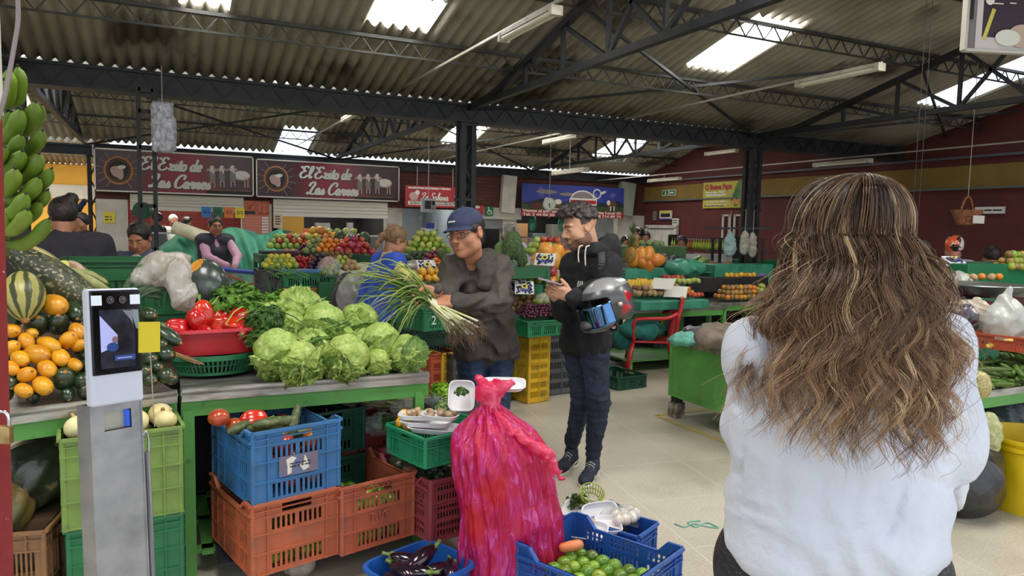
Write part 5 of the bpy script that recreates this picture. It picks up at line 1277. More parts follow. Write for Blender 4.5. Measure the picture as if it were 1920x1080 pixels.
 b=MB();b.box((0,0,0),(.045,.062,.002));me=b.mesh('note',mat('sticky_yellow',srgb(226,204,40),.6));me.transform(Matrix.Translation(at(280,632,D)-e.location)@R.to_4x4()@Matrix.Rotation(-.05,4,'Z'));nt_=link('sticky_note',me,None,e.location);tag(nt_,'yellow paper note stuck to the right edge of the face terminal','note')
 e2=MB().box((foot.x,foot.y,.006),(.3,.3,.012)).obj('base_plate',M_st);e2.parent=e;e2.matrix_parent_inverse=Matrix.Translation(e.location).inverted()
 w=MB();w.tube(catmull([at(280,640,1.5)-e.location,at(284,700,1.5)-e.location,at(288,770,1.5)-e.location,at(290,800,1.5)-e.location],5),.0012,5);w.obj('wire',M_cond,e)
kiosk()
# ------------------------------------------------------------------ limes, sack, trays and other near things
V_LIME=mat('lime_skin',srgb(96,138,34),.3,srgb(140,168,52),9,(.45,.7),coat=.35,bump=.08,bscale=120,vary=.3)
V_LIMEY=mat('yellowing_lime',srgb(168,186,66),.3,srgb(120,150,40),9,coat=.35,bump=.08,bscale=120,vary=.15)
def lime(seed,m):
 me=lobed(.03,0,0,lambda t:1-.06*max(0,t-.8)*5*0,20,12,1.08,.04,seed).mesh('lime',m,True)
 return me
LIME=[lime(1,V_LIME),lime(2,V_LIME),lime(3,V_LIMEY)]
NIB=MB().lathe([(.006,.0315),(.004,.035),(0,.0355)],8).mesh('nib',mat('lime_nib',srgb(186,196,120),.6),True)
def crate_pt(o,x,y,z):return o.matrix_basis@Vector((x,y,z))
def fill(o,w,d,z0,r,meshes,name,label,cat,group,layers=2,seed=1,s=1.0,mound=.0,nib=None,jit=.25,zfn=None,wts=None,keep=None,flat=False):
 """layered packing inside a container object"""
 rd=random.Random(seed);out=[]
 for k in range(layers):
  off=r*(k%2);ny=int(d/(2*r));nx=int(w/(2*r))
  for j in range(ny):
   for i in range(nx):
    x=-w/2+r+2*r*i+off*.5+rd.uniform(-jit,jit)*r;y=-d/2+r+2*r*j+off*.5+rd.uniform(-jit,jit)*r
    if abs(x)>w/2-r*.6 or abs(y)>d/2-r*.6:continue
    z=z0+r+k*1.55*r+rd.uniform(-.1,.1)*r
    if keep and not keep(x,y,k):continue
    p=crate_pt(o,x,y,z);me=rd.choice(meshes) if not wts else rd.choices(meshes,wts)[0]
    R=aim(Vector((rd.gauss(0,1),rd.gauss(0,1),rd.gauss(0,.3) if flat else rd.gauss(0,1))),rd.random()*6)
    q=place(me,name,label,cat,group,p,R,s*rd.uniform(.9,1.08));out.append(q)
    if nib:link('stalk_end',nib,q)
 return out
bpy.context.view_layer.update()
# royal blue crate of limes, front right
LF=gz(979,1013,.27);R_=gz(1271,1028,.27);Fp=gz(1158,1108,.27)
ax=(R_-Fp);ang=math.atan2(ax.y,ax.x);W_=ax.length;D_=(LF-Fp).length
Q1=crate('royal blue crate of limes with one carrot, in front of the pink sack',((LF+R_)/2).to_2d().to_3d(),ang,P_blue2,.42,.54,.27,'tall',.05)
Q1.matrix_basis=Matrix.Translation(Q1.location)@Matrix.Rotation(ang,4,'Z')
fill(Q1,.38,.5,.012,.032,LIME,'lime','lime inside the royal blue crate','lime','limes in the royal blue crate',3,5,1.04,nib=NIB,wts=[4,4,1],keep=lambda x,y,k:not(k==2 and (y>.17 or x<-.14)))
cr=MB().tube([Vector((-.045,0,0)),Vector((-.035,0,0)),Vector((0,0,0)),Vector((.03,0,0)),Vector((.048,0,0))],[.010,.017,.0205,.02,.012],14)
o=place(cr.mesh('carrot',mat('carrot_skin',srgb(228,128,72),.4,srgb(236,146,96),30,bump=.1),True),'carrot','single stubby carrot lying on the limes in the blue crate','carrot',None,gz(1070,1024,.205),Matrix.Rotation(-YAW+.25,3,'Z')@Matrix.Rotation(-.1,3,'Y'),1.15)
fill(C3,.33,.46,.012,.028,LIME,'lime','lime at the bottom of the rust-orange crate','lime','limes in the rust-orange crate',4,7,.95,wts=[4,4,1],keep=lambda x,y,k:k<3 or y<-.02)

link('embossed_letters',text_mesh('T.M.',.06,P_or2,wallM((-.06,-.2585,.125)),0,.003),C3)
# things in the sky-blue crate
V_TOM=mat('tomato_skin',srgb(186,58,34),.25,srgb(150,90,40),7,coat=.5,vary=.15);V_CUC=mat('cucumber_skin',srgb(70,84,44),.45,srgb(120,128,80),40,(.5,.7),bump=.2,vary=.15)
TOM=lobed(.04,5,.04,None,20,12,.85,.03,3).mesh('tomato',V_TOM,True)
CUC=MB().tube([(0,0,-.1),(0,0,-.09),(.002,0,-.05),(.005,0,0),(.002,0,.06),(0,0,.09),(0,0,.1)],[.006,.018,.024,.025,.023,.016,.005],14).mesh('cucumber',V_CUC,True)
fill(C2,.34,.46,.012,.05,[TOM],'tomato','tomato hidden low in the sky-blue crate','tomato','tomatoes low in the sky-blue crate',3,3,1.1)
for i,(px,py,me,n,lab,c,s,d) in enumerate([(411,783,TOM,'tomato','ripening tomato in the back left corner of the sky-blue crate','tomato',1.1,(0,0,1)),(440,797,TOM,'tomato','tomato behind the corner of the sky-blue crate rim','tomato',.9,(0,0,1)),(475,789,None,'red_pepper','long red pepper lying in the sky-blue crate','pepper',1.1,(1,.1,0)),
(455,799,CUC,'cucumber','grey-green cucumber end beside the left rim of the sky-blue crate','cucumber',.8,(.8,.6,.1)),(518,792,CUC,'cucumber','dark cucumber with a yellow tip in the sky-blue crate','cucumber',1.0,(1,.15,0)),(553,790,CUC,'cucumber','stubby cucumber standing right in the sky-blue crate','cucumber',.8,(.3,.6,.8)),
(545,815,CUC,'cucumber','cucumber seen through the handle hole of the sky-blue crate, left','cucumber',.9,(1,.2,0)),(565,812,CUC,'cucumber','cucumber seen through the handle hole of the sky-blue crate, right','cucumber',.9,(1,-.2,0)),(497,801,CUC,'cucumber','cucumber lying along the front rim of the sky-blue crate','cucumber',.8,(1,0,0))]):
 p=gy(px,py,C2.location.y+(-.1+.012*i if i<3 else-.13));
 o=place(PEP[1][0] if me is None else me,n,lab,c,None,p,aim(Vector(d)),s)
 if me is None:link('stem',PEP[1][1],o)
fill(C1,.34,.46,.012,.032,LIME,'lime','lime showing through the slots of the lower orange crate','lime','limes in the lower orange crate',1,9,1.0)
# onions in lime crate
V_ON=mat('onion_skin',srgb(226,214,160),.35,srgb(206,180,110),12,(.45,.7),stretch=(1,1,.3),coat=.2,vary=.1)
def onion():
 me=lobed(.045,0,0,lambda t:1 if t<.7 else 1-.35*(t-.7)/.3,24,14,.92,.02,1).mesh('onion',V_ON,True)
 return me,MB().tube([(0,0,.036),(0,0,.05),(.004,0,.062)],[.010,.006,.004],8).mesh('neck',mat('onion_neck',srgb(196,160,100),.8),True)
ON=onion();NB=ON[1]
for o in fill(L1,.4,.36,.17,.05,[ON[0]],'onion','pale yellow onion in the lime-green crate','onion','onions in the lime-green crate',3,3,1.05):link('neck',NB,o)
# black bag-wrapped pumpkins, left bottom
M_blkbag=mat('dark_wrapped_rind',srgb(44,52,40),.3,srgb(78,82,62),7,(.45,.65),coat=.6,bump=.5,bscale=14,col3=srgb(120,108,76),scale3=16,mix3=(.62,.7))
def big_pump(px,py,D,r,m,lab,sq=1.05,seed=1,name='pumpkin'):
 me=lobed(r,9,.045,None,60,30,sq,.05,seed).mesh('p',m,True);o=place(me,name,lab,'pumpkin',None,at(px,py,D),Matrix.Rotation(seed*1.3,3,'Z')@Matrix.Rotation(.7,3,'X'),1)
 link('stalk',MB().tube([(0,0,r*sq*.93),(0,0,r*sq*1.06),(.01,0,r*sq*1.14)],[.022,.014,.017],8).mesh('st',mat('pumpkin_stalk',srgb(84,74,52),.9),True),o);return o
big_pump(58,892,2.85,.135,M_blkbag,'large dark warty pumpkin in clear film beside the lime-green crate',1.2,1)
big_pump(6,955,2.72,.105,mat('tan_rind',srgb(126,104,54),.45,srgb(84,86,48),6,(.45,.65),coat=.4,bump=.2),'tan and green pumpkin half hidden by the red post',1.15,2)
big_pump(62,1030,2.75,.085,mat('grey_rind',srgb(72,76,66),.25,srgb(120,122,110),9,coat=.7,bump=.4),'grey-green pumpkin wrapped in film inside the brown crate',.8,3)
tag(MB().box((at(60,1100,2.85).x,at(60,1100,2.85).y,.2),(.3,.3,.4)).obj('wooden_box',mat('old_wood',(0,0,0))),'old wooden box under the dark pumpkin on the shelf','box')
tag(MB().box((L3.location.x,L3.location.y,L3.location.z/2-.002),(.34,.34,L3.location.z-.006)).obj('wooden_box',mat('old_wood',(0,0,0))),'old wooden box supporting the brown weathered crate','box')
# mesh sack on the floor at the kiosk foot
o=plastic_bag('knotted beige net sack on the floor beside the terminal foot',gz(150,1085,.1)+Vector((0,.1,0)),(.09,.08,.09),12,mat('net_beige',srgb(158,150,110),.7,srgb(80,80,54),90,bump=.6,bscale=90),.01,40,cat='sack',name='net_sack')
o=plastic_bag('white tied plastic bag on the floor by the orange crate',gz(570,1085,.04)+Vector((0,.1,.02)),(.07,.06,.05),13,None,.02,40)

# pink sack
def sack():
 base=gz(968,1098,0)+Vector((.02,.06,0));e=empty('pink_sack',(base.x,base.y,0),0,'tall magenta net sack tied at the top, packed with carrots and vegetables','sack')
 H=.80;b=MB()
 def prof(t): # radius by height fraction
  return .23*(1-.10*max(0,t-.1))*(1 if t<.72 else max(.14,math.cos((t-.72)/.28*PI/2)**.75))
 def fn(u,v):
  a=2*PI*u;z=H*v;r=prof(v)
  pl=.006*math.sin(a*26+v*3)+.010*noise.noise(Vector((math.cos(a)*3,math.sin(a)*3,v*4)))*2+.010*noise.noise(Vector((math.cos(a)*9,math.sin(a)*9,v*1.6+4)))+.016*noise.noise(Vector((math.cos(a)*2.2+8,math.sin(a)*2.2,v*9)))*max(0,1-v*.8)
  pl+=(.02*math.sin(a*13+v*9+2*math.sin(v*8))*max(0,v-.62)/.38)
  c=RT*(-.008-.14*max(0,v-.12)**1.5)+FH*0;r+=pl
  if v<.03:r*=.85+.15*v/.03
  return Vector((r*math.cos(a),r*.92*math.sin(a),z))+c
 b.grid(fn,200,110,None,wrap=True)
 m=bpy.data.materials.new('magenta_net');m.use_nodes=True;nt=m.node_tree;N=nt.nodes;L=nt.links;p=N['Principled BSDF']
 tc=N.new('ShaderNodeTexCoord');mp=N.new('ShaderNodeMapping');mp.inputs['Scale'].default_value=(5,5,1.4);L.new(tc.outputs['Object'],mp.inputs[0])
 n1=N.new('ShaderNodeTexNoise');n1.inputs['Scale'].default_value=7;n1.inputs['Detail'].default_value=6;n1.inputs['Distortion'].default_value=1.2;L.new(mp.outputs[0],n1.inputs['Vector'])
 r=N.new('ShaderNodeValToRGB');e_=r.color_ramp.elements;e_[0].position=.38;e_[0].color=(*srgb(206,24,84),1);e_[1].position=.66;e_[1].color=(*srgb(250,120,205),1);x=e_.new(.5);x.color=(*srgb(228,38,110),1);x=e_.new(.58);x.color=(*srgb(222,52,158),1)
 L.new(n1.outputs['Fac'],r.inputs['Fac'])
 n2=N.new('ShaderNodeTexNoise');n2.inputs['Scale'].default_value=4;L.new(tc.outputs['Object'],n2.inputs['Vector']);rr=N.new('ShaderNodeValToRGB');rr.color_ramp.elements[0].position=.5;rr.color_ramp.elements[1].position=.62;L.new(n2.outputs['Fac'],rr.inputs['Fac'])
 mx=N.new('ShaderNodeMix');mx.data_type='RGBA';L.new(rr.outputs['Color'],mx.inputs['Factor']);L.new(r.outputs['Color'],mx.inputs['A']);mx.inputs['B'].default_value=(*srgb(232,40,62),1)
 # net weave
 sp=N.new('ShaderNodeSeparateXYZ');L.new(tc.outputs['Object'],sp.inputs[0]);at2=N.new('ShaderNodeMath');at2.operation='ARCTAN2';L.new(sp.outputs['Y'],at2.inputs[0]);L.new(sp.outputs['X'],at2.inputs[1])
 def wave(src,f):
  a=N.new('ShaderNodeMath');a.operation='MULTIPLY';a.inputs[1].default_value=f;L.new(src,a.inputs[0]);s_=N.new('ShaderNodeMath');s_.operation='SINE';L.new(a.outputs[0],s_.inputs[0]);return s_.outputs[0]
 mxx=N.new('ShaderNodeMath');mxx.operation='MAXIMUM';L.new(wave(at2.outputs[0],150),mxx.inputs[0]);L.new(wave(sp.outputs['Z'],700),mxx.inputs[1])
 g=N.new('ShaderNodeMapRange');g.inputs['From Min'].default_value=.55;g.inputs['From Max'].default_value=.9;g.inputs['To Min'].default_value=0;g.inputs['To Max'].default_value=.35;L.new(mxx.outputs[0],g.inputs['Value'])
 m3=N.new('ShaderNodeMix');m3.data_type='RGBA';L.new(g.outputs[0],m3.inputs['Factor']);L.new(mx.outputs['Result'],m3.inputs['A']);m3.inputs['B'].default_value=(*srgb(196,14,60),1)
 L.new(m3.outputs['Result'],p.inputs['Base Color']);p.inputs['Roughness'].default_value=.28;p.inputs['Specular IOR Level'].default_value=.7
 al=N.new('ShaderNodeMapRange');al.inputs['From Min'].default_value=.3;al.inputs['From Max'].default_value=.8;al.inputs['To Min'].default_value=.72;al.inputs['To Max'].default_value=1;L.new(mxx.outputs[0],al.inputs['Value']);L.new(al.outputs[0],p.inputs['Alpha'])
 bp=N.new('ShaderNodeBump');bp.inputs['Strength'].default_value=.7;bp.inputs['Distance'].default_value=.02;L.new(n1.outputs['Fac'],bp.inputs['Height']);L.new(bp.outputs[0],p.inputs['Normal'])
 t=N.new('ShaderNodeBsdfTranslucent');L.new(m3.outputs['Result'],t.inputs['Color']);ms=N.new('ShaderNodeMixShader');ms.inputs[0].default_value=.25;L.new(p.outputs[0],ms.inputs[1]);L.new(t.outputs[0],ms.inputs[2]);L.new(ms.outputs[0],N['Material Output'].inputs['Surface'])
 b.obj('sack_net',m,e,smooth=True)
 # contents showing through
 rd=random.Random(4);cb=[MB(),MB(),MB()]
 for i in range(330):
  v=rd.uniform(.03,.86);a=rd.uniform(0,2*PI);r=prof(v)-.065;c=RT*(-.008-.14*max(0,v-.12)**1.5)+Vector((r*math.cos(a),r*.92*math.sin(a),H*v))
  cb[i%3].ell(c,(.022,.022,.05 if i%3==0 else .03),R=aim(Vector((rd.gauss(0,1),rd.gauss(0,1),rd.gauss(0,.6)))),seg=10,rings=6)
 for k,(nm,c) in enumerate((('carrots',(230,120,70)),('pale_vegetables',(236,196,206)),('magenta_wrappers',(236,70,190)))):
  q=cb[k].obj(nm,mat('in_sack_'+nm,srgb(*c),.4),e,smooth=True);q['kind']='stuff'
  # gathered neck, knot and flap
 top=Vector(fn(0,1));cx=RT*(-.008-.14*.88**1.5);n0=cx+Vector((0,0,H-.015));nk=MB()
 mm=mat('magenta_film',srgb(238,46,104),.25,srgb(248,110,150),9,spec=.7,bump=.6,bscale=16,transl=.3,alpha=.9)
 K=SDF((-.3,-.25,.5),(.32,.25,1.1),.005);K.chain([tuple(n0-Vector((0,0,.05))),tuple(n0+Vector((0,0,.02))),tuple(n0-RT*.015+Vector((0,0,.075))),tuple(n0-RT*.05+Vector((0,0,.125)))],[.05,.036,.04,.02],.02)
 K.chain([tuple(n0+Vector((0,0,.05))),tuple(n0+RT*.05+Vector((0,0,.095))),tuple(n0+RT*.1+Vector((0,0,.11)))],[.035,.022,.012],.03)
 K.chain([tuple(n0+Vector((0,0,.0))),tuple(n0+RT*.10-FH*.13+Vector((0,0,-.07))),tuple(n0+RT*.25-FH*.14+Vector((0,0,-.16))),tuple(n0+RT*.315-FH*.13+Vector((0,0,-.27)))],[.02,.018,.026,.012],.02)
 K.wrinkle(.03,60,3,(1,1,.6));K.wrinkle(.014,130,5,(1,1,.6));link('tied_neck',np_mesh('neck',[K.arrays()],mm),e)
sack()

# low crate with mushrooms trays beside the sack
M_foam=mat('white_foam',srgb(232,230,232),.5)
def tray(label,p,R,w=.17,d=.12,m=None,stuff=None,grp=None,film=True):
 t=Matrix.Translation(p)@R.to_4x4();b=MB();pr=[]
 def ring(s,z):return [(math.copysign(abs(math.cos(a))**.45,math.cos(a))*w/2*s,math.copysign(abs(math.sin(a))**.45,math.sin(a))*d/2*s,z) for a in [2*PI*k/28 for k in range(28)]]
 rg=[ring(.82,0),ring(.9,.004),ring(1,.022),ring(1.03,.022),ring(1.03,.019),ring(.98,.018)];rg=[ring(.8,.004),ring(.86,.006),ring(.97,.024),ring(1.03,.024),ring(1.03,.021),ring(1,.021),ring(.86,.001),ring(.8,0)]
 vs=[v for r in rg for v in r];n=len(rg);b.add(vs,[(i*28+k,i*28+(k+1)%28,(i+1)*28+(k+1)%28,(i+1)*28+k) for i in range(n-1) for k in range(28)]+[tuple(range(27,-1,-1)),tuple((n-1)*28+k for k in range(28))])
 o=b.obj('foam_tray',m or M_foam,smooth=40);o.matrix_basis=t;tag(o,label,'tray',grp);return o
V_MUSH=mat('mushroom',srgb(190,160,128),.5,srgb(150,120,90),20,vary=.12,coat=.3);MUSH=lobed(.016,0,0,lambda t:1,14,8,.75,.05,2).mesh('mush',V_MUSH,True)
V_BPEP=mat('yellow_pepper',srgb(232,166,30),.25,coat=.5)
def mushrooms(px,py,D,lab,n=14,rz=.2,tilt=-.05,w=.17,name='mushroom'):
 p=at(px,py,D);R=Matrix.Rotation(-YAW+rz,3,'Z')@Matrix.Rotation(tilt,3,'X');o=tray('white foam tray of '+lab,p,R,w);r=random.Random(px)
 for i in range(n):
  q=p+R@Vector((r.uniform(-w*.38,w*.38),r.uniform(-.04,.04),.018+.012*(i%2)));place(MUSH,'mushroom','brown mushroom on the foam tray of '+lab,'mushroom','mushrooms on the tray of '+lab,q,None,r.uniform(.9,1.25))
 return o
bpy.context.view_layer.update()
mushrooms(782,784,3.36,'mushrooms, left one on the low green crate',13,-.05,-.02)
mushrooms(826,785,3.26,'mushrooms, right one on the low green crate',16,-.25,-.03)
tray('empty white foam tray under the two mushroom trays',at(800,796,3.34),Matrix.Rotation(-YAW-.15,3,'Z'),.24,.14)
o=tray('white foam tray at the bottom of the low green crate',at(815,808,3.3),Matrix.Rotation(-YAW-.2,3,'Z'),.24,.14)
for i,(px,py) in enumerate(((757,778),(752,790),(765,797))):put=place(PEP[i][0].copy(),'yellow_pepper',['yellow pepper topmost at the left corner of the low green crate','small yellow pepper below the topmost one in the green crate','orange-yellow pepper low in the green crate corner'][i],'pepper',None,at(px,py,3.42-.02*i),aim(Vector((1,.3,.1+i))),.62);put.data.materials[0]=V_BPEP
# leeks
M_lk=mat('leek_stalk',srgb(196,198,134),.4,srgb(150,166,90),9,(.45,.7),vary=.12);M_lkw=mat('leek_white',srgb(226,222,196),.4)
def leek(seed):
 r=random.Random(seed);b=MB();b.tube([(0,0,-.2),(0,.004*seed,-.1),(0,0,0),(0,-.004,.1)],[.012,.010,.009,.009],8,M_lkw);b.tube([(0,0,.0),(0,-.004,.1),(r.uniform(-.02,.02),0,.24)],[.0095,.0095,.007],8,M_lk)
 return b.mesh('leek',smooth=True)
LK=[leek(i) for i in range(3)];random.seed(5)
for i in range(26):
 px,py=668+random.random()*100,748+random.random()*22;p=at(px,py,3.98+.25*random.random());d=RT+Vector((0,0,random.uniform(-.1,.12)))+FH*random.uniform(-.5,.3)
 place(LK[i%3],'leek','leek in the pile on the maroon crate','leek','leeks on the upper maroon crate',p,aim(d if i%4 else-d),.8)
fill(C7,.26,.36,.1,.022,[MUSH],'peanut_pod','small pale pod in the maroon crate behind the small green one','pod','pods in the small maroon crate',1,4,1.1)
M_clear=mat('clear_film',srgb(205,212,210),.12,spec=.9,alpha=.32,bump=.8,bscale=16)
leaf_heap('bagged_spinach','bagged dark spinach leaves on the small maroon crate',[(at(712,798,3.7),.06),(at(728,800,3.68),.05)],140,M_cel2,.026,8)
plastic_bag('clear film bag round the spinach leaves',at(715,796,3.7),(.1,.08,.06),21,M_clear,.03,40)
plastic_bag('clear plastic bag lying on the leeks by the counter leg',at(765,765,3.9),(.1,.08,.05),22,M_clear,.03,40)
leaf_heap('bagged_lettuce','bright curly green lettuce in a bag right of the counter leg',[(at(827,738,3.75),.055)],150,mat('curly_lettuce',srgb(150,196,48),.4,srgb(120,170,36),20,transl=.3),.022,9)
plastic_bag('clear bag holding the bright curly lettuce',at(826,752,3.75),(.075,.06,.075),23,M_clear,.02,40)
leaf_heap('bagged_greens','grey-green bagged greens behind the mushroom trays',[(at(838,768,3.62),.06)],130,mat('pale_greens',srgb(140,160,100),.45,srgb(110,136,80),20),.02,10)
o=tray('white foam tray of greens standing upright behind the pink sack top',at(866,735,3.3)+Vector((0,0,-.02)),Matrix.Rotation(-YAW,3,'Z')@Matrix.Rotation(1.2,3,'X'),.12,.14)
o=tray('large white foam tray behind the pink sack, right of its knot',at(945,726,3.35),Matrix.Rotation(-YAW,3,'Z')@Matrix.Rotation(.35,3,'X'),.2,.1)
leaf_heap('tray_greens','small green leaves wrapped on the upright tray',[(at(866,738,3.24),.03)],40,M_cel2,.014,12)
tag(MB().box((at(850,900,3.8).x,at(850,900,3.8).y,.33),(.3,.3,.62)).obj('plastic_bin',P_dk),'dark bin behind the pink sack carrying trays and bagged greens','bin')
# avocados/dark vegetables in C4 crate
V_AVO=mat('dark_avocado',srgb(34,46,30),.35,srgb(60,70,40),20,coat=.4,vary=.2,bump=.2);AVO=lobed(.035,0,0,lambda t:.85 if t>.6 else 1,18,10,1.25,.03,2).mesh('avo',V_AVO,True)
fill(C4,.36,.5,.012,.04,[AVO],'avocado','dark green avocado in the faded red crate','avocado','avocados in the faded red crate',4,4,1.0)
# cut turnips etc seen in tub: eggplants
T2=tub('blue plastic tub of aubergines on the floor before the crates',gz(792,1066,.0)+Vector((-.02,.02,0)),.34,.3,.14,mat('tub_blue',srgb(36,96,180),.35,coat=.2),.35,1.12)
T2.location=(gz(786,1075,.1).x,gz(786,1075,.1).y,.002)
V_EGG=mat('aubergine_skin',srgb(30,18,32),.12,srgb(50,24,46),5,coat=.8,vary=.1);V_CAL=mat('aubergine_calyx',srgb(130,146,80),.6,srgb(96,120,60),20)
def egg():
 b=lobed(.04,0,0,lambda t:1.05-.45*t*t,24,18,2.1,.03,4);me=b.mesh('egg',V_EGG,True);c=MB()
 c.tube([(0,0,.075),(0,0,.10),(.006,0,.118)],[.012,.008,.01],8)
 for k in range(5):
  a=2*PI*k/5;c.add([(0,0,.088),(.02*math.cos(a-.5),.02*math.sin(a-.5),.08),(.032*math.cos(a),.032*math.sin(a),.058),(.02*math.cos(a+.5),.02*math.sin(a+.5),.08)],[(0,1,2,3)])
 return me,c.mesh('calyx',V_CAL,True)
EG=egg()
for i,(px,py,d,s,lab) in enumerate([(790,1048,(.9,.4,.35),1.1,'aubergine on top in the blue tub, green stem to the right'),(762,1052,(-.6,.4,.2),1.0,'aubergine at the back left of the blue tub'),(755,1072,(-.3,.9,.1),1.0,'aubergine at the left rim of the blue tub'),(815,1072,(.8,.2,.1),1.0,'aubergine at the front right with its calyx showing'),(780,1075,(.5,-.6,.2),1.0,'aubergine in the middle below the topmost one'),(845,1068,(.3,.9,.1),.9,'aubergine against the right rim')]):
 p=gz(px,py,.13+.025*(i==0));o=place(EG[0],'aubergine',lab+('' if 'tub' in lab else ' of the blue tub'),'aubergine',None,p,aim(Vector(d)),s*.95);link('calyx',EG[1],o)
for i,(px,py) in enumerate(((745,1090),(800,1095),(840,1090),(770,1100))):o=place(EG[0],'aubergine','aubergine low in the blue tub below the frame','aubergine','aubergines low in the blue tub',gz(px,py,.09),aim(Vector((1,i-1.5,0))),.95);link('calyx',EG[1],o)

# behind the lime crate: foam trays with garlic, lime-yellow basket, small blue crate with bagged garlic
RV=lambda a,t=0:Matrix.Rotation(-YAW+a,3,'Z')@Matrix.Rotation(t,3,'X')
Z0=gz(1165,1010,0)
q2=crate('small blue crate of bagged garlic behind the lime crate',gz(1172,1012,.0),ang+.05,P_blue2,.2,.26,.17,'low',0)
q2.location=gz(1168,978,.17).to_2d().to_3d()
for i,(px,py,rz,t,lab,w) in enumerate([(1124,956,.4,1.0,'white foam tray standing upright behind the lime crate',.2),(1093,945,-.6,.5,'white foam tray leaning against the pink sack',.2),(1095,985,-.3,.25,'foam tray of garlic lying beside the pink sack',.22),(1140,975,.1,.15,'small foam tray between the upright tray and the blue garlic crate',.12)]):
 tray(lab,gz(px,py+14,.16),RV(rz,t),w,.14)
V_GAR=mat('garlic_skin',srgb(228,220,208),.35,srgb(196,176,160),16,vary=.08,coat=.3);GAR=lobed(.028,7,.08,lambda t:1-.4*t*t,20,10,.9,.03,2).mesh('garlic',V_GAR,True)
for i,(px,py) in enumerate(((1155,966),(1168,962),(1184,970),(1172,974),(1190,962),(1160,976),(1180,958))):place(GAR,'garlic_bulb','white garlic bulb in the small blue crate','garlic','garlic bulbs in the small blue crate',gz(px,py,.185),None,1.15)
for i,(px,py) in enumerate(((1085,975),(1098,982),(1110,978),(1090,992),(1105,992))):place(MUSH,'shallot','reddish shallot on the foam tray beside the pink sack','shallot','shallots on the foam tray',gz(px,py,.19),None,1.3)
plastic_bag('shiny clear film over the garlic in the small blue crate',gz(1172,962,.19),(.08,.07,.03),31,M_clear,.03,50)
b=MB()
for k in range(24):a=2*PI*k/24;b.tube([(.05*math.cos(a),.05*math.sin(a),0),(.062*math.cos(a+.2),.062*math.sin(a+.2),.06)],.0022,5)
for z,r in ((0,.05),(.03,.056),(.06,.062)):b.tube([(r*math.cos(2*PI*k/24),r*math.sin(2*PI*k/24),z) for k in range(25)],.003,5)
b.tube([(-.05,0,0),(.05,0,0)],.003,5);b.tube([(0,-.05,0),(0,.05,0)],.003,5)
o=b.obj('wire_basket',mat('lime_plastic',srgb(158,176,50),.4));o.matrix_basis=Matrix.Translation(gz(1107,938,.2))@(RV(.2,.5)).to_4x4();o.scale=(1,1,1);tag(o,'small yellow-green round basket between sack and lime crate','basket')
leaf_heap('herb_bunch','dark green herb bunch behind the yellow-green basket',[(gz(1085,950,.16),.06)],90,M_cel2,.02,14)
tag(MB().box((Z0.x-.14,Z0.y+.05,.065),(.42,.3,.12)).obj('black_crate',P_dk),'dark low crate under the foam trays behind the lime crate','crate')
b=MB();P_=[gz(1265+dx,982+dy,.004) for dx,dy in ((0,0),(18,6),(35,0),(55,4),(82,8),(60,-2),(40,6),(25,-3),(48,-6))];b.tube(catmull(P_,5),.004,5);tag(b.obj('string_scrap',mat('teal_string',srgb(120,180,160),.6),smooth=True),'scrap of pale teal string on the floor tiles','string')
# ------------------------------------------------------------------ people
Vv=Vector
UP=Vector((0,0,1))
def skin(n,c):return mat('skin_'+n,srgb(*c),.5,srgb(*[int(v*.9) for v in c]),9,sss=.12,bump=.05,bscale=60)
SK1,SK2,SK3=skin('tan',(186,128,98)),skin('brown',(160,108,80)),skin('light',(206,156,126))
M_hair_k=mat('black_hair',srgb(30,24,22),.4,srgb(48,40,36),50,stretch=(1,1,.2),bump=.5,bscale=80);M_hair_b=mat('brown_hair',srgb(108,80,54),.4,srgb(140,108,72),40,stretch=(1,1,.2),bump=.5,bscale=80);M_hair_g=mat('grey_hair',srgb(150,146,140),.5,srgb(190,186,180),40,bump=.5,bscale=80)
M_lip=mat('lips',srgb(164,92,84),.4);M_eyew=mat('eye_white',srgb(212,206,198),.2);M_eyek=mat('eye_iris',srgb(32,22,18),.1)
def frame(fwd,up=UP):
 f=Vector(fwd).normalized();r=f.cross(up).normalized();u=r.cross(f);return Matrix((r,f,u)).transposed() # columns right, forward, up
def bounds(pts,pad):return [min(p[i] for p in pts)-pad for i in range(3)],[max(p[i] for p in pts)+pad for i in range(3)]
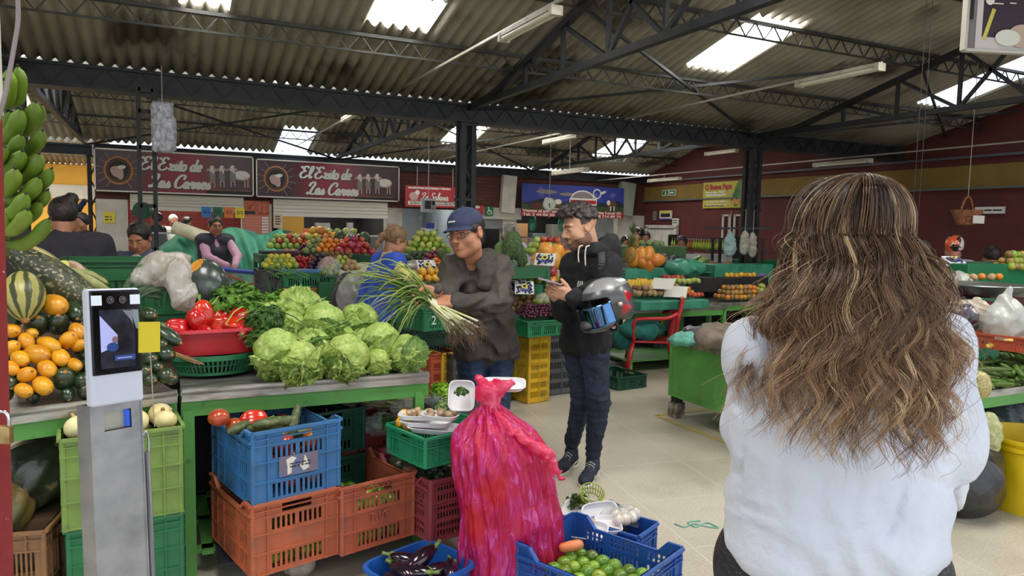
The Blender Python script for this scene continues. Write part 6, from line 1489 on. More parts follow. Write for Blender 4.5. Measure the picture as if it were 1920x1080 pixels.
def head_mesh(c,M,s,neck,sk,nr=.052,h=.0045,feat=True,jaw=1.0,wide=1.0):
 P=lambda x,y,z:tuple(c+M@Vector((x*s*wide,y*s,z*s)))
 S=SDF(*bounds([c,neck],.17*s),h*s);E=lambda x,y,z,rx,ry,rz,k=.02,cut=False:S.ell(P(x,y,z),(rx*s*wide,ry*s,rz*s),M,k*s,cut);C=lambda a,b,ra,rb,k=.01:S.cone(P(*a),P(*b),ra*s,rb*s,k*s)
 E(0,-.015,.035,.076,.096,.088,0);E(0,.022,-.03,.064,.068,.085,.03);E(0,.04,-.086,.040*jaw,.042,.030,.03);E(0,.07,-.098,.022,.02,.02,.02)
 for q in (-1,1):E(q*.042,.052,-.03,.026,.030,.030,.02);E(q*.052,.01,-.07,.02,.04,.026,.03)
 if feat:
  for q in (-1,1):
   C((q*.012,.088,.030),(q*.046,.074,.030),.009,.008,.012);E(q*.033,.098,.008,.019,.016,.012,.012,True);E(q*.032,.074,.007,.015,.015,.012,.006)
   C((q*.018,.087,.013),(q*.045,.076,.011),.0045,.004,.004);C((q*.02,.084,-.002),(q*.044,.076,-.001),.004,.003,.006)
   E(q*.079,-.008,-.004,.010,.019,.032,.008);E(q*.088,-.004,.0,.006,.010,.018,.004,True);C((q*.083,-.012,.022),(q*.083,.004,.018),.006,.004,.004);C((q*.013,.096,-.030),(q*.015,.09,-.034),.0085,.008,.008)
  C((0,.086,.022),(0,.110,-.020),.0085,.0125,.012);E(0,.113,-.024,.012,.011,.010,.008)
  E(0,.082,-.058,.026,.018,.018,.015);C((-.018,.092,-.052),(.018,.092,-.052),.0055,.0055,.006);C((-.014,.09,-.064),(.014,.09,-.064),.007,.007,.006);E(0,.106,-.058,.024,.007,.0022,.003,True)
 S.cone(P(0,-.03,-.05),tuple(neck),nr*s,nr*s*1.05,.02);return S.arrays()
def face_bits(body,c,M,s,brow=M_hair_k,lip=M_lip,wide=1.0):
 P=lambda x,y,z:c+M@Vector((x*s*wide,y*s,z*s))
 for q in (-1,1):
  b=MB();b.ell(P(q*.032,.0755,.0065),(.0135*s,.0135*s,.0095*s),M,12,8,M_eyew);b.ell(P(q*.031,.0862,.0055),(.0052*s,.0038*s,.0055*s),M,10,6,M_eyek);b.obj('eye',None,body,smooth=True,world=True)
  b=MB();b.tube([P(q*.012,.097,.026),P(q*.028,.096,.033),P(q*.048,.082,.028)],[.003*s,.0042*s,.002*s],6,brow);b.obj('eyebrow',None,body,smooth=True,world=True)
 b=MB();b.tube([P(-.022,.0885,-.055),P(-.008,.097,-.0515),P(0,.0975,-.0535),P(.008,.097,-.0515),P(.022,.0885,-.055)],[.002*s,.0055*s,.005*s,.0055*s,.002*s],6,lip);b.tube([P(-.019,.0885,-.061),P(0,.0965,-.065),P(.019,.0885,-.061)],[.0028*s,.0068*s,.0028*s],6,lip);b.obj('lips',None,body,smooth=True,world=True)
def hand_mesh(w,d,n,side=1,curl=.6,s=1.0,arm=None,h=.003,thumb=.5):
 d=Vector(d).normalized();n=Vector(n);n=(n-d*n.dot(d)).normalized();x=d.cross(n)*side;M=Matrix((x,d,n)).transposed();w=Vector(w)
 S=SDF(*bounds([w,w+d*.18*s],.11*s),h);S.box(tuple(w+d*.048*s),(.036*s,.044*s,.012*s),M,.0,.011*s);S.cone(tuple(w+d*.02*s+x*.02*s+n*.005),tuple(w+d*.055*s+x*.028*s+n*.004),.016*s,.012*s,.015)
 for i,(ox,L) in enumerate(((.028,.068),(.0095,.076),(-.009,.070),(-.027,.055))):
  p=w+d*(.088-.004*abs(i-1))*s+x*ox*s;a=0;r=.0088*s
  for k,(f,bend) in enumerate(((.45,.55),(.32,.9),(.23,.6))):
   a+=bend*curl*(1+.08*i);dd=d*math.cos(a)+n*math.sin(a)+x*(.06*(1.2-i));q=p+dd*L*f*s;S.cone(tuple(p),tuple(q),r,r*.93,.004);p=q;r*=.93
 p=w+d*.018*s+x*.03*s+n*.004;q=p+(x*.55+d*.75+n*.35).normalized()*.038*s;t=q+(d*.85+n*(.5+thumb)+x*.1).normalized()*.03*s;t2=t+(d*.7+n*(.5+thumb*1.4)-x*.1).normalized()*.024*s
 S.cone(tuple(p),tuple(q),.0135*s,.011*s,.01);S.cone(tuple(q),tuple(t),.011*s,.0098*s,.004);S.cone(tuple(t),tuple(t2),.0098*s,.0085*s,.003)
 if arm is not None:S.cone(tuple(arm),tuple(w),.028*s,.024*s,.01)
 S.cone(tuple(w-d*.02*s),tuple(w+d*.02*s),.023*s,.024*s,.02)
 return S.arrays()
def trunk(S,J,e=0.0,low=None,k=.05,w=1.0):
 P,C,N,SL,SR,HL,HR=(J[x] for x in ('P','C','N','SL','SR','HL','HR'));r=.1*w
 if low is not None:HL,HR,P=HL+low,HR+low,P+low
 S.cone(HL,SL*.8+C*.2,.098*w+e,.085*w+e,k);S.cone(HR,SR*.8+C*.2,.098*w+e,.085*w+e,k);S.cone(P,C,.105*w+e,.125*w+e,k);S.cone(SL,SR,.058*w+e,.058*w+e,k);S.cone(HL,HR,.1*w+e,.1*w+e,k)
def arms(S,J,e=0.0,r=(.052,.042,.031),k=.03,end=1.0):
 for q in 'LR':
  if 'E'+q in J:S.cone(J['S'+q],J['E'+q],r[0]+e,r[1]+e,k);W=J['E'+q].lerp(J['W'+q],end);S.cone(J['E'+q],W,r[1]+e,r[2]+e,k)
def legs(S,J,e=0.0,r=(.088,.058,.038),k=.03,end=1.0):
 for q in 'LR':
  if 'K'+q in J:S.cone(J['H'+q],J['K'+q],r[0]+e,r[1]+e,k);S.cone(J['K'+q],J['K'+q].lerp(J['A'+q],end),r[1]+e,r[2]+e,k)
def person(label,J,sk,base,top,bot=None,head=None,fwd=None,hs=1.0,hands=(),w=1.0,h=.012,te=.018,wr=(.014,22,1),feat=True,low=None,sleeve=.93,grp=None,beard=None,jaw=1.0,wide=1.0,extra=None,nr=.052):
 e=empty('person',base,0,label,'person',grp);pts=list(J.values())
 S=SDF(*bounds(pts,.16),h);trunk(S,J,-.012,None,.05,w);arms(S,J,-.004);legs(S,J,-.006);S.cone(J['C'],J['N'],.07,.05,.04)
 parts=[S.arrays()]
 if head is not None:M=frame(fwd[0],fwd[1] if len(fwd)>1 else UP);parts.append(head_mesh(head,M,hs,J['N'],sk,nr,.0045 if feat else .007,feat,jaw,wide))
 for hd in hands:parts.append(hand_mesh(**hd))
 if beard:
  Mi=np.array(M);hc=np.array(head)
  def bf(q):
   d=q-hc;x,y,z=(d@Mi[:,i]/hs for i in range(3));o=np.zeros(len(q));near=(np.abs(x)<.1)&(np.abs(y)<.13)&(np.abs(z)<.13)
   jl=(z<-.050-.25*np.maximum(0,y-.06)+.35*np.maximum(0,.02-y))&(z>-.118)&(y>-.005);mo=(z<-.038)&(z>-.052)&(y>.075)&(np.abs(x)<.03);gap=(np.abs(x)<.024)&(z>-.072)&(z<-.05)
   o[near&(jl|mo)&~gap]=1;o[near&(y<.022)&(z>-.002-.6*y*(y<0))&(np.abs(x)>.04-.3*(z>.03))&((z>.018)|(y<-.02))]=2;return o
  body=wlink('body',np_mesh('body',parts,[sk]+beard,matfn=bf),e)
 else:body=wlink('body',np_mesh('body',parts,sk),e)
 if feat and head is not None:face_bits(body,head,M,hs,wide=wide)
 S=SDF(*bounds(pts,.2),h);trunk(S,J,te,low,.06,w)
 if sleeve:arms(S,J,te*.9,end=sleeve)
 S.cone(J['C'],J['N']-UP*.0,.09+te,.055+te*.5,.05)
 if extra:extra(S)
 if wr:S.wrinkle(wr[0],wr[1],wr[2])
 P_,Q_=S.arrays();t=wlink('top',np_mesh('top',[(P_,Q_)],top),e)
 if bot is not None:
  S=SDF(*bounds([J[k] for k in J if k[0] in 'PHKA'],.18),h);S.cone(J['HL'],J['HR'],.1*w+.006,.1*w+.006,.05);S.cone(J['P'],J['P']+UP*.1,.1*w,.1*w,.05);legs(S,J,.012,end=.97)
  if wr:S.wrinkle(.024,42,5)
  wlink('trousers',np_mesh('tr',[S.arrays()],bot),e)
 return e,body,(M if head is not None else None)
def hair_cap(e,c,M,s,m,cuts,blobs=(),wr=(.008,60,2),h=.005,name='hair',thick=.012):
 P=lambda x,y,z:tuple(c+M@Vector((x*s,y*s,z*s)));S=SDF(*bounds([c],.2*s),h);S.ell(P(0,-.018,.04),((.076+thick)*s,(.096+thick)*s,(.088+thick)*s),M,0)
 for q in blobs:S.ell(P(*q[0]),tuple(v*s for v in q[1]),M,.02*s)
 for p,n in cuts:S.plane(P(*p),tuple(M@Vector(n)),.008)
 if wr:S.wrinkle(wr[0]*s,wr[1],wr[2])
 return wlink(name,np_mesh(name,[S.arrays()],m),e)
def shoe(e,a,toe,m,sole,name='shoe',s=1.0):
 a=Vector(a);toe=Vector(toe);d=(toe-a);d.z=0;L=d.length;d.normalize();x=d.cross(UP);M=Matrix((x,d,UP)).transposed();g=Vector((a.x,a.y,0))
 S=SDF(*bounds([g-d*.1,g+d*.25],.14),.006);S.ell(tuple(g+d*.15*s+UP*.035),(.046*s,.08*s,.036*s),M,0);S.ell(tuple(g-d*.01+UP*.05),(.036*s,.06*s,.05*s),M,.04);S.cone(tuple(g+UP*.06),tuple(g+UP*.11),.042*s,.045*s,.03);S.cone(tuple(g+d*.04+UP*.07),tuple(g+d*.11+UP*.05),.034*s,.034*s,.03);S.plane((0,0,.02),(0,0,1),.004)
 o=wlink(name,np_mesh(name,[S.arrays()],m),e);S=SDF(*bounds([g-d*.1,g+d*.25],.14),.006);S.ell(tuple(g+d*.145*s+UP*.0),(.05*s,.088*s,.03),M,0);S.ell(tuple(g-d*.01),(.042*s,.07*s,.03),M,.03);S.plane((0,0,.026),(0,0,-1),.003);S.plane((0,0,.001),(0,0,1),.002)
 wlink('sole',np_mesh('sole',[S.arrays()],sole),o);return o,g,d,x

# ---- man in the cap
M_jkt=mat('charcoal_brown_cloth',srgb(74,66,60),.75,srgb(60,54,50),5,bump=.25,bscale=26)
M_jean=mat('blue_denim',srgb(38,56,84),.8,srgb(72,92,118),5,(.5,.72),bump=.2,bscale=60,col3=srgb(196,202,206),scale3=24,mix3=(.74,.77));M_jean2=mat('dark_denim',srgb(26,34,54),.8,srgb(46,58,82),4.5,(.5,.75),bump=.2,bscale=60,col3=srgb(190,196,202),scale3=26,mix3=(.745,.77))
M_cap=mat('navy_cap_cloth',srgb(42,50,78),.8,srgb(50,58,88),20,bump=.2,bscale=120)
def cap_man():
 J=dict(P=at(912,640,4.35),C=at(900,530,4.22),N=at(886,483,4.14),SL=at(934,500,4.2),SR=at(852,502,4.16),HL=at(938,652,4.36),HR=at(886,652,4.32),EL=at(938,566,4.02),WL=at(852,566,3.86),ER=at(836,556,4.02),WR=at(815,548,3.86),KL=at(934,760,4.36),KR=at(880,760,4.3))
 for q,px in (('L',936),('R',876)):g=gz(px,830,0);J['A'+q]=Vector((at(px,800,4.4).x,at(px,800,4.4).y,.1))
 c=at(874,438,4.05);f=(-FH*.80-RT*.5-UP*.16,UP*1.0-RT*.16);lw=J['WL'];rw=J['WR']
 hands=[dict(w=lw-RT*.0,d=-RT*1+UP*.05-FH*.1,n=FH*.6-UP*.7,side=-1,curl=.75,s=1.08,arm=J['EL'].lerp(lw,.7)),dict(w=rw,d=-RT*.7-UP*.2-FH*.2,n=-UP*.2-FH*.9+RT*.3,side=1,curl=.85,s=1.05,arm=J['ER'].lerp(rw,.7))]
 def ex(S):
  S.chain([J['N']+FH*.06+UP*.02+RT*.09,J['N']+FH*.09+RT*.03-UP*.01,J['N']+FH*.07-RT*.06],[.035,.045,.035],.03) # hood lying on the back
  S.cone(J['HL']-UP*.0+UP*.02,J['HR']+UP*.02,.10,.10,.05);n=Vector(J['N'])
  S.cone(n-FH*.06+UP*.02-RT*.005,n-FH*.085-UP*.15-RT*.02,.055,.012,.008,cut=True)
 e,body,M=person('man in navy cap and charcoal hooded jacket bending over a bunch of spring onions',J,SK1,gz(910,790,0),M_jkt,M_jean,c,f,1.06,hands,w=.86,te=.02,wr=(.045,30,4),extra=ex,h=.009,wide=1.08,jaw=1.15)
 s=1.06;P=lambda x,y,z:c+M@Vector((x*s,y*s,z*s))
 hair_cap(e,c,M,s,M_hair_k,[((0,.05,0),(0,-1,.15)),((0,0,.045),(0,-.45,-1))],[((0,-.06,-.03),(.07,.05,.06)),((.076,.022,.03),(.008,.016,.022)),((-.076,.022,.03),(.008,.016,.022))])
 S=SDF(*bounds([c],.24),.004);S.ell(tuple(P(0,-.012,.052)),(.093*s,.108*s,.088*s),M,0);S.plane(tuple(P(0,0,.045)),tuple(M@Vector((0,.1,1))),.004);S.ell(tuple(P(0,-.012,.03)),(.082*s,.098*s,.085*s),M,.002,cut=True);S.ell(tuple(P(0,-.012,.143)),(.008,.008,.006),M,.004)
 cap=wlink('cap',np_mesh('cap',[S.arrays()],M_cap),e)
 b=MB()
 def br(u,v):a=(u-.5)*2.3;r0=.082;r=r0+.075*v*math.cos(a*.75);return P(math.sin(a)*(.086+.012*v),math.cos(a)*(r+.0)-.0,.056-.016*v*math.cos(a)-.016*(math.sin(a)**2)*(1+v))
 b.grid(br,20,8);o=wlink('visor',b.mesh('visor',M_cap,True),cap);md=o.modifiers.new('t','SOLIDIFY');md.thickness=.004
 b=MB()
 for k in range(9):a=.1+(k-4)*.055;q=P(math.sin(a)*.0935,math.cos(a)*.1055-.012+.0,.078);b.bar(q-(M@Vector((.003,0,0))),q+(M@Vector((.0028,0,.0015*(k%2)))),.004,.008,M_w := mat('thread_white',srgb(206,206,210),.6))
 wlink('embroidered_letters',b.mesh('em'),cap)
 g=MB()
 for q in (-1,1):
  ring=[P(q*.033+.026*math.cos(t),.1015-.010*abs(q*.033+.026*math.cos(t))/.04,.002+.015*math.sin(t)) for t in [2*PI*k/18 for k in range(19)]];g.tube(ring,.0014,5)
  g.tube([P(q*.058,.094,.006),P(q*.082,.05,.008),P(q*.088,0,.005)],.0016,5)
 g.tube([P(-.008,.104,.004),P(.008,.104,.004)],.0014,5);wlink('glasses',g.mesh('gl',mat('glasses_frame',srgb(40,34,36),.3)),e)
 wlink('watch_band',MB().tube([J['WL']+RT*.025+Vector((0,0,0)),J['WL']+RT*.035],.03,14).mesh('wb',M_jkt,True),e)
 return J
JC=cap_man()
def spring_onions():
 g=at(808,566,3.84);e=empty('spring_onion_bunch',g,0,'big bunch of spring onions with roots held in the capped man\'s hands','spring onions');r=random.Random(6)
 mg=[mat('onion_green',srgb(110,138,62),.45,srgb(80,110,44),12,vary=.1),mat('onion_light_green',srgb(150,168,86),.45,srgb(120,146,60),12),mat('onion_dry_leaf',srgb(176,166,112),.6)]
 L=[MB(),MB(),MB()]
 tips=[(668,498),(690,505),(640,520),(700,540),(655,545),(690,580),(705,600),(660,575),(720,520),(740,505),(680,610),(728,620),(700,560),(750,530),(668,530),(735,560),(715,585),(760,600),(725,645),(690,640),(745,640),(770,620),(700,515),(650,510)]
 for i in range(80):
  tx,ty=tips[i%len(tips)];tx+=r.uniform(-12,12);ty+=r.uniform(-12,12);t=at(tx,ty,3.75+r.uniform(-.12,.15));s0=g+Vector((r.uniform(-.02,.02),r.uniform(-.02,.02),r.uniform(-.025,.025)))
  m1=s0.lerp(t,.35)+UP*(.03+.05*r.random());m2=s0.lerp(t,.75)+UP*(.035+.04*r.random())+Vector((r.uniform(-.02,.02),)*3);k=0 if r.random()<.5 else (1 if r.random()<.8 else 2);C_=catmull([s0,m1,m2,t],5);n=len(C_)
  L[k].tube(C_,[(.0066 if k<2 else .0034)*(1-.75*(j/(n-1))**2)+.0006 for j in range(n)],5,flat=.6)
 for k,nm in enumerate(('green_leaves','light_green_leaves','dry_leaves')):o=L[k].mesh(nm,mg[k],True);q=wlink(nm,o,e);q['kind']='stuff'
 b=MB();rt=MB()
 for i in range(34):
  s0=g+Vector((r.uniform(-.022,.022),r.uniform(-.02,.02),r.uniform(-.022,.022)));t=at(846+r.uniform(-10,52),612+r.uniform(-14,16)+(0),3.8+r.uniform(-.06,.06));b.tube([s0-(t-s0)*.15,s0.lerp(t,.5),t],[.006,.0055,.0065],6)
  for j in range(7):u=t+(t-s0).normalized()*.03+Vector((r.uniform(-.03,.03),r.uniform(-.03,.03),r.uniform(-.04,.015)));rt.tube([t,(t+u)/2+Vector((0,0,.004)),u,u+Vector((r.uniform(-.01,.03),0,r.uniform(-.05,0)))],.0011,4)
 wlink('white_stems',b.mesh('st',mat('onion_white',srgb(222,216,190),.4,srgb(190,196,130),9),True),e)['kind']='stuff';wlink('roots',rt.mesh('rt',mat('onion_roots',srgb(112,92,70),.9)),e)['kind']='stuff'
spring_onions()

# ---- young man with helmet
M_hood=mat('black_sweatshirt',srgb(24,24,27),.85,srgb(30,30,34),8,bump=.15,bscale=50)
def young_man():
 J=dict(P=at(1096,620,4.52),C=at(1112,540,4.44),N=at(1108,472,4.38),SL=at(1142,500,4.3),SR=at(1076,496,4.5),HL=at(1112,640,4.44),HR=at(1082,640,4.58),EL=at(1140,592,4.2),WL=at(1070,556,4.12),ER=at(1056,582,4.46),WR=at(1046,560,4.26),KL=at(1122,752,4.42),KR=at(1092,748,4.6))
 J['AL']=at(1112,852,4.5);J['AR']=at(1072,832,4.68);c=at(1087,425,4.33);f=(-RT*.90-FH*.36-UP*.33,UP)
 hands=[dict(w=J['WL'],d=-RT*.9+UP*.3,n=FH*.7+UP*.3,side=-1,curl=.8,s=1.02,arm=J['EL'].lerp(J['WL'],.7)),dict(w=J['WR'],d=-RT*.5+UP*.6-FH*.3,n=-FH*.6+UP*.2+RT*.1,side=1,curl=.6,s=1.0,arm=J['ER'].lerp(J['WR'],.7))]
 def ex(S):
  n=J['N'];S.chain([n-RT*.06-FH*.06+UP*.0,n+RT*.02-FH*.07+UP*.012,n+RT*.10+UP*.03,n+RT*.13+FH*.04+UP*.012],[.03,.036,.055,.05],.03);S.ell(tuple(n+RT*.115+UP*.035+FH*.03),(.07,.075,.065),None,.04);S.cone(n+RT*.12+UP*.06,n+RT*.15-UP*.09+FH*.02,.05,.04,.03)
  S.ell(tuple(n+UP*.10+RT*.01),(.055,.06,.05),None,.01,cut=True);S.cone(J['C'],J['P'],.12,.115,.05)
 e,body,M=person('young man in black hooded sweatshirt and ripped jeans reading his phone',J,SK3,(at(1090,870,4.55).x,at(1090,870,4.55).y,0),M_hood,M_jean2,c,f,1.06,hands,w=.8,te=.024,wr=(.03,30,8),extra=ex,low=-UP*.0,h=.009,wide=.98,beard=[mat('stubble',srgb(128,94,76),.7,srgb(104,76,60),60),mat('shaved_sides',srgb(74,58,50),.7,srgb(54,42,36),60)])
 s=1.06;P=lambda x,y,z:c+M@Vector((x*s,y*s,z*s))
 hair_cap(e,c,M,s,M_hair_k,[((0,.0,.05),(0,-.34,1))],[((0,.066,.088),(.066,.05,.034)),((0,.02,.112),(.070,.08,.030)),((0,.104,.066),(.046,.022,.026))],wr=(.02,75,3),thick=.008)
 S=SDF(*bounds([c],.15),.004);
 S.ell(tuple(P(0,.046,-.089)),(.045*s,.046*s,.028*s),M,0);
 for q in (-1,1):S.ell(tuple(P(q*.056,.012,-.062)),(.0165*s,.042*s,.036*s),M,.01)
 S.ell(tuple(P(0,.09,-.058)),(.03*s,.03*s,.016*s),M,.006,cut=True);b=MB();wlink('beard',np_mesh('beard',[S.arrays()],mat('stubble',srgb(92,66,54),.8,srgb(120,86,68),60)),e)
 b=MB();b.tube([P(-.02,.1,-.045),P(0,.104,-.041),P(.02,.1,-.045)],.0035,6);wlink('moustache',b.mesh('mo',mat('stubble',(0,0,0)),True),e)
 # drawstrings, chest print, phone, rings
 n=J['N'];m=mat('cord_white',srgb(220,214,204),.6);p0=n-RT*.045-FH*.12+UP*.03
 for a,L_ in ((0,.11),(-.04,.09)):b=MB();q=p0+RT*a-FH*.01;b.tube(catmull([q+UP*.01+RT*.02,q-FH*.02,q-UP*.05-FH*.02-RT*.005,q-UP*L_-FH*.015],5),.004,6);wlink('drawstring',b.mesh('ds',m,True),e)
 a=Art();a.z=0;
 for k in range(3):a.line(-.01+.013*k,.0,-.004+.013*k,.04,.006,C_w)
 script(a.b,'Los',-.035,-.055,.018,.005,C_w,.002)
 me=a.b.mesh('print');me.transform(Matrix.Translation(J['C']-FH*.19-RT*.105+UP*.015)@(frame(FH+RT*.55,UP)@Matrix(((1,0,0),(0,0,-1),(0,1,0)))).to_4x4());wlink('chest_print',me,e)
 ph=MB().box((0,0,0),(.07,.135,.008));me=ph.mesh('ph',mat('phone_grey',srgb(150,140,150),.2));me.transform(Matrix.Translation(at(1030,527,4.12))@Matrix.Rotation(-YAW+.15,4,'Z')@Matrix.Rotation(1.45,4,'Z')@Matrix.Rotation(.25,4,'X'));o=link('phone',me);tag(o,'smartphone held flat in the young man\'s hands','phone')
 # strap across the shoulder and sling bag on the chest
 st=MB();C=J['C'];pts=[C-FH*.15-RT*.03-UP*.03,C-FH*.17+RT*.02+UP*.05,J['SL']-FH*.08-RT*.055+UP*.035,J['SL']-RT*.05+UP*.085,J['SL']+FH*.08-RT*.03+UP*.05];P_=catmull(pts,6)
 for i in range(len(P_)-1):st.bar(P_[i],P_[i+1]+(P_[i+1]-P_[i])*.15,.042,.006,up=(-FH*.9+UP*.4) if i<14 else UP)
 bag=empty('sling_bag',C,0,'small black sling bag worn across the young man\'s chest','bag')
 wlink('strap',st.mesh('st',mat('strap_grey',srgb(58,58,62),.7),True),bag)
 S=SDF(*bounds([C-FH*.2],.2),.006);Mb=frame(FH+RT*.35,UP-RT*.55);S.box(tuple(C-FH*.185-RT*.045-UP*.01),(.095,.035,.06),Mb,0,.025);S.wrinkle(.01,40,2);wlink('pouch',np_mesh('p',[S.arrays()],mat('bag_black',srgb(20,20,22),.6,bump=.3)),bag)
 for q,toe in (('L',at(1092,880,4.28)),('R',at(1052,862,4.55))):
  o,g,d,x=shoe(e,J['A'+q],toe,mat('navy_suede',srgb(24,28,44),.7,srgb(38,44,62),20),mat('sole_white',srgb(206,200,190),.6));b=MB()
  for k in range(5):z=g+d*(.05+.018*k)+UP*(.108-.011*k);b.tube([z-x*.03-UP*.012,z+UP*.006,z+x*.03-UP*.012],.0035,5)
  b.tube(catmull([g+d*.02+x*.045*(1)+UP*.05,g+d*.09+x*.05+UP*.035,g-d*.04+x*.044+UP*.06],4),.004,5);b.tube(catmull([g+d*.02-x*.045+UP*.05,g+d*.09-x*.05+UP*.035,g-d*.04-x*.044+UP*.06],4),.004,5);wlink('laces',b.mesh('la',mat('lace',srgb(186,178,166),.7),True),o)
 return J
JY=young_man()
def helmet():
 c=at(1137,572,4.04);e=empty('motorcycle_helmet',c,0,'grey, black and red full-face motorcycle helmet hanging from the young man\'s forearm','helmet')
 M=frame((-RT*.84-UP*.20-FH*.52),(UP*.95-RT*.30));P=lambda x,y,z:tuple(c+M@Vector((x,y,z))) # forward = face opening
 def shell(r):
  S=SDF(*bounds([c],.24),.005);S.ell(P(0,-.01,.03),(.125,.155,.125),M,0);S.ell(P(0,.06,-.07),(.095,.11,.07),M,.03);S.ell(P(0,-.07,-.04),(.105,.09,.085),M,.03);S.cone(P(0,-.12,.07),P(0,-.19,.03),.06,.02,.03);S.ell(P(0,.15,-.085),(.05,.045,.04),M,.03)
  S.ell(P(0,-.01,-.12),(.08,.1,.09),M,.01,cut=True);S.box(P(0,.15,.008),(.115,.1,.045),M,.008,.02,cut=True);S.ell(P(0,-.0,.0),(.09,.115,.09),M,.004,cut=True);return S.arrays()
 red=mat('helmet_red',srgb(170,28,30),.25,coat=.4);gry=mat('helmet_grey',srgb(78,78,80),.35,srgb(62,62,64),6,coat=.4);blk=mat('helmet_black',srgb(22,22,24),.3,coat=.4);lg=mat('helmet_silver',srgb(140,140,142),.35,coat=.4)
 Mi=np.array(M);cc=np.array(c)
 def mf(q):
  d=q-cc;x,y,z=(d@Mi[:,0],d@Mi[:,1],d@Mi[:,2]);o=np.zeros(len(q));a=np.arctan2(z,-y)
  tri=lambda y0,z0,s:(y<y0)&(y>y0-s)&(np.abs(z-z0)<(y-(y0-s))*.42)
  o[(z>.095)]=3;o[(z<-.02)&(y>.02)&((z+.07+.25*(y-.1))<0)]=1;o[tri(-.02,-.035,.085)|tri(-.05,.03,.09)|tri(.06,-.1,.06)]=2;o[(y<-.13)&(z<.02)]=1;return o
 sh=wlink('shell',np_mesh('shell',[shell(0)],[gry,blk,red,lg],matfn=mf),e)
 b=MB()
 b.grid(lambda u,v:Vector(P((.140)*math.sin((u-.5)*2.6),.005+(.172+.014*(1-v))*max(0,math.cos((u-.5)*2.6))**.8,-.080+.125*v)),48,10);vm=bpy.data.materials.new('visor_mirror');vm.use_nodes=True;nt=vm.node_tree;p=nt.nodes['Principled BSDF'];p.inputs['Metallic'].default_value=1;p.inputs['Roughness'].default_value=.06;p.inputs['Base Color'].default_value=(.10,.22,.42,1)
 me=b.mesh('v',vm,True);
 hinge=c+M@Vector((0,.0,.0));R=Matrix.Translation(hinge)@Matrix.Rotation(math.radians(-9),4,M.col[0])@Matrix.Translation(-hinge);me.transform(R);o=wlink('visor',me,e);o.modifiers.new('t','SOLIDIFY').thickness=.004
 for q in (-1,1):wlink('visor_pivot',MB().cyl(P(q*.124,.01,.0),P(q*.146,.01,.0),.012,seg=14).mesh('pv',M_alu,True),e)
 S=SDF(*bounds([c],.2),.006);S.ell(P(0,-.0,-.06),(.088,.112,.06),M,0);S.ell(P(0,.0,-.10),(.06,.08,.06),M,.02,cut=True);wlink('lining',np_mesh('li',[S.arrays()],mat('lining_black',srgb(28,28,30),.9)),e)
 wlink('chin_strap',MB().tube([P(.05,.0,-.10),P(.03,-.02,-.15),P(-.03,-.02,-.15),P(-.05,0,-.1)],.008,6).mesh('cs',blk,True),e)
helmet()

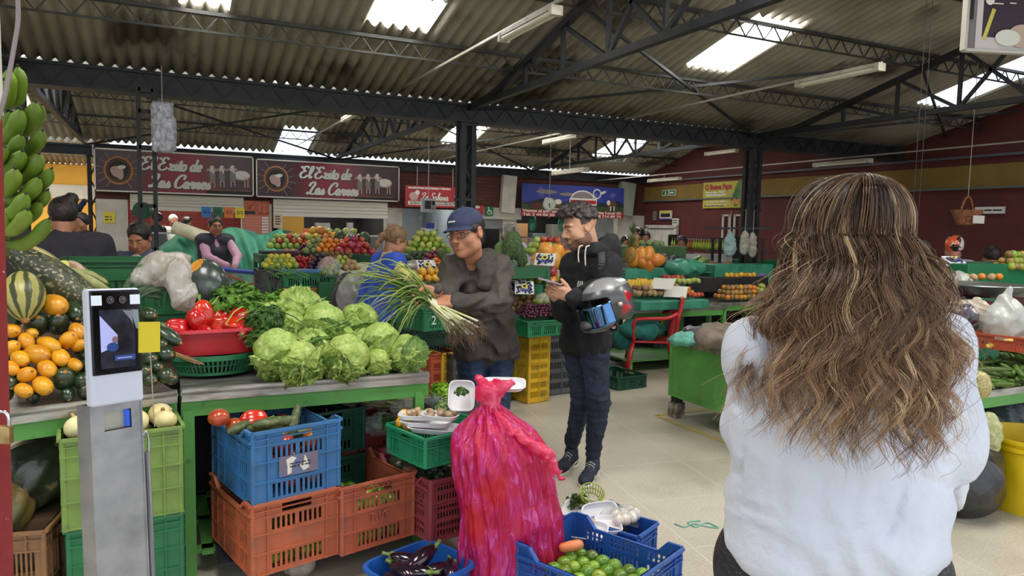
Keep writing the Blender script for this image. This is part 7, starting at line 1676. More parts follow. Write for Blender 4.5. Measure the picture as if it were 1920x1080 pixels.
# ---- long-haired woman in the white blouse, back to the viewer
def woman():
 D=1.38;J=dict(P=at(1560,1075,1.40),C=at(1590,760,1.36),N=at(1592,600,1.35),SL=at(1450,655,1.36),SR=at(1735,668,1.36),HL=at(1455,1070,1.40),HR=at(1660,1080,1.40),EL=at(1400,820,1.46),WL=at(1470,880,1.68),ER=at(1772,840,1.42),WR=at(1690,950,1.62))
 J['KL']=J['HL']-UP*.42+FH*.02;J['KR']=J['HR']-UP*.42+FH*.02;J['AL']=Vector((J['KL'].x,J['KL'].y,.09));J['AR']=Vector((J['KR'].x,J['KR'].y,.09))
 c=at(1592,462,1.33);f=(FH*1.0+RT*.05,UP);ms=mat('white_blouse',srgb(216,219,229),.8,srgb(206,210,222),5,bump=.3,bscale=45)
 e=empty('person',(J['P'].x,J['P'].y,0),0,'woman with long wavy highlighted hair and loose white blouse, seen from behind','person')
 S=SDF(*bounds(list(J.values()),.16),.012);trunk(S,J,-.03,None,.05,.9);arms(S,J,-.006,end=.98);legs(S,J,-.01)
 M=frame(*f);S2=head_mesh(c,M,.93,J['N'],SK3);hn=[hand_mesh(J['WL'],RT+FH*.1,-FH,1,.5,.9),hand_mesh(J['WR'],-RT+UP*.3,-FH,-1,.5,.9)]
 body=wlink('body',np_mesh('body',[S.arrays(),S2]+hn,SK3),e);face_bits(body,c,M,.93)
 # blouse
 h=.0075;S=SDF(*bounds([at(1330,560,1.2),at(1870,1090,1.2),at(1600,800,1.75),J['P']],.04),h)
 zc=lambda px,py,d=1.38:at(px,py,d)
 S.cone(zc(1480,1010),zc(1450,690),.105,.085,.06);S.cone(zc(1640,1010),zc(1725,700),.105,.085,.06);S.cone(zc(1560,1000),zc(1590,740),.13,.12,.06)
 S.cone(zc(1440,645),zc(1742,657),.064,.064,.05);S.cone(zc(1590,600),zc(1590,720),.062,.11,.06);S.cone(zc(1500,625),zc(1590,590),.05,.05,.05);S.cone(zc(1680,635),zc(1590,590),.05,.05,.05)
 S.cone(zc(1475,960,1.4),zc(1650,985,1.4),.125,.12,.05)
 S.cone(zc(1438,655),zc(1416,800,1.45),.068,.062,.03);S.cone(zc(1416,800,1.45),zc(1478,880,1.66),.062,.045,.03)
 S.cone(zc(1748,662),zc(1778,830,1.4),.068,.068,.03);S.cone(zc(1778,830,1.4),zc(1752,905,1.5),.068,.062,.03);S.cone(zc(1752,905,1.5),zc(1690,970,1.62),.062,.042,.03)
 # hem: lower at the back, curved
 hem=zc(1560,1062,1.38);S.plane(tuple(hem),tuple(UP+RT*.02),.008)
 sl,X,Y,Z=S.win(S.lo,S.lo+S.n*S.h)
 # folds: drape from shoulders, crease at the right armpit, gathers at hem
 lat=(X-c.x)*RT.x+(Y-c.y)*RT.y;z=Z
 near=np.abs(S.D)<.09
 f_=.008*np.sin(lat*26+2.5*np.sin(z*9)+z*6)*np.clip((1.36-z)*3,0,1)+.006*np.sin((z*30+lat*14)+2*np.sin(lat*9))*np.clip((z-1.0)*3,0,1)*np.clip((np.abs(lat)-.05)*9,0,1)+.005*np.sin(z*60+lat*55+3*np.sin(lat*20))*np.clip((1.14-z)*6,0,1)
 S.D=(S.D+np.where(near,f_,0)).astype(np.float32);S.wrinkle(.034,15,11,(1,1,.7));S.wrinkle(.010,34,12,(1,1,.6))
 dep=X*FH.x+Y*FH.y;PX=960+F_PX*(X*RT.x+Y*RT.y)/dep;PY=427+.0205*(PX-960)+F_PX*(1.58-Z)/dep;sh_=0 # creases sewn and pressed into the cloth
 for ln,am,w in (([(1752,765),(1690,825),(1704,900)],.016,11),([(1768,806),(1712,806)],.014,8),([(1724,830),(1716,950),(1690,1030)],.013,11),([(1806,636),(1764,725),(1746,775)],.006,7),([(1404,700),(1418,800),(1404,900)],.014,12),([(1375,950),(1480,985),(1600,1000)],.009,14),([(1480,860),(1500,1040)],.006,16),([(1640,860),(1620,1040)],.006,16),([(1560,900),(1572,1050)],.005,12),([(1390,760),(1450,820)],.008,10),([(1430,1000),(1520,1040)],.007,10),([(1640,1010),(1720,985)],.009,9),([(1760,860),(1800,880)],.009,9),([(1750,900),(1810,930)],.008,9)):
  for (x0,y0),(x1,y1) in zip(ln,ln[1:]):
   t=np.clip(((PX-x0)*(x1-x0)+(PY-y0)*(y1-y0))/((x1-x0)**2+(y1-y0)**2),0,1);d2=(PX-x0-t*(x1-x0))**2+(PY-y0-t*(y1-y0))**2;sh_=np.maximum(sh_,am*np.exp(-d2/w**2)-am*.35*np.exp(-d2/(w*2.4)**2))
 S.D=(S.D+np.where((np.abs(S.D)<.09)&(dep<1.45),sh_,0)).astype(np.float32)
 top=wlink('blouse',np_mesh('bl',[S.arrays()],ms),e)
 # trousers with crackled texture
 mt=bpy.data.materials.new('crackled_black');mt.use_nodes=True;nt=mt.node_tree;vo=nt.nodes.new('ShaderNodeTexVoronoi');vo.feature='DISTANCE_TO_EDGE';vo.inputs['Scale'].default_value=75;tc=nt.nodes.new('ShaderNodeTexCoord');nt.links.new(tc.outputs['Object'],vo.inputs['Vector']);r=nt.nodes.new('ShaderNodeMapRange');r.inputs['From Max'].default_value=.08;nt.links.new(vo.outputs['Distance'],r.inputs['Value'])
 bp=nt.nodes.new('ShaderNodeBump');bp.inputs['Strength'].default_value=.6;bp.inputs['Distance'].default_value=.004;nt.links.new(r.outputs[0],bp.inputs['Height']);p=nt.nodes['Principled BSDF'];nt.links.new(bp.outputs[0],p.inputs['Normal']);p.inputs['Base Color'].default_value=(*srgb(38,38,42),1);p.inputs['Roughness'].default_value=.5
 S=SDF(*bounds([J[k] for k in J if k[0] in 'PHKA'],.2),.012);S.cone(J['HL'],J['HR'],.118,.118,.05);S.cone(at(1470,1050,1.40),at(1650,1055,1.40),.108,.105,.05);legs(S,J,.02,end=.98);wlink('trousers',np_mesh('tr',[S.arrays()],mt),e)
 for q in 'LR':shoe(e,J['A'+q],J['A'+q]+FH*.2,M_jkt,M_w_)
 # hair: dark inner volume, then wavy locks
 Pn=lambda x,y,z:c+RT*x+FH*y+UP*z
 S=SDF(*bounds([Pn(0,0,0),Pn(0,0,-.2)],.19),.006);S.ell(tuple(Pn(0,-.0,.03)),(.084,.095,.088),M,0);S.cone(Pn(0,-.01,-.02),Pn(.0,-.03,-.18),.078,.06,.05);S.cone(Pn(-.05,-.03,-.12),Pn(.05,-.03,-.12),.05,.05,.05);S.wrinkle(.008,70,3,(1,1,.2));S.plane(tuple(Pn(0,.055,0)),tuple(-FH),.01)
 mh=bpy.data.materials
 def hm(n,root,tip):
  m=bpy.data.materials.new(n);m.use_nodes=True;nt=m.node_tree;tc=nt.nodes.new('ShaderNodeTexCoord');sp=nt.nodes.new('ShaderNodeSeparateXYZ');nt.links.new(tc.outputs['Object'],sp.inputs[0]);ns=nt.nodes.new('ShaderNodeTexNoise');ns.inputs['Scale'].default_value=14;nt.links.new(tc.outputs['Object'],ns.inputs['Vector'])
  ad=nt.nodes.new('ShaderNodeMath');ad.operation='MULTIPLY_ADD';ad.inputs[1].default_value=.18;nt.links.new(ns.outputs['Fac'],ad.inputs[0]);nt.links.new(sp.outputs['Z'],ad.inputs[2]);mr=nt.nodes.new('ShaderNodeMapRange');mr.inputs['From Min'].default_value=1.30+.09;mr.inputs['From Max'].default_value=1.66+.09;nt.links.new(ad.outputs[0],mr.inputs['Value'])
  x=nt.nodes.new('ShaderNodeMix');x.data_type='RGBA';x.inputs['A'].default_value=(*srgb(*tip),1);x.inputs['B'].default_value=(*srgb(*root),1);nt.links.new(mr.outputs[0],x.inputs['Factor']);p=nt.nodes['Principled BSDF'];nt.links.new(x.outputs['Result'],p.inputs['Base Color']);p.inputs['Roughness'].default_value=.38;p.inputs['Specular IOR Level'].default_value=.45;return m
 mats=[hm('hair_dark',(66,50,42),(122,90,66)),hm('hair_mid',(96,72,56),(156,118,86)),hm('hair_warm',(130,100,74),(190,150,110)),hm('hair_blonde',(184,154,116),(226,194,150))]
 hv=wlink('hair_volume',np_mesh('hv',[S.arrays()],mats[0]),e)
 rs=np.random.RandomState(5);NC,NS,T=520,9,44;ts=np.linspace(0,1,T);Pall=[];Qall=[];Mi_=[];n0=0
 rt,fh=np.array(RT),np.array(FH);cc=np.array(c)
 for k in range(NC):
  phi=rs.uniform(-1.8,1.8) if k<NC*.8 else rs.uniform(-1.2,1.2);side=np.sign(phi) if abs(phi)>.05 else 1
  Lh=(.34+.07*rs.rand())*(1-.16*abs(phi)/2) if rs.rand()<.28 else .15+.20*rs.rand();rad=.125+.022*rs.rand();wa=.006+.009*rs.rand();wf=15+4*rs.rand();ph=phi*2.5+rs.rand()*2.6;ph2=phi*4+rs.rand()*2.2;part=rs.uniform(-.07,.09);layer=rs.uniform(-.012,.012);out=rs.uniform(-.02,.03)
  mi=rs.choice(4,p=[.36,.32,.2,.12]);r0=rs.uniform(.003,.009);tipx=rs.uniform(-.02,.02)
  for s_ in range(NS):
   a=rs.uniform(0,6.28);rr=r0*np.sqrt(rs.rand());ox,oy=rr*np.cos(a)*(1-.55*ts),rr*np.sin(a)*(1-.55*ts);L2=Lh*(.93+.09*rs.rand());q_=L2/.34;pj=phi+rs.normal(0,.02)
   sx,sy=math.sin(pj),-math.cos(pj) # back of the head looks to the viewer (-FH)
   # skull part then falling part
   u=np.clip(ts/.30,0,1);th=u*1.62;v=np.clip((ts-.30)/.70,0,1)
   yroot=part*.9
   x=sx*(.088+layer)*np.sin(th)*(1)+ox;y=(yroot*(1-u)+sy*(.100+layer)*np.sin(th))+oy;z=.03+(.093+layer*.6)*np.cos(th)+0*u
   spread=rad/.1;x=x+v**.8*(sx*(rad-.088)*(1.15 if abs(phi)>.8 else .8)+tipx*q_);y=y+v**.7*(sy*.035-.012)-.05*np.sin(np.clip(v*2.2,0,1)*PI/2)*(abs(phi)<1.5)
   z=z-v*L2
   w_=np.clip((ts-.2)*1.6,0,1)**1.3*wa*(1+.15*rs.rand());x=x+w_*1.5*np.sin(v*wf*q_+ph)+(s_/NS-.5)*.012*v;y=y+w_*np.cos(v*wf*q_*1.07+ph2)*.7;x=x*(1+.0*v)+(out*v**2.2*side-.02*v)*q_
   # fly-away strands
   if rs.rand()<.05:x=x+side*.06*v**1.5*rs.rand()+.02*np.sin(v*14+ph);z=z+.02*v*rs.rand()
   p=cc+np.outer(x,rt)+np.outer(y,fh)+np.outer(z,[0,0,1.])
   d=np.gradient(p,axis=0);d/=np.linalg.norm(d,axis=1)[:,None]+1e-9;s1=np.cross(d,[.3,.5,.81]);s1/=np.linalg.norm(s1,axis=1)[:,None]+1e-9;s2=np.cross(d,s1);r_=(.00075*np.clip(1.25-ts,.15,1))[:,None]*(.7+.7*rs.rand())
   V3=np.stack([p+s1*r_,p+(-.5*s1+.87*s2)*r_,p+(-.5*s1-.87*s2)*r_],1).reshape(-1,3);Pall.append(V3);i0=np.arange(T-1)[:,None]*3+np.arange(3)[None];i1=np.arange(T-1)[:,None]*3+((np.arange(3)+1)%3)[None];q=np.stack([i0,i1,i1+3,i0+3],-1).reshape(-1,4)+n0;Qall.append(q);Mi_.append(np.full(len(q),mi));n0+=T*3
 P_,Q_,MI=np.concatenate(Pall),np.concatenate(Qall),np.concatenate(Mi_)
 print('hair verts',len(P_));wlink('hair',np_mesh('hair',[(P_,Q_)],mats,matfn=lambda q:MI),e)
M_w_=mat('sole_dark',srgb(40,38,36),.8)
woman()
# ------------------------------------------------------------------ fruit stalls behind
def fruit(name,r,c,c2=None,flat=1.0,sc=8,prof=None,rough=.35,stem=True,bump=0,lob=0,la=0,seg=16,c3=None,vary=.15,sd=1):
 m=mat('skin_of_'+name,srgb(*c),rough,srgb(*(c2 or c)),sc,(.45,.65),coat=.25,vary=vary,bump=bump,bscale=60,col3=srgb(*c3) if c3 else None,scale3=5)
 b=lobed(r,lob,la,prof,seg,max(8,seg//2),flat,.02,sd);return b.mesh(name,m,True)
F={}
F['green_apple']=fruit('green_apple',.038,(150,178,74),(170,192,96),.92,6,lambda t:1-.06*(t<.2));F['red_apple']=fruit('red_apple',.038,(172,48,44),(204,120,70),.9,5)
F['orange']=fruit('orange',.04,(232,134,36),(222,118,24),.97,20,bump=.1);F['mandarin']=fruit('mandarin',.034,(226,130,40),(214,150,50),.85,8)
F['lime_orange']=fruit('green_orange',.04,(118,150,50),(176,170,60),.97,5);F['mango']=fruit('mango',.045,(226,160,60),(206,120,50),1.4,4);F['lemon']=fruit('lemon',.03,(214,200,62),(190,190,60),1.2,8)
F['plum']=fruit('plum',.028,(58,28,50),(34,20,36),1.05,10);F['grape']=fruit('grape',.014,(70,26,48),(100,34,56),1.15,10,seg=8);F['strawberry']=fruit('strawberry',.02,(176,40,36),(150,30,30),1.2,30,seg=10)
F['kiwi']=fruit('kiwi',.032,(124,94,58),(104,78,46),1.25,20,rough=.9,bump=.2);F['potato']=fruit('potato',.038,(176,146,104),(150,118,80),1.2,9,rough=.8);F['nectarine']=fruit('nectarine',.033,(190,46,46),(222,110,60),.95,4)
F['pomegranate']=fruit('pomegranate',.045,(170,44,60),(196,76,84),.95,6);F['guava']=fruit('guava',.036,(134,150,96),(116,134,80),1.0,8,rough=.7,bump=.3);F['pear']=fruit('pear',.036,(166,178,80),(180,180,96),1.25,5,lambda t:1 if t<.55 else 1-.45*(t-.55)/.45)
F['passion']=fruit('passion_fruit',.034,(140,110,60),(196,150,60),1.0,5);F['avocado']=fruit('large_avocado',.06,(48,62,36),(62,80,44),1.35,20,rough=.6,bump=.3,seg=18);F['yellow_mango']=fruit('yellow_mango',.038,(228,178,60),(210,150,50),1.15,4)
F['tamarillo']=fruit('tree_tomato',.024,(178,66,44),(204,96,50),1.4,5,seg=10);F['onion']=fruit('red_onion',.03,(122,50,70),(90,36,56),.9,6)
V_STEM=mat('fruit_stalk',srgb(84,70,42),.9);FST=MB().tube([(0,0,.9),(.03,0,1.15)],[.07,.05],5).mesh('stalk',V_STEM)
def heap(kind,label,group,c,nx,ny,nz,rz=0,name=None,s=1.0,sx=1.0,cat='fruit',mix=None,jit=.12,r=None,slope=0.0,seed=1):
 """stepped pile with base centre c; only the fruit on its faces"""
 rd=random.Random(seed+len(label));r=r or {'green_apple':.038,'red_apple':.038,'orange':.04,'mandarin':.034,'lime_orange':.04,'mango':.045,'lemon':.031,'plum':.028,'grape':.014,'strawberry':.02,'kiwi':.034,'potato':.04,'nectarine':.033,'pomegranate':.045,'guava':.036,'pear':.038,'passion':.034,'avocado':.06,'yellow_mango':.04,'tamarillo':.026,'onion':.03}[kind]*s
 R=Matrix.Rotation(rz,3,'Z');n=0
 for k in range(nz):
  ax,ay=nx-k,ny-k
  if ax<1 or ay<1:break
  for j in range(ay):
   for i in range(ax):
    if 0<k<nz-1 and 0<i<ax-1 and j>1 and k<min(nx,ny)-1:continue
    if k==0 and 0<i<ax-1 and j>1 and nz>1:continue
    p=Vector(((i-(ax-1)/2)*2*r*sx,(j-(ay-1)/2)*2*r,r+k*1.5*r+slope*j))+Vector([rd.uniform(-jit,jit)*r for _ in range(3)]);kk=kind if not mix else rd.choice(mix)
    me=F[kk];o=place(me,name or me.name.split('.')[0],label,cat,group,Vector(c)+R@p,aim(Vector((rd.gauss(0,.6),rd.gauss(0,.6),rd.gauss(0,.6)+.6)),rd.random()*6),s*rd.uniform(.92,1.08));n+=1
    if r*F_PX/max((Vector(c)-CAM).length,1)>6.5 and kind not in ('potato','grape'):q=link('stalk',FST,o);q.scale=(.03,.03,.036 if kind!='pear' else .045)
 return n
def table(label,c,w,d,h,rz=0,m=None,top=None,legs=True,cat='stall table',name='stall_table'):
 e=empty(name,(c[0],c[1],0),rz,label,cat);MB().box((0,0,h-.02),(w,d,.04)).obj('table_top',top or M_steel_top,e)
 f=MB();
 for s in (-1,1):f.box((0,s*(d/2-.02),h-.07),(w,.035,.06));f.box((s*(w/2-.02),0,h-.07),(.035,d,.06))
 f.obj('frame',m or M_green,e)
 for sx in (-1,1):
  for sy in (-1,1):MB().box((sx*(w/2-.025),sy*(d/2-.025),(h-.04)/2),(.045,.045,h-.04)).obj('leg',m or M_green,e)
 MB().box((0,0,.15),(w-.05,d-.05,.02)).obj('shelf',m or M_green,e);return e
def stack(labels,x,y,rz,mats_,w=.4,d=.55,h=.27,style='tall'):
 z=.002
 for l,m in zip(labels,mats_):crate(l,(x,y,z),rz,m,w,d,h,style,.0);z+=h+.002
 return z
# --- stall A: behind the lettuces, left of the blue vest (Y about 7)
def A(px,py,D):return at(px,py,D)
M_gtop=mat('green_board',srgb(38,92,58),.6)
zt=A(600,523,8.0).z
pA=A(620,520,8.1);table('green fruit table left of the woman in the blue vest',(pA.x+.15,pA.y+.15),1.5,.7,zt,0,mat('green_table',srgb(34,96,58),.5),M_gtop)
pB=A(640,470,8.7);zB_=A(640,478,8.7).z;table('raised rear fruit table behind the grapes and oranges',(pB.x+.05,pB.y+.25),2.0,.6,zB_,0,mat('green_table',(0,0,0)),M_gtop)
def HA(kind,px,py,D,nx,ny,nz,lab,**k):c=A(px,py,D);return heap(kind,lab,k.pop('group',lab.split(',')[0]),c,nx,ny,nz,**k)
HA('green_apple',549,467,8.7,8,3,5,'apple in the tall apple pyramid by the green tarp',mix=['green_apple','green_apple','red_apple'],sx=1.0)
tag(MB().box(tuple(A(549,471,8.7)+Vector((0,.1,-.02))),(.72,.36,.03)).obj('board',M_dark),'dark board under the apple pyramid','board')
crate('dark red crate under the apple pyramid board',A(553,487,8.7)+Vector((0,.1,0)),0,P_mar,.55,.35,.1,'closed',0)
HA('grape',563,486,8.3,11,4,9,'dark grape in the hanging grape mound below the apples',jit=.5);HA('grape',580,470,8.5,9,4,8,'dark grape in the grape heap right of the apples',jit=.5)
HA('yellow_mango',590,470,8.7,4,2,4,'yellow mango left of the papayas',s=.9);HA('mango',625,452,8.9,7,2,3,'papaya or mango on the top row',s=1.1,mix=['mango','yellow_mango','pear'])
HA('guava',598,476,8.3,5,3,4,'grey-green fruit in the middle pyramid');HA('mandarin',625,474,8.3,6,3,4,'mandarin in the orange pyramid');HA('pomegranate',665,478,8.3,5,3,3,'pomegranate left of the blue vest',mix=['pomegranate','pomegranate','nectarine'])
HA('avocado',660,460,8.9,3,1,1,'large dark avocado on the back row',s=1.25);HA('kiwi',632,487,8.0,6,2,2,'small brown fruit below the mandarins',s=.8)
HA('strawberry',570,507,7.75,9,5,7,'strawberry in the red berry mound',jit=.5);HA('plum',600,506,7.75,5,4,4,'dark plum in the wrapped plum pile');HA('nectarine',622,506,7.75,5,3,3,'nectarine beside the plums',s=.85);HA('pear',642,504,7.75,4,3,3,'green fruit at the corner of the front row',s=.8);HA('potato',657,507,7.75,3,3,2,'pale brown root at the right end of the front row',s=.8)
HA('lemon',524,502,7.6,6,4,3,'yellow-green lemon in the tray left of the berries',mix=['lemon','lemon','lime_orange'],s=.95)
def at_base(px,py,D):p=A(px,py,D);return p
p=A(523,503,7.6);z0=p.z;crate('black crate under the lemons',(p.x,p.y+.05,z0-.26),0,P_dk,.42,.4,.255,'tall',0);crate('second dark crate in the stack under the lemons',(p.x,p.y+.05,z0-.53),0,P_dk,.42,.4,.265,'tall',0);crate('dark green crate, third under the lemons',(p.x,p.y+.05,z0-.81),0,P_dg,.42,.4,.27,'mesh',0);
if z0-.81>.25:crate('dark green crate at the foot of the lemon stack',(p.x,p.y+.05,.002),0,P_dg,.42,.4,z0-.815,'mesh',0)
p=A(577,528,7.5);crate('green crate with blue rim under the red berries',(p.x,p.y+.1,p.z-.05),0,P_gr2,.5,.4,.15,'low',0);tag(MB().box((p.x,p.y+.1,p.z+.115),(.54,.44,.025)).obj('tray',P_blue),'flat blue tray between the berries and the green crate','tray')
crate('tan slotted crate below the green one in front of the berry stall',(p.x+.01,p.y+.1,p.z-.05-.27),0,P_tan,.5,.38,.265,'mesh',0);crate('black crate at the foot of the tan crate',(p.x+.01,p.y+.1,p.z-.05-.27-.26),0,P_dk,.48,.38,.255,'tall',0);crate('charcoal crate lowest under the tan crate',(p.x+.01,p.y+.1,.002),0,P_dk,.48,.38,max(.1,p.z-.585),'tall',0)
HA('green_apple',618,516,7.5,3,2,4,'green fruit hanging in a bag by the green crate',mix=['pear','lime_orange'],s=.8);plastic_bag('clear bag of green fruit beside the green crate and grey sack',A(618,516,7.5)+UP*.08,(.12,.08,.12),39,M_clear,.02,30)
# bags at the vest woman's side
M_gbag=mat('dark_grey_film',srgb(58,58,60),.35,bump=.6,bscale=12,spec=.6)
pg=A(650,560,7.0);plastic_bag('tall dark grey sack left of the woman in the blue vest',Vector((pg.x,pg.y,pg.z-.22)),(.17,.17,.5),41,M_gbag,.03,14,name='sack')
pg=A(668,560,6.6);plastic_bag('large translucent white bag beside the woman in the blue vest',Vector((pg.x,pg.y,pg.z)),(.19,.17,.24),42,mat('cloudy_film',srgb(168,168,166),.25,srgb(200,200,198),9,spec=.8,bump=.8,bscale=14,transl=.3),.05,16)
tag(MB().box((pg.x,pg.y,(pg.z-.22)/2),(.5,.45,max(.1,pg.z-.22))).obj('green_bench',mat('green_table',(0,0,0))),'green bench carrying the translucent white bag','bench')

# --- tarp-covered stall behind the vest man
def tarp():
 b=MB();p0=A(285,470,10.8);rd=random.Random(2)
 def fn(u,v):
  px=270+260*u;D=10.9-.35*math.sin(PI*u)*(1-v)*0;top=470-38*math.sin(min(1,u*1.25+.05)*PI/1.6)+6*math.sin(u*17);y=top+(545-top)*v;q=A(px,y,D-.55*v**.6+.10*math.sin(u*23+v*5)*v**.5+.05*math.sin(u*51-v*9));return q+Vector((0,0,.02*noise.noise(Vector((u*14,v*5,0)))))
 b.grid(fn,110,40)
 def bk(u,v):q=fn(u,0);return q+Vector((.3,1.0,-.05))*v
 b.grid(bk,110,8);o=b.obj('tarpaulin',mat('teal_tarp',srgb(62,140,112),.6,srgb(96,168,140),3,bump=.35,bscale=9),smooth=True);o.modifiers.new('t','SOLIDIFY').thickness=.006;tag(o,'teal tarpaulin covering a stall behind the man in the dark vest','tarpaulin')
 c=A(400,520,11.3);tag(MB().box((c.x,c.y,c.z/2+.1),(2.0,.8,c.z+.2)).obj('covered_stall',M_dark),'dark covered stall body under the teal tarpaulin','stall')
 r=A(362,438,10.6);b=MB();b.cyl((0,0,-.28),(0,0,.28),.1,seg=20);o=b.obj('sheet_roll',mat('cream_sheet',srgb(206,200,172),.7,srgb(180,176,150),6,bump=.3,bscale=14),smooth=50);o.matrix_basis=Matrix.Translation(r)@(aim(RT*.9-UP*.28)).to_4x4();tag(o,'cream rolled sheet lying on top of the teal tarpaulin','roll')
tarp()
# --- stall B: between the capped man and the blue vest
tB=A(800,515,6.7);ztB=tB.z-.02
table('green stall table behind the capped man',(A(835,520,7.1).x,A(835,520,7.1).y+.1),1.3,.8,A(835,535,6.9).z,.1,mat('green_table',(0,0,0)),M_gtop)
HA('lime_orange',800,476,7.8,6,4,4,'green citrus in the rear pile left of the capped man',mix=['lime_orange','pear','lime_orange']);HA('avocado',790,490,7.5,5,3,2,'black-green avocado below the green citrus',s=.55,r=.03);HA('onion',818,492,7.4,5,3,3,'dark red fruit beside the pineapple leaves',s=.9)
HA('yellow_mango',812,528,6.6,5,3,2,'yellow mango just left of the capped man\'s chest',s=.95);HA('mandarin',822,500,7.2,3,2,2,'small orange fruit behind the pineapple',s=.8)
V_PINE=mat('pineapple_rind',srgb(176,130,48),.7,srgb(120,96,40),60,(.4,.6),bump=.6,bscale=60);V_PL=mat('pineapple_leaf',srgb(92,112,72),.6)
def pineapple():
 me=lobed(.055,0,0,None,24,16,1.45,.0,1).mesh('pine',V_PINE,True);b=MB();r=random.Random(1)
 for i in range(26):a=r.random()*6.28;t=r.uniform(.1,.9);L=.07+.08*(1-t);x,y=math.cos(a),math.sin(a);w=.01;b.add([(-y*w,x*w,.075),(y*w,-x*w,.075),(x*L*t,y*L*t,.075+L)],[(0,1,2)])
 return me,b.mesh('crown',V_PL)
PN=pineapple()
def put_pine(px,py,D,lab,s=1.0,d=(0,0,1)):o=place(PN[0],'pineapple',lab,'pineapple',None,A(px,py,D),aim(Vector(d)),s);link('leaf_crown',PN[1],o)
put_pine(833,508,6.6,'pineapple partly behind the capped man\'s shoulder',1.15,(-.2,0,1));put_pine(1187,455,8.2,'pineapple leaning behind the young man\'s back, its crown up',1.2);put_pine(1182,478,8.0,'lower pineapple at the edge of the young man\'s back',1.2,(.2,0,1))
# black-and-white trays
def berry_tray(px,py,D,lab,tilt=.9,rz=0,s=1.0,grp=None):
 e=empty('berry_tray',A(px,py,D),0,lab,'tray',grp);R=(Matrix.Rotation(-YAW+rz,3,'Z')@Matrix.Rotation(tilt,3,'X')).to_4x4();t=MB().box((0,0,0),(.17*s,.12*s,.015));me=t.mesh('tray',M_foam);me.transform(R);link('tray_body',me,e)
 b=MB();r=random.Random(px)
 for i in range(40):b.ell((r.uniform(-.07,.07)*s,r.uniform(-.048,.048)*s,.012),(.010,.010,.010),None,8,5)
 me=b.mesh('berries',mat('dark_berry',srgb(34,28,44),.25,srgb(70,64,92),30,coat=.5),True);me.transform(R);q=link('berries',me,e);q['kind']='stuff'
 a=Art();a.z=.024;a.disc(0,.01*s,.03*s,.025*s,C_y);a.disc(.0,.01*s,.014*s,.012*s,C_k);a.rect(-.04*s,-.035*s,.045*s,-.02*s,C_bl);me=a.b.mesh('label');me.transform(R);link('label',me,e)
berry_tray(800,500,6.6,'leaning tray of dark berries left of the capped man',1.0,.6,1.1)
berry_tray(983,540,6.42,'front tray of dark berries leaning beside the kiwis',1.15,.1,1.0);berry_tray(970,537,6.5,'second tray of dark berries tucked behind the front one',1.15,.2,1.0);berry_tray(961,534,6.58,'rearmost tray of dark berries by the capped man\'s back',1.15,.3,1.0);berry_tray(1022,487,6.6,'tray of dark berries propped against the papaya under the apples',.95,-.3,1.1)
plastic_bag('crumpled white plastic bag behind the spring onions',A(775,505,6.8),(.14,.1,.09),43,None,.03,26)
HA('guava',778,607,6.1,5,3,1,'pale potato in the low green basket below the spring onions',s=.8,mix=['potato'])
def CR(px,py,D,lab,m,w,d,h,style='low',rz=0.1,zb=None):p=A(px,py,D);return crate(lab,(p.x,p.y,p.z if zb is None else zb),rz,m,w,d,h,style,0)
CR(781,628,6.1,'small green crate of pale potatoes low behind the lettuces',P_gr2,.4,.35,.14);CR(795,655,5.9,'dark green crate below the potato crate',P_dg,.42,.36,.2,'tall')
tag(MB().box((A(790,660,6.0).x,A(790,660,6.0).y,.13),(.44,.36,.24)).obj('green_stand',mat('green_table',(0,0,0))),'green stand below the dark green crate','stand')
link('painted_number',text_mesh('2',.09,C_w,wallM((-.2,-.19,.05)),0,.002),CR(820,612,5.5,'green crate numbered two beside the capped man\'s hand',P_gr2,.5,.35,.17,'low',.3))
for lab,px,m,D in (('tall brick-orange crate standing on end behind the lettuces',808,P_or4,5.7),('yellow slotted crate standing on end right of the brick-orange one',828,P_yel,5.75),('black crate standing on end just left of the capped man\'s legs',848,P_dk,5.7),('yellow slotted crate right of the capped man\'s legs',985,P_yel,6.6)):
 p=A(px,700,D);g=gz(px,730,0) ;crate(lab,(p.x,p.y,.002),.2,m,.24,.4,.60 if D<6.3 else .62,'mesh',0)
o=CR(1030,735,6.95,'tall grey slotted crate on the floor left of the young man',P_cup,.46,.4,.70,'mesh',.1,.002)
# --- stall C: kiwis, oranges and apples between the two men
pc=A(985,600,6.6);table('green stall table under the kiwis and oranges',(A(1000,600,7.1).x+.05,A(1000,600,7.1).y+.1),1.15,.9,A(1000,604,6.7).z-.02,.1,mat('green_table',(0,0,0)),M_gtop)
p=A(1010,622,6.35);crate('shallow green crate of dark fruit in front of the kiwis',(p.x,p.y,p.z-.015),.15,P_gr2,.46,.32,.14,'low',0)
HA('grape',1014,592,6.4,16,8,5,'dark purple berry in the shallow green crate',jit=.6);CR(975,620,6.5,'green crate under the kiwis at the capped man\'s back',P_gr2,.3,.35,.17)
HA('kiwi',985,584,6.6,6,3,3,'kiwi in the brown pile beside the capped man',s=.95);HA('lime_orange',1000,532,6.8,7,3,4,'green orange in the pile under the tray of berries',mix=['lime_orange','lime_orange','orange']);
HA('lime_orange',975,470+40,6.9,3,2,2,'green orange behind the bag of grapes');HA('pomegranate',1024,520,6.6,2,1,2,'large red mango above the young man\'s phone',s=1.15,mix=['pomegranate'])
HA('green_apple',1025,478,7.3,6,3,4,'green apple on the apple pile left of the young man\'s face',mix=['green_apple','green_apple','green_apple','red_apple']);HA('mango',1035,500,7.1,3,2,2,'papaya standing under the apple pile',s=1.6,r=.06);HA('yellow_mango',1060,566,6.3,3,1,1,'small banana-yellow fruit at the young man\'s sleeve',s=.7)
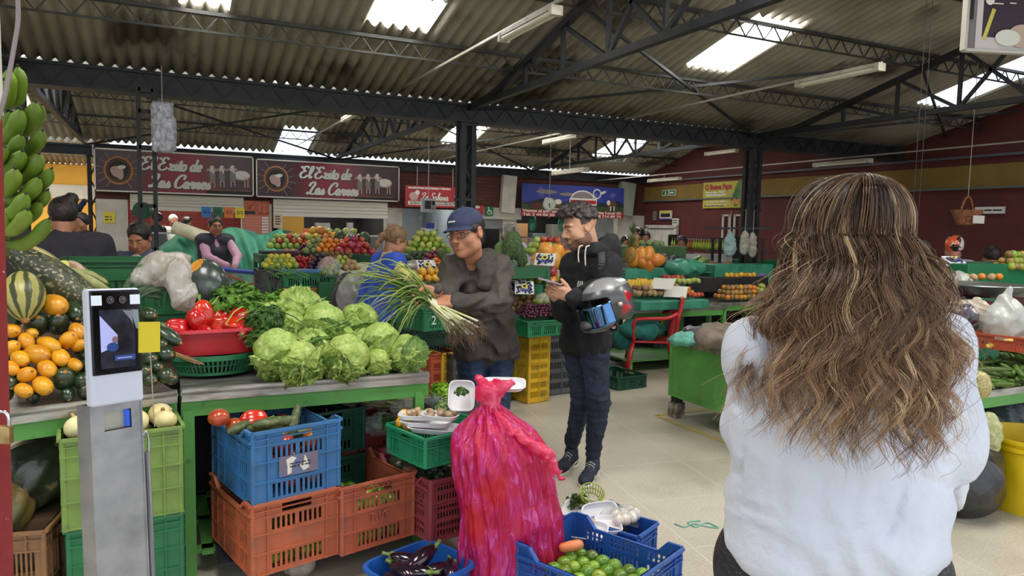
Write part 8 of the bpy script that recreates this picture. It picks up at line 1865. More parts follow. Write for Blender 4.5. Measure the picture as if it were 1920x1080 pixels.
plastic_bag('clear bag of green grapes beside the capped man\'s shoulder',A(960,495,6.5),(.1,.08,.09),44,M_clear,.02,40);HA('grape',960,508,6.5,7,4,5,'green grape in the clear bag',mix=['lemon'],s=.45,r=.016)
plastic_bag('clear bag of pale green fruit right of the kiwis',A(1022,560,6.4),(.09,.07,.06),45,M_clear,.02,40);HA('lime_orange',1020,572,6.45,3,2,2,'pale green fruit inside the clear bag by the kiwis',s=.8)
tag(MB().box(tuple(A(1000,550,6.9)),(.8,.3,.2),R=Matrix.Rotation(.1,3,'Z')).obj('green_cloth',mat('green_film',srgb(38,120,82),.3,bump=.4,bscale=14)),'green plastic cover along the shelf under the oranges','cover')
# soursops behind the capped man's shoulder
V_SOUR=mat('soursop_rind',srgb(84,110,62),.8,srgb(58,78,44),60,(.4,.6),bump=1.0,bscale=55)
for i,(px,py,s,lab,m_) in enumerate(((960,460,1.3,'dark spiky soursop, topmost behind the capped man\'s shoulder',V_SOUR),(944,478,1.35,'pale green soursop left of the topmost one',None),(972,480,1.2,'soursop right of and below the topmost one',V_SOUR))):
 me=lobed(.085,7,.04,lambda t:1-.15*t,28,20,1.35,.1,i).mesh('soursop',m_ or mat('soursop_pale',srgb(116,142,82),.8,srgb(90,116,64),50,bump=.8,bscale=50),True);o=place(me,'soursop',lab,'soursop',None,A(px,py,6.3+.1*i),aim(Vector((.2-.2*i,.1,1))),s*.85);link('stalk',MB().tube([(0,0,.11),(.01,0,.15)],[.01,.008],6).mesh('st',V_STEM,True),o)
table('table under the soursops behind the capped man',(A(958,500,6.4).x,A(958,500,6.4).y+.1),.7,.4,A(958,500,6.4).z,.1,mat('green_table',(0,0,0)),M_gtop)

# --- stall D: bananas, papayas, potatoes right of the young man
pd=A(1240,583,7.7);zD=pd.z
tD=table('green steel-topped stall carrying bananas and potatoes behind the red chair',(A(1250,583,8.1).x+.1,A(1250,583,8.1).y+.28),1.35,.8,zD,.0)
def sloped_box(lab,px,py,D,w,d,h,m,name='display_box',rz=0):p=A(px,py,D);o=MB().box((0,0,h/2),(w,d,h)).obj(name,m);o.location=p;o.rotation_euler=(0,0,rz);md=o.modifiers.new('b','BEVEL');md.width=.012;md.segments=2;return tag(o,lab,'display box')
M_teal=mat('teal_film',srgb(44,124,98),.35,srgb(70,150,122),5,bump=.5,bscale=12)
sloped_box('teal film-covered box under the potatoes',1245,577,7.8,.9,.4,.10,M_teal);sloped_box('teal film-covered step under the bananas',1215,577,8.3,.85,.3,.28,M_teal);sloped_box('taller teal step under the papayas',1215,577,8.65,.9,.3,.48,M_teal)
HA('potato',1230,555,7.85,9,3,2,'brown potato on the teal box behind the red chair',s=.9,mix=['potato','kiwi']);HA('mandarin',1287,553,7.9,3,2,2,'small orange fruit right of the white paper signs',s=.8);HA('tamarillo',1302,556,7.9,5,2,1,'red tree tomato at the right end of the teal box',mix=['tamarillo','nectarine'],s=.8);HA('pear',1282,532,8.3,6,2,1,'green pear in the row behind the paper signs',s=.9);HA('red_apple',1262,526,8.5,4,2,1,'reddish apple behind the paper signs',s=.9)
V_BAN=mat('banana_skin',srgb(226,190,60),.45,srgb(200,160,44),8,vary=.08);
def banana_me():
 P_=catmull([(0,0,0),(.03,0,.05),(.035,0,.11),(.01,0,.17)],4);n=len(P_);return MB().tube(P_,[.006 if j==0 else (.016 if 1<j<n-2 else .010) for j in range(n)],8).mesh('banana',V_BAN,True)
BM=banana_me()
def banana_hand(px,py,D,lab,n=6,rz=0,s=1.0):
 e=empty('banana_hand',A(px,py,D),rz,lab,'bananas')
 MB().tube([(-.04,0,.0),(.04,0,.0)],.012,6).obj('stem_end',V_STEM,e,smooth=True)
 for i in range(n):q=link('banana',BM,e);q.matrix_basis=Matrix.Translation((-.05+.1*i/(n-1),-.01,.0))@Matrix.Rotation(-PI/2+.25*(i-n/2)*.3,4,'Z')@Matrix.Rotation(2.0-.15*(i%2),4,'Y')@Matrix.Scale(s,4)
for i,(px,py,lab) in enumerate(((1188,520,'leftmost hand of bananas, next to the young man\'s back'),(1203,518,'second hand of bananas from the young man\'s back'),(1222,520,'hand of bananas left of the paper signs'),(1236,522,'hand of small bananas touching the paper signs'))):banana_hand(px,py+4,8.15,lab,7,-YAW+.3*i-.3,1.15)
banana_hand(1060,560,6.4,'small yellow bananas behind the young man\'s sleeve',5,-YAW,.9)
V_PAP=mat('papaya_skin',srgb(226,146,56),.4,srgb(214,120,40),5,coat=.2,vary=.08);PAP=lobed(.07,0,0,lambda t:1 if t<.6 else 1-.3*(t-.6)/.4,20,14,1.45,.04,3).mesh('papaya',V_PAP,True)
for i,(px,py,d,lab) in enumerate(((1187,484,(0,0,1),'papaya nearest the young man\'s back'),(1201,480,(.2,0,1),'papaya standing second in the back row'),(1215,478,(.4,.2,.8),'papaya standing third in the back row'),(1204,492,(-.6,0,.5),'papaya lying in front, left'),(1216,494,(0,0,-1),'papaya standing in front of the others, middle'),(1232,488,(1,0,.2),'papaya lying at the right end with a brown patch'))):place(PAP,'papaya',lab,'papaya',None,A(px,py,8.5),aim(Vector(d)),1.15)
for i,(px,py,rz,lab) in enumerate(((1243,532,.5,'white paper sign leaning over the bananas'),(1267,547,.35,'white paper sign lying beside the potatoes'))):
 b=MB().box((0,0,0),(.24,.17,.004));o=b.obj('paper_sign',C_w);o.matrix_basis=Matrix.Translation(A(px,py,7.75))@(Matrix.Rotation(-YAW-rz,3,'Z')@Matrix.Rotation(.7,3,'X')).to_4x4();tag(o,lab,'paper sign')
draped=plastic_bag('teal cloth bundle behind the bananas',A(1283,503,8.7),(.3,.16,.12),46,M_teal,.06,14,name='cloth_bundle')
o=plastic_bag('dark bundle behind the papayas',A(1250,492,9.0),(.25,.14,.1),47,M_gbag,.05,14,name='cloth_bundle')
# big floral green board behind (open carton) and melons
sloped_box('green printed fruit carton behind the papayas',1210,490,9.3,1.0,.4,.2,mat('carton_green',srgb(70,104,58),.6,srgb(54,84,46),5));HA('guava',1215,476,9.3,6,2,2,'pale melon on the green printed carton',s=1.4,mix=['guava'],r=.052)
# stall E: behind, right
tE=A(1350,570,8.6);table('green steel-edged stall of passion fruit right of the bananas',(A(1370,560,9.0).x+.1,A(1370,560,9.0).y+.1),1.5,.9,A(1350,563,8.8).z,0)
sloped_box('dark display tray behind the passion fruit',1350,545,9.2,1.3,.35,.18,M_dark);sloped_box('green box with small mixed fruit',1380,530,9.5,1.0,.3,.25,M_teal)
HA('passion',1385,560,8.7,9,4,3,'passion fruit on the right-hand stall, orange and brown',mix=['passion','passion','mandarin']);HA('yellow_mango',1388,530,9.3,8,2,2,'yellow-red mango in the back row of the passion fruit stall',s=.95);HA('nectarine',1348,546,9.2,7,2,2,'dark red fruit at the left of the passion fruit',mix=['plum','nectarine','yellow_mango'],s=.9);HA('pear',1428,550,9.0,2,2,2,'pale green fruit beside the woman\'s hair')
HA('avocado',1302,516,9.4,4,2,1,'brown-green tropical fruit in the row before the watermelon',s=.75,r=.045);basket('green net basket before the watermelon',A(1350,522,9.4),.3,.15,.1,P_gr2)
V_WM=striped(srgb(60,92,44),srgb(140,160,96),7);place(lobed(.13,0,0,None,36,20,1.1,.0,1).mesh('wm',V_WM,True),'watermelon','striped watermelon left of the brown pumpkins','watermelon',None,A(1313,497,9.7),aim(Vector((1,.2,.3))),1.0)
V_BP=mat('brown_pumpkin',srgb(150,98,66),.6,srgb(120,76,50),4);
for i,(px,s,lab) in enumerate(((1333,1.0,'brown pumpkin right of the watermelon'),(1347,.7,'small brown pumpkin half between two larger ones'),(1363,.95,'brown pumpkin at the right end of the row'))):place(lobed(.11,8,.03,None,24,14,.85,.04,i).mesh('bp',V_BP,True),'pumpkin',lab,'pumpkin',None,A(px,502,9.7),None,s)
table('high back table with watermelon and pumpkins',(A(1340,520,9.9).x,A(1340,520,9.9).y+.05),1.6,.4,A(1340,515,9.8).z,0,mat('green_table',(0,0,0)),M_gtop)
o=crate('white slotted crate behind the watermelon',A(1310,490,10.3),0,mat('plastic_white',srgb(206,206,200),.5),.95,.3,.1,'mesh',0)
o=tag(MB().box(tuple(A(1390,498,10.4)+Vector((.3,.8,-.05))),(2.2,.5,.2)).obj('green_counter',mat('glossy_green',srgb(30,110,70),.25)),'long glossy green counter behind the pumpkins','counter');tag(MB().box(tuple(A(1390,498,10.4)+Vector((.3,.8,-.6))),(2.1,.45,.88)).obj('counter_base',M_dark),'dark base under the long green counter','counter')
plastic_bag('lilac cloth on the passion fruit stall beside the woman\'s hair',A(1418,515,9.6),(.22,.12,.07),48,mat('lilac_cloth',srgb(120,104,158),.7),.04,20,name='cloth_bundle')
# shelves with bottles and hanging bags behind
def shelf_unit():
 c=gx(1330,480,10.2);e=empty('bottle_shelf',(10.3,c.y+.3,0),0,'dark shelf of green bottles before the red wall','shelf')
 b=MB();
 for z in (.9,1.2,1.45):b.box((0,0,z),(.3,2.0,.02))
 for y in (-1,1):b.box((0,y,.75),(.3,.03,1.5))
 b.obj('frame',M_dark,e);r=random.Random(2);bot={}
 for k,(cn,cc) in enumerate((('green',(150,172,60)),('red',(170,60,50)),('amber',(160,100,50)))):bot[k]=MB().lathe([(.03,0),(.03,.12),(.012,.16),(.012,.2)],10).mesh('bottle',mat('bottle_'+cn,srgb(*cc),.2),True)
 cap=MB().cyl((0,0,.2),(0,0,.22),.014,seg=8).mesh('cap',C_w,True)
 for z,k0 in ((1.21,0),(.91,1)):
  for i in range(24):
   y=-.92+.08*i;k=k0 if r.random()<.8 else 2;o=place(bot[k],'bottle','green-labelled bottle on the upper shelf before the red wall' if z>1 else 'red or amber bottle on the lower shelf before the red wall','bottle','bottles on the upper shelf' if z>1 else 'bottles on the lower shelf',Vector((10.2,c.y+.3+y,z)),Matrix.Identity(3),1.0);link('cap',cap,o)
shelf_unit()
def hang_bag(px,py,D,lab,r,seed,m,name='plastic_bag'):o=plastic_bag(lab,A(px,py,D),r,seed,m,.03,24,top=(0,0,r[2]*1.25));MB().bar((0,0,r[2]*1.1),(0,0,r[2]*1.1+.3),.006).obj('cord',M_cond,o)
M_pale=mat('pale_blue_film',srgb(168,196,194),.35,srgb(190,210,208),9,transl=.3,bump=.5)
hang_bag(1368,462,9.8,'pale blue plastic bags hanging left of the second column',(.1,.07,.16),51,M_pale);hang_bag(1396,458,9.8,'greyish plastic bag hanging just right of the second column',(.07,.05,.16),52,M_bagw);hang_bag(1411,462,9.9,'white plastic bag hanging farther right of the second column',(.07,.05,.17),53,M_bagw)
f=MB();
for px in (1336,1350,1430):p=A(px,470,10.0);f.box((p.x,p.y,.75),(.03,.03,1.5))
a_,b__=A(1320,428,10.0),A(1450,428,10.0);f.bar(a_,b__,.03);f.bar(A(1320,470,10.0),A(1450,470,10.0),.02);tag(f.obj('hanging_rail',M_steel),'dark rail frame from which the plastic bags hang','rail')
# basket hung from the roof
def hung_basket():
 p=A(1813,402,8.4);e=empty('hanging_basket',p,0,'tan wicker basket hanging on a thin rope before the red wall','basket');m=mat('wicker',srgb(160,104,70),.7,srgb(110,66,44),40,bump=.6,bscale=40)
 MB().lathe([(.001,-.12),(.09,-.12),(.13,-.04),(.17,.05),(.16,.05),(.12,-.04),(.08,-.11)],28,closed=True).obj('bowl',m,e,smooth=40);b=MB();b.tube(catmull([(-.12,0,.04),(-.06,0,.16),(0,0,.2),(.06,0,.16),(.12,0,.04)],5),.012,6);b.obj('handle',m,e,smooth=True)
 MB().bar((0,0,.2),(0,0,1.9),.006).obj('rope',M_cond,e);q=MB().box((-.02,-.15,-.06),(.2,.01,.09)).obj('note',C_w,e)
hung_basket()
for px,lab in ((1716,'thin pale cord hanging from the roof beside the woman\'s head'),(1727,'second thin cord hanging close to the first one')):p=A(px,330,6.0);tag(MB().bar((p.x,p.y,1.75),(p.x,p.y,3.86),.0035).obj('cord',M_rod),lab,'cord')
# ------------------------------------------------------------------ green cart, red chair, right-hand stall
def tbox(n,c,s,m,lab,cat,rz=0):o=MB().box((0,0,0),s).obj(n,m);o.location=c;o.rotation_euler=(0,0,rz);md=o.modifiers.new('b','BEVEL');md.width=.006;return tag(o,lab,cat)
def cart():
 e=empty('green_cart',(4.5,4.42,0),0,'low green metal cart on blocks with a steel top, left of the white blouse','cart');W,D=1.25,.86
 MB().box((0,0,.41),(W,D,.44)).obj('body',M_green,e);b=MB()
 for s in (-1,1):
  for z in (.2,.62):b.box((0,s*D/2,z),(W,.012,.03));b.box((s*W/2,0,z),(.012,D,.03))
  for t in (-1,1):b.box((s*W/2,t*(D/2-.02),.41),(.014,.04,.44));b.box((s*(W/2-.02),t*D/2,.41),(.04,.014,.44))
 b.obj('frame',M_green,e);MB().box((0,0,.655),(W+.05,D+.05,.04)).obj('steel_top',M_steel_top,e)
 for sx in (-1,1):
  for sy in (-1,1):MB().box((sx*(W/2-.05),sy*(D/2-.05),.065),(.1,.1,.13),m=mat('cracked_cement',srgb(176,168,154),.9,srgb(90,78,66),14)).box((sx*(W/2-.05),sy*(D/2-.05),.155),(.07,.07,.05),m=M_dark).obj('block_foot',None,e)
cart()
M_rag=mat('taupe_cloth',srgb(128,116,102),.9,srgb(100,90,80),8,bump=.4,bscale=30);M_tealc=mat('teal_cloth',srgb(40,120,108),.85,srgb(30,96,88),4,bump=.3,bscale=14)
plastic_bag('taupe cloth heaped on the green cart',at(1352,632,5.4),(.24,.18,.1),61,M_rag,.06,16,name='folded_cloth',cat='cloth');plastic_bag('aqua plastic bag at the left corner of the green cart',at(1285,636,5.8),(.14,.12,.06),62,mat('aqua_film',srgb(120,200,180),.35,transl=.2,bump=.4),.04,24);plastic_bag('dark cloth between the aqua bag and the taupe cloth',at(1302,622,5.9),(.12,.1,.05),63,M_gbag,.03,24,name='folded_cloth',cat='cloth')
def chair():
 p=gz(1218,706,0);e=empty('plastic_armchair',p,math.radians(58),'red plastic armchair with teal cloths heaped on its seat','chair');m=mat('red_plastic',srgb(186,22,32),.35,coat=.3)
 b=MB();b.grid(lambda u,v:Vector(((u-.5)*.42,(v-.5)*.42,.42-.02*math.sin(PI*u)*math.sin(PI*v))),8,8);o=b.obj('seat',m,e);o.modifiers.new('t','SOLIDIFY').thickness=.02
 for sx in (-1,1):
  for sy in (-1,1):MB().tube([(sx*.2,sy*.2,.42),(sx*.23,sy*.24,.2),(sx*.25,sy*.26,.0)],[.024,.021,.018],8).obj('leg',m,e,smooth=True)
  MB().tube(catmull([(sx*.24,.2,.42),(sx*.26,.2,.62),(sx*.26,.12,.66),(sx*.25,-.12,.67),(sx*.2,-.25,.72)],6),.02,8,flat=1.4).obj('armrest',m,e,smooth=True)
 b=MB();b.tube(catmull([(-.21,-.22,.42),(-.22,-.26,.7),(-.15,-.3,.84),(0,-.31,.87),(.15,-.3,.84),(.22,-.26,.7),(.21,-.22,.42)],6),.02,8)
 for k in range(-2,3):b.bar((k*.07,-.215,.43),(k*.062,-.3,.85),.028,.01)
 b.obj('backrest',m,e,smooth=40)
 plastic_bag('teal cloths heaped on the red chair and hanging over its front',p+UP*.52-RT*.12-FH*.05,(.26,.22,.12),64,M_tealc,.08,13,name='cloth_heap',cat='cloth');plastic_bag('teal cloth end drooping left of the red chair',p+UP*.42-RT*.30,(.13,.12,.14),65,M_tealc,.05,18,name='cloth_heap',cat='cloth')
chair()
CR(1155,718,7.3,'dark green crate on the floor behind the young man\'s knees',P_dg,.36,.5,.13,'low',.1,.002);(crate('charcoal crate under the banana stall behind the chair',gz(1215,690,0)+Vector((.1,.7,0)),.1,P_dk,.5,.4,.3,'tall',0));(crate('second charcoal crate under the banana stall, right of the chair',gz(1290,690,0)+Vector((.1,.7,0)),.1,P_dk,.5,.4,.3,'tall',0))
# right-hand stall
pr=gz(1838,740,.71);tR=table('green stall with steel edge at the right border carrying beans and bags',(pr.x+1.0,pr.y+.78),2.4,1.5,.715,0);R0=pr.y
def onR(px,py,z=.72):return gz(px,py,z)
def bag_(lab,p,r,sd,m=None,amp=.04,f=26,**k):return plastic_bag(lab,p,r,sd,m,amp,f,**k)
V_BEAN=mat('broad_bean_pod',srgb(96,124,50),.5,srgb(70,98,38),12,vary=.2);BN=MB().tube([(0,0,-.07),(.006,0,-.05),(.010,0,0),(.004,0,.05),(-.004,0,.075)],[.003,.010,.012,.010,.002],8).mesh('bean',V_BEAN,True)
rd=random.Random(8)
for i in range(150):
 q=gz(1842+rd.random()*95,668+rd.random()*56,.73);place(BN,'bean_pod','green broad bean pod in the heap at the right border','bean pod','bean pods in the right-hand heap',q+UP*(.0+.10*rd.random()*(.5+.5*math.sin(rd.random()*3))),aim(Vector((rd.gauss(0,1),rd.gauss(0,1),rd.gauss(0,.25)))),1.25)
bag_('clear bag of pale grains behind the blouse sleeve',gz(1836,722,.78),(.06,.06,.08),71,mat('bagged_grain',srgb(206,190,128),.3,srgb(160,150,84),90,(.4,.6),coat=.6,bump=.5,bscale=90),.008,40)
bag_('tied white plastic bag standing on the right-hand stall',at(1882,610,4.5),(.17,.13,.15),72,mat('milky_film',srgb(206,208,202),.3,srgb(226,228,222),8,spec=.7,bump=.6,bscale=14,transl=.3),.04,22,top=(.03,0,.22))
tbox('green_box',at(1836,655,4.6),(.16,.16,.13),mat('mint_green',srgb(72,160,118),.5),'mint green box between the blouse and the white bag','box');bag_('clear tub lid and film on the mint green box',at(1815,632,4.7),(.17,.12,.03),73,M_clear,.02,30)
c=CR(1905,650,4.4,'orange-brown tray of corn and bananas behind the beans',P_or4,.5,.34,.09,'low',.25)
for i,(px,py,s) in enumerate(((1865,646,.9),(1885,643,1),(1905,640,1))):o=place(CUC,'corn_cob',['pale corn cob end beside the white bag','yellow corn cob in the orange-brown tray','yellow corn cob at the right border in the tray'][i],'corn',None,at(px,py,4.3),aim(RT*1+FH*.4+UP*.15),s*.8);o.data=CUC.copy();o.data.materials[0]=mat('corn_yellow',srgb(228,190,80),.5,srgb(200,160,60),60)
def balance():
 p=at(1816,585,5.0);e=empty('kitchen_scale',p,-YAW,'red dial scale with a wide dark metal pan on the right-hand stall','scale');MB().box((0,.03,0),(.26,.18,.16),taper=1.1).obj('base',mat('scale_red',srgb(150,30,34),.4),e)
 MB().cyl((-.04,-.07,.02),(-.04,-.075,.02),.075,seg=24).obj('dial',C_w,e);MB().lathe([(.001,.10),(.15,.105),(.25,.135),(.31,.19),(.305,.195),(.24,.145),(.14,.12),(.001,.115)],40,c=(.12,.1,.0),closed=True).obj('pan',mat('pan_metal',srgb(120,122,118),.35,metal=.7),e,smooth=60);MB().cyl((.03,.05,.08),(.08,.08,.11),.03).obj('stem',M_st,e)
balance();tbox('scale_stand',at(1816,610,5.0)+Vector((0,0,-.07)),(.4,.3,.2),M_dark,'dark stand under the red dial scale','stand')
bag_('beige plastic bag of produce before the red scale',at(1818,588,4.6),(.17,.12,.09),74,mat('beige_film',srgb(196,180,156),.3,srgb(216,204,186),9,spec=.7,bump=.6,bscale=16,transl=.2),.05,24);bag_('bag of dark purple produce right of the blouse shoulder',at(1792,592,4.5),(.14,.11,.08),75,mat('purple_bag',srgb(58,52,66),.3,srgb(96,90,104),14,coat=.4,bump=.6,bscale=16),.04,26)
CR(1745,592,4.8,'blue slotted basket beside the blouse shoulder',mat('tray_blue2',srgb(40,70,150),.4),.34,.24,.06,'low',.2);tbox('foam_box',at(1755,560,5.2),(.4,.3,.06),M_foam,'white foam tray with ginger behind the blue basket','tray',.3)
for i in range(14):place(F['potato'],'ginger_root','ginger root on the white foam tray','ginger','ginger on the white foam tray',at(1722+5.5*(i%7)+3*(i//7),552+5*(i//7),5.15),None,.6)
for i,(px,py) in enumerate(((1722,530),(1752,522),(1785,528))):bag_(['clear crumpled bag nearest the long hair','clear crumpled bag in the middle behind the ginger','clear crumpled bag next to the scale pan'][i],at(px,py,5.9),(.16,.12,.09),76+i,mat('clear_pile',srgb(176,178,166),.2,srgb(206,208,198),10,spec=.9,bump=.8,bscale=18,alpha=.8),.05,24)
table('table behind the right-hand stall',(at(1800,545,6.0).x,at(1800,545,6.0).y),2.0,.8,at(1800,548,6.0).z,0,mat('green_table',(0,0,0)),M_gtop)
bag_('clear bag of greens right of the scale',at(1905,575,4.9),(.13,.1,.07),80,M_clear,.03,30);tbox('brown_box',at(1918,575,4.7),(.1,.12,.14),mat('maroon_card',srgb(84,52,50),.5),'dark maroon box at the right border','box')
tbox('green_trough',at(1845,512,6.9),(1.3,.5,.2),mat('glossy_green',(0,0,0)),'long green trough in front of the seated people','trough');tbox('trough_stand',at(1845,512,6.9)-UP*.62,(1.2,.45,1.0),M_dark,'dark stand under the long green trough','stand')
heap('lime_orange','green mango in the pile at the right border','green mangoes at the right border',at(1902,506,6.8),6,3,3,0,s=.95,mix=['lime_orange','passion'],r=.036);heap('orange','orange or peach behind the scale pan','fruit behind the scale pan',at(1825,527,6.0),7,1,1,0,s=.8,sx=1.7,mix=['orange','potato'],r=.035)
for i,(px,py) in enumerate(((1775,492),(1788,488),(1800,494),(1790,500))):berry_tray(px,py,6.6,['flat tray leftmost in the pile on the long green trough','topmost tray in the pile on the green trough','tray tilted toward the viewer on the green trough','lowest tray of the pile on the green trough'][i],.5,.2*i,1.0)
def bucket():
 p=gz(1932,948,0);r=.27;e=empty('yellow_tub',p,0,'big yellow plastic tub on the floor at the right border','tub');m=mat('yellow_plastic',srgb(226,194,20),.4,srgb(206,176,20),5)
 MB().lathe([(r*.9,0),(r*.97,.36),(r*1.03,.365),(r*1.03,.385),(r*.98,.39),(r,.41),(r*1.05,.41),(r*1.05,.43),(r*1.0,.43),(r*.95,.36),(r*.87,.01),(.001,.01)],48,closed=True).obj('body',m,e,smooth=40)
bucket()
bag_('black plastic sack on the floor under the right-hand stall',gz(1822,975,.0)+UP*.22+FH*.1,(.24,.2,.24),81,mat('black_film',srgb(34,36,38),.3,spec=.7,bump=.6,bscale=12),.05,16,name='sack');bag_('net bag of corn husks hanging under the stall edge',at(1852,815,4.0),(.08,.07,.13),82,mat('husk_net',srgb(170,178,112),.6,srgb(206,200,160),50,bump=.6,bscale=50),.02,40,name='net_sack')
bag_('dark teal sack under the right-hand stall behind the tub',gz(1925,880,0)+UP*.25+FH*.35,(.3,.22,.26),83,mat('dark_teal_film',srgb(40,56,58),.3,bump=.5,bscale=10),.06,14,name='sack')

# ------------------------------------------------------------------ people farther away
def bgp(lab,px,py,D,f,top,hair,skn=SK2,hands=None,lean=0.0,dy=0.0,s=1.0,hs=1.0,vest=None,bot=None,feat=False,down=.1,hb=(),grp=None,sit=False):
 c=at(px,py,D);f=Vector(f).normalized();r=f.cross(UP).normalized();n=c-UP*.118*hs-f*(.03+.3*lean*.4);sh=n-UP*.06;hip=Vector((n.x,n.y,0))-f*lean*.6+UP*((n.z*.60) if not sit else max(.45,n.z-.55))
 J=dict(P=hip+UP*.02,C=sh.lerp(hip,.35),N=n,SL=sh-r*.17*s,SR=sh+r*.17*s,HL=hip-r*.085,HR=hip+r*.085);ft=Vector((hip.x,hip.y,0))
 J['KL']=hip-r*.1-UP*(hip.z*.47)+f*(.02 if not sit else .35)+(UP*.2 if sit else UP*0);J['KR']=J['KL']+r*.2;J['AL']=ft-r*.1+UP*.09+(f*.35 if sit else f*0);J['AR']=J['AL']+r*.2
 for q,w in zip('LR',hands or (None,None)):
  sg=-1 if q=='L' else 1;W=Vector(w) if w is not None else J['S'+q]-UP*.5+r*sg*.06+f*.08;E=(J['S'+q]+W)/2-UP*.05+r*sg*.09-f*.03;J['E'+q]=E;J['W'+q]=W
 hd=[dict(w=J['W'+q],d=(J['W'+q]-J['E'+q]).normalized(),n=-UP,side=(1 if q=='R' else-1),curl=.6,s=.95,h=.006) for q in 'LR'] if D<11 else []
 e,body,M=person(lab,J,skn,ft,top,bot or M_jean2,c,(f-UP*down,UP),hs,hd,w=.78*s,te=.012,wr=(.02,26,3),feat=feat,h=.016,grp=grp)
 if hair:hair_cap(e,c,M,hs,hair,[((0,.05,0),(0,-1,.3)),((0,0,-.02),(0,-.45,1))] if not hb else [((0,.05,0),(0,-1,.3))],hb,h=.008)
 if vest:S=SDF(*bounds(list(J.values()),.2),.014);trunk(S,J,.038,None,.05,.8*s);S.wrinkle(.015,24,7);wlink('vest',np_mesh('v',[S.arrays()],vest),e)
 return e,c,M,J
navy=mat('navy_quilt',srgb(40,42,52),.7);
bgp('man in dark sleeveless vest over a pink shirt pushing a clear bin',404,424,9.4,-FH*.7+RT*.55,mat('pink_shirt',srgb(196,150,170),.8),M_hair_k,hands=(at(440,500,9.0),at(430,500,9.2)),vest=navy,feat=True,s=.95)
p=at(453,525,8.8);e=empty('clear_bin',(p.x,p.y,0),-YAW+.3,'clear plastic bin with blue lid and orange straps pushed by the man in the vest','bin');MB().box((0,0,p.z-.05),(.5,.35,.3)).obj('bin_body',M_clear,e);MB().box((0,0,p.z+.11),(.54,.38,.03),R=Matrix.Rotation(.12,3,'Y')).obj('lid',C_bl,e);b=MB();b.bar((-.28,-.19,p.z+.14),(.05,-.19,p.z-.02),.02);b.bar((.05,-.19,p.z-.02),(.26,-.19,p.z-.05),.02);b.obj('strap',mat('orange_strap',srgb(206,90,50),.6),e);MB().box((0,0,(p.z-.2)/2),(.4,.3,p.z-.2)).obj('trolley',M_dk_ := mat('trolley_dark',srgb(50,50,52),.6),e)
blue=mat('royal_blue_vest',srgb(50,84,190),.75,srgb(42,72,170),6,bump=.3,bscale=20)
e,c,M,J=bgp('woman in royal blue vest with a ponytail sorting produce, seen from behind',742,452,6.3,RT*.75+FH*.45,mat('yellow_shirt',srgb(210,200,120),.8),M_hair_b,SK1,hands=(at(792,520,6.6),at(778,540,6.0)),lean=.25,vest=blue,feat=True,down=.4,hb=[((0,-.1,.03),(.03,.03,.03)),((0,-.135,-.02),(.032,.03,.05)),((0,-.15,-.09),(.026,.026,.05))],bot=M_dark)
S=SDF(*bounds([J['P'],J['C']],.3),.014);S.cone(J['C'],J['P']-UP*.12,.17,.2,.05);S.wrinkle(.03,20,7);wlink('vest_skirt',np_mesh('v',[S.arrays()],blue),e)
e,c,M,J=bgp('woman in grey-blue cardigan bowing her head behind the bottle-green crate',262,446,5.9,-FH*.95+RT*.05,mat('grey_blue_knit',srgb(86,92,112),.9,bump=.3,bscale=60),M_hair_k,SK1,lean=.1,feat=True,down=.55,s=1.0)
S=SDF(*bounds([J['C'],J['N']],.2),.01);S.ell(tuple(J['N']-FH*.10-UP*.10),(.06,.04,.09));wlink('white_collar',np_mesh('wc',[S.arrays()],M_wht),e)
bgp('person in charcoal sweater with black hair in a bun, back to the viewer',118,407,5.0,FH*.8-RT*.6,mat('charcoal_knit',srgb(48,46,52),.9,bump=.2),M_hair_k,SK1,s=1.35,hb=[((.05,-.04,.12),(.045,.045,.045))],hs=1.02)
bgp('person in blue reaching upward in the yellow hall',131,384,13.0,RT*.8+FH*.2,mat('blue_tee',srgb(40,54,92),.8),M_hair_k,hands=(at(160,375,13),at(158,380,13.1)),s=.9);bgp('face of a seated person between the charcoal sweater and the pillar',152,418,9.5,-FH,navy,M_hair_k,s=.85,sit=True)
bgp('person in dark jacket standing at the first butcher counter',293,412,13.4,-RT*.9,navy,M_hair_k);bgp('person in white cap behind the first butcher counter',325,414,15.0,RT*.5-FH*.5,M_wht,M_wht,s=.9);bgp('worker in grey behind the butcher counter beside the white cap',352,418,14.9,RT,M_gry,M_hair_k,s=.9)
bgp('grey-haired man in a white shirt turned away behind the soursops',957,438,8.9,-RT*.6+FH*.7,mat('pale_shirt',srgb(196,194,206),.8),M_hair_g,SK3)
M_hb=mat('helmet_gloss',srgb(30,30,34),.15,coat=.6)
bgp('seated person in black helmet and white shirt near the red wall door',1197,442,12.0,-FH*.5-RT*.5,M_wht,M_hb,s=.9,sit=True);bgp('seated person in a dark cap beside the black helmet',1210,448,12.3,-FH*.8,navy,M_hair_k,s=.9,sit=True);bgp('seated woman with pulled-back hair in front of the black helmet',1193,458,11.2,-FH,M_rag,M_hair_b,s=.85,sit=True);bgp('seated person in a cap right behind the young man\'s hood',1173,458,11.8,-FH,M_jkt,M_hb,s=.85,sit=True)
bgp('man with moustache and dark jacket in front of the bottle shelf',1277,459,10.6,-FH*.9-RT*.2,navy,M_hair_k,feat=True,s=.9,sit=True)
bgp('seated person in dark patterned top leaning beside the long hair',1728,478,6.9,RT*.3+FH*.6,mat('speckled_top',srgb(52,52,58),.8,srgb(120,120,124),60),M_hair_k,SK1,hands=(at(1740,505,6.7),at(1757,512,6.6)),s=.95,sit=True)
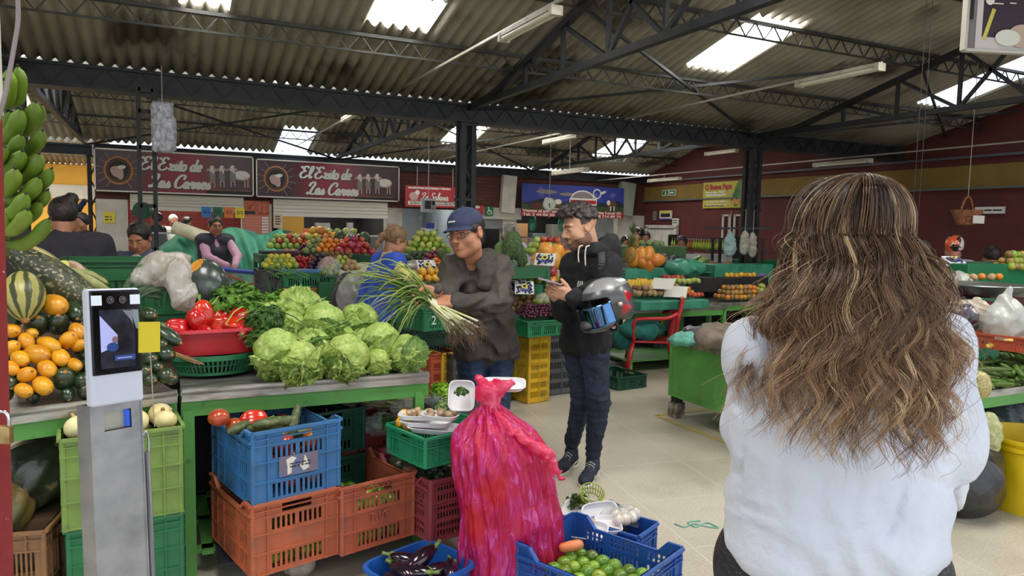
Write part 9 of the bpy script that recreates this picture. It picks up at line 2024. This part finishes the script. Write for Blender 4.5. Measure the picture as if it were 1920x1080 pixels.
e,c,M,J=bgp('person in pale shirt and black, white and orange helmet, seated by the red wall',1788,466,8.3,FH*.8+RT*.2,mat('lilac_shirt',srgb(170,170,184),.8),mat('racing_helmet',srgb(34,30,34),.3,srgb(222,214,206),13,(.5,.52),coat=.5,col3=srgb(226,92,40),scale3=7,mix3=(.55,.57)),SK1,sit=True,hs=1.1)
bgp('person in black jacket with back turned at the far right',1858,482,8.6,FH,navy,M_hair_k,s=1.0,sit=True)
for px in (1720,1790,1860):q=at(px,505,8.9 if px>1750 else 7.4);tag(MB().box((q.x,q.y-.05,.22),(.5,.42,.4)).obj('bench',M_dark),{1720:'dark bench under the person in the patterned top',1790:'dark bench under the person with the orange helmet',1860:'dark bench under the person in black at the far right'}[px],'bench')
q=A(618,528,7.5);tbox('green_stand',(q.x,q.y,q.z/2),(.26,.22,q.z),mat('green_table',(0,0,0)),'narrow green stand under the bagged green fruit','stand')
# clutter in the dim shop under the cattle billboard
meat_counter(7.7,9.9,'dim glass counter under the blue cattle billboard',15.6)
for i,(x,c) in enumerate(((7.9,(120,150,150)),(8.5,(150,110,70)),(9.1,(96,104,110)),(9.7,(140,136,126)))):tbox('storage_box',(x,17.2,1.0+.25*(i%2)),(.45,.4,.9),mat('box_tone_%d' % i,srgb(*c),.7),['teal-grey box at the back of the billboard shop, leftmost','brown box at the back of the billboard shop','grey cabinet at the back of the billboard shop','pale box at the back of the billboard shop, rightmost'][i],'box');tbox('box_stand',(x,17.2,.27+.12*(i%2)),(.45,.4,.54+.24*(i%2)),M_dark,['dark stand under the teal-grey box','dark stand under the brown box','dark stand under the grey cabinet','dark stand under the pale box'][i],'stand')
for i,x in enumerate((8.0,8.8)):hang=plastic_bag(['teal bag hanging in the billboard shop','second teal bag hanging farther right in the billboard shop'][i],Vector((x,15.35,1.7)),(.1,.06,.2),90+i,M_teal,.03,24,top=(0,0,.28));MB().bar((0,0,.22),(0,0,.75),.006).obj('cord',M_cond,hang)
e=empty('ceiling_spot',(8.3,15.5,2.44),0,'bright oval lamp just under the red strip of the billboard','ceiling light');MB().cyl((0,0,-.5),(0,0,-.46),.14,seg=20).obj('diffuser',mat('spot_glow',(0,0,0)),e);MB().bar((0,0,-.47),(0,0,.03),.01).obj('rod',M_cond,e)
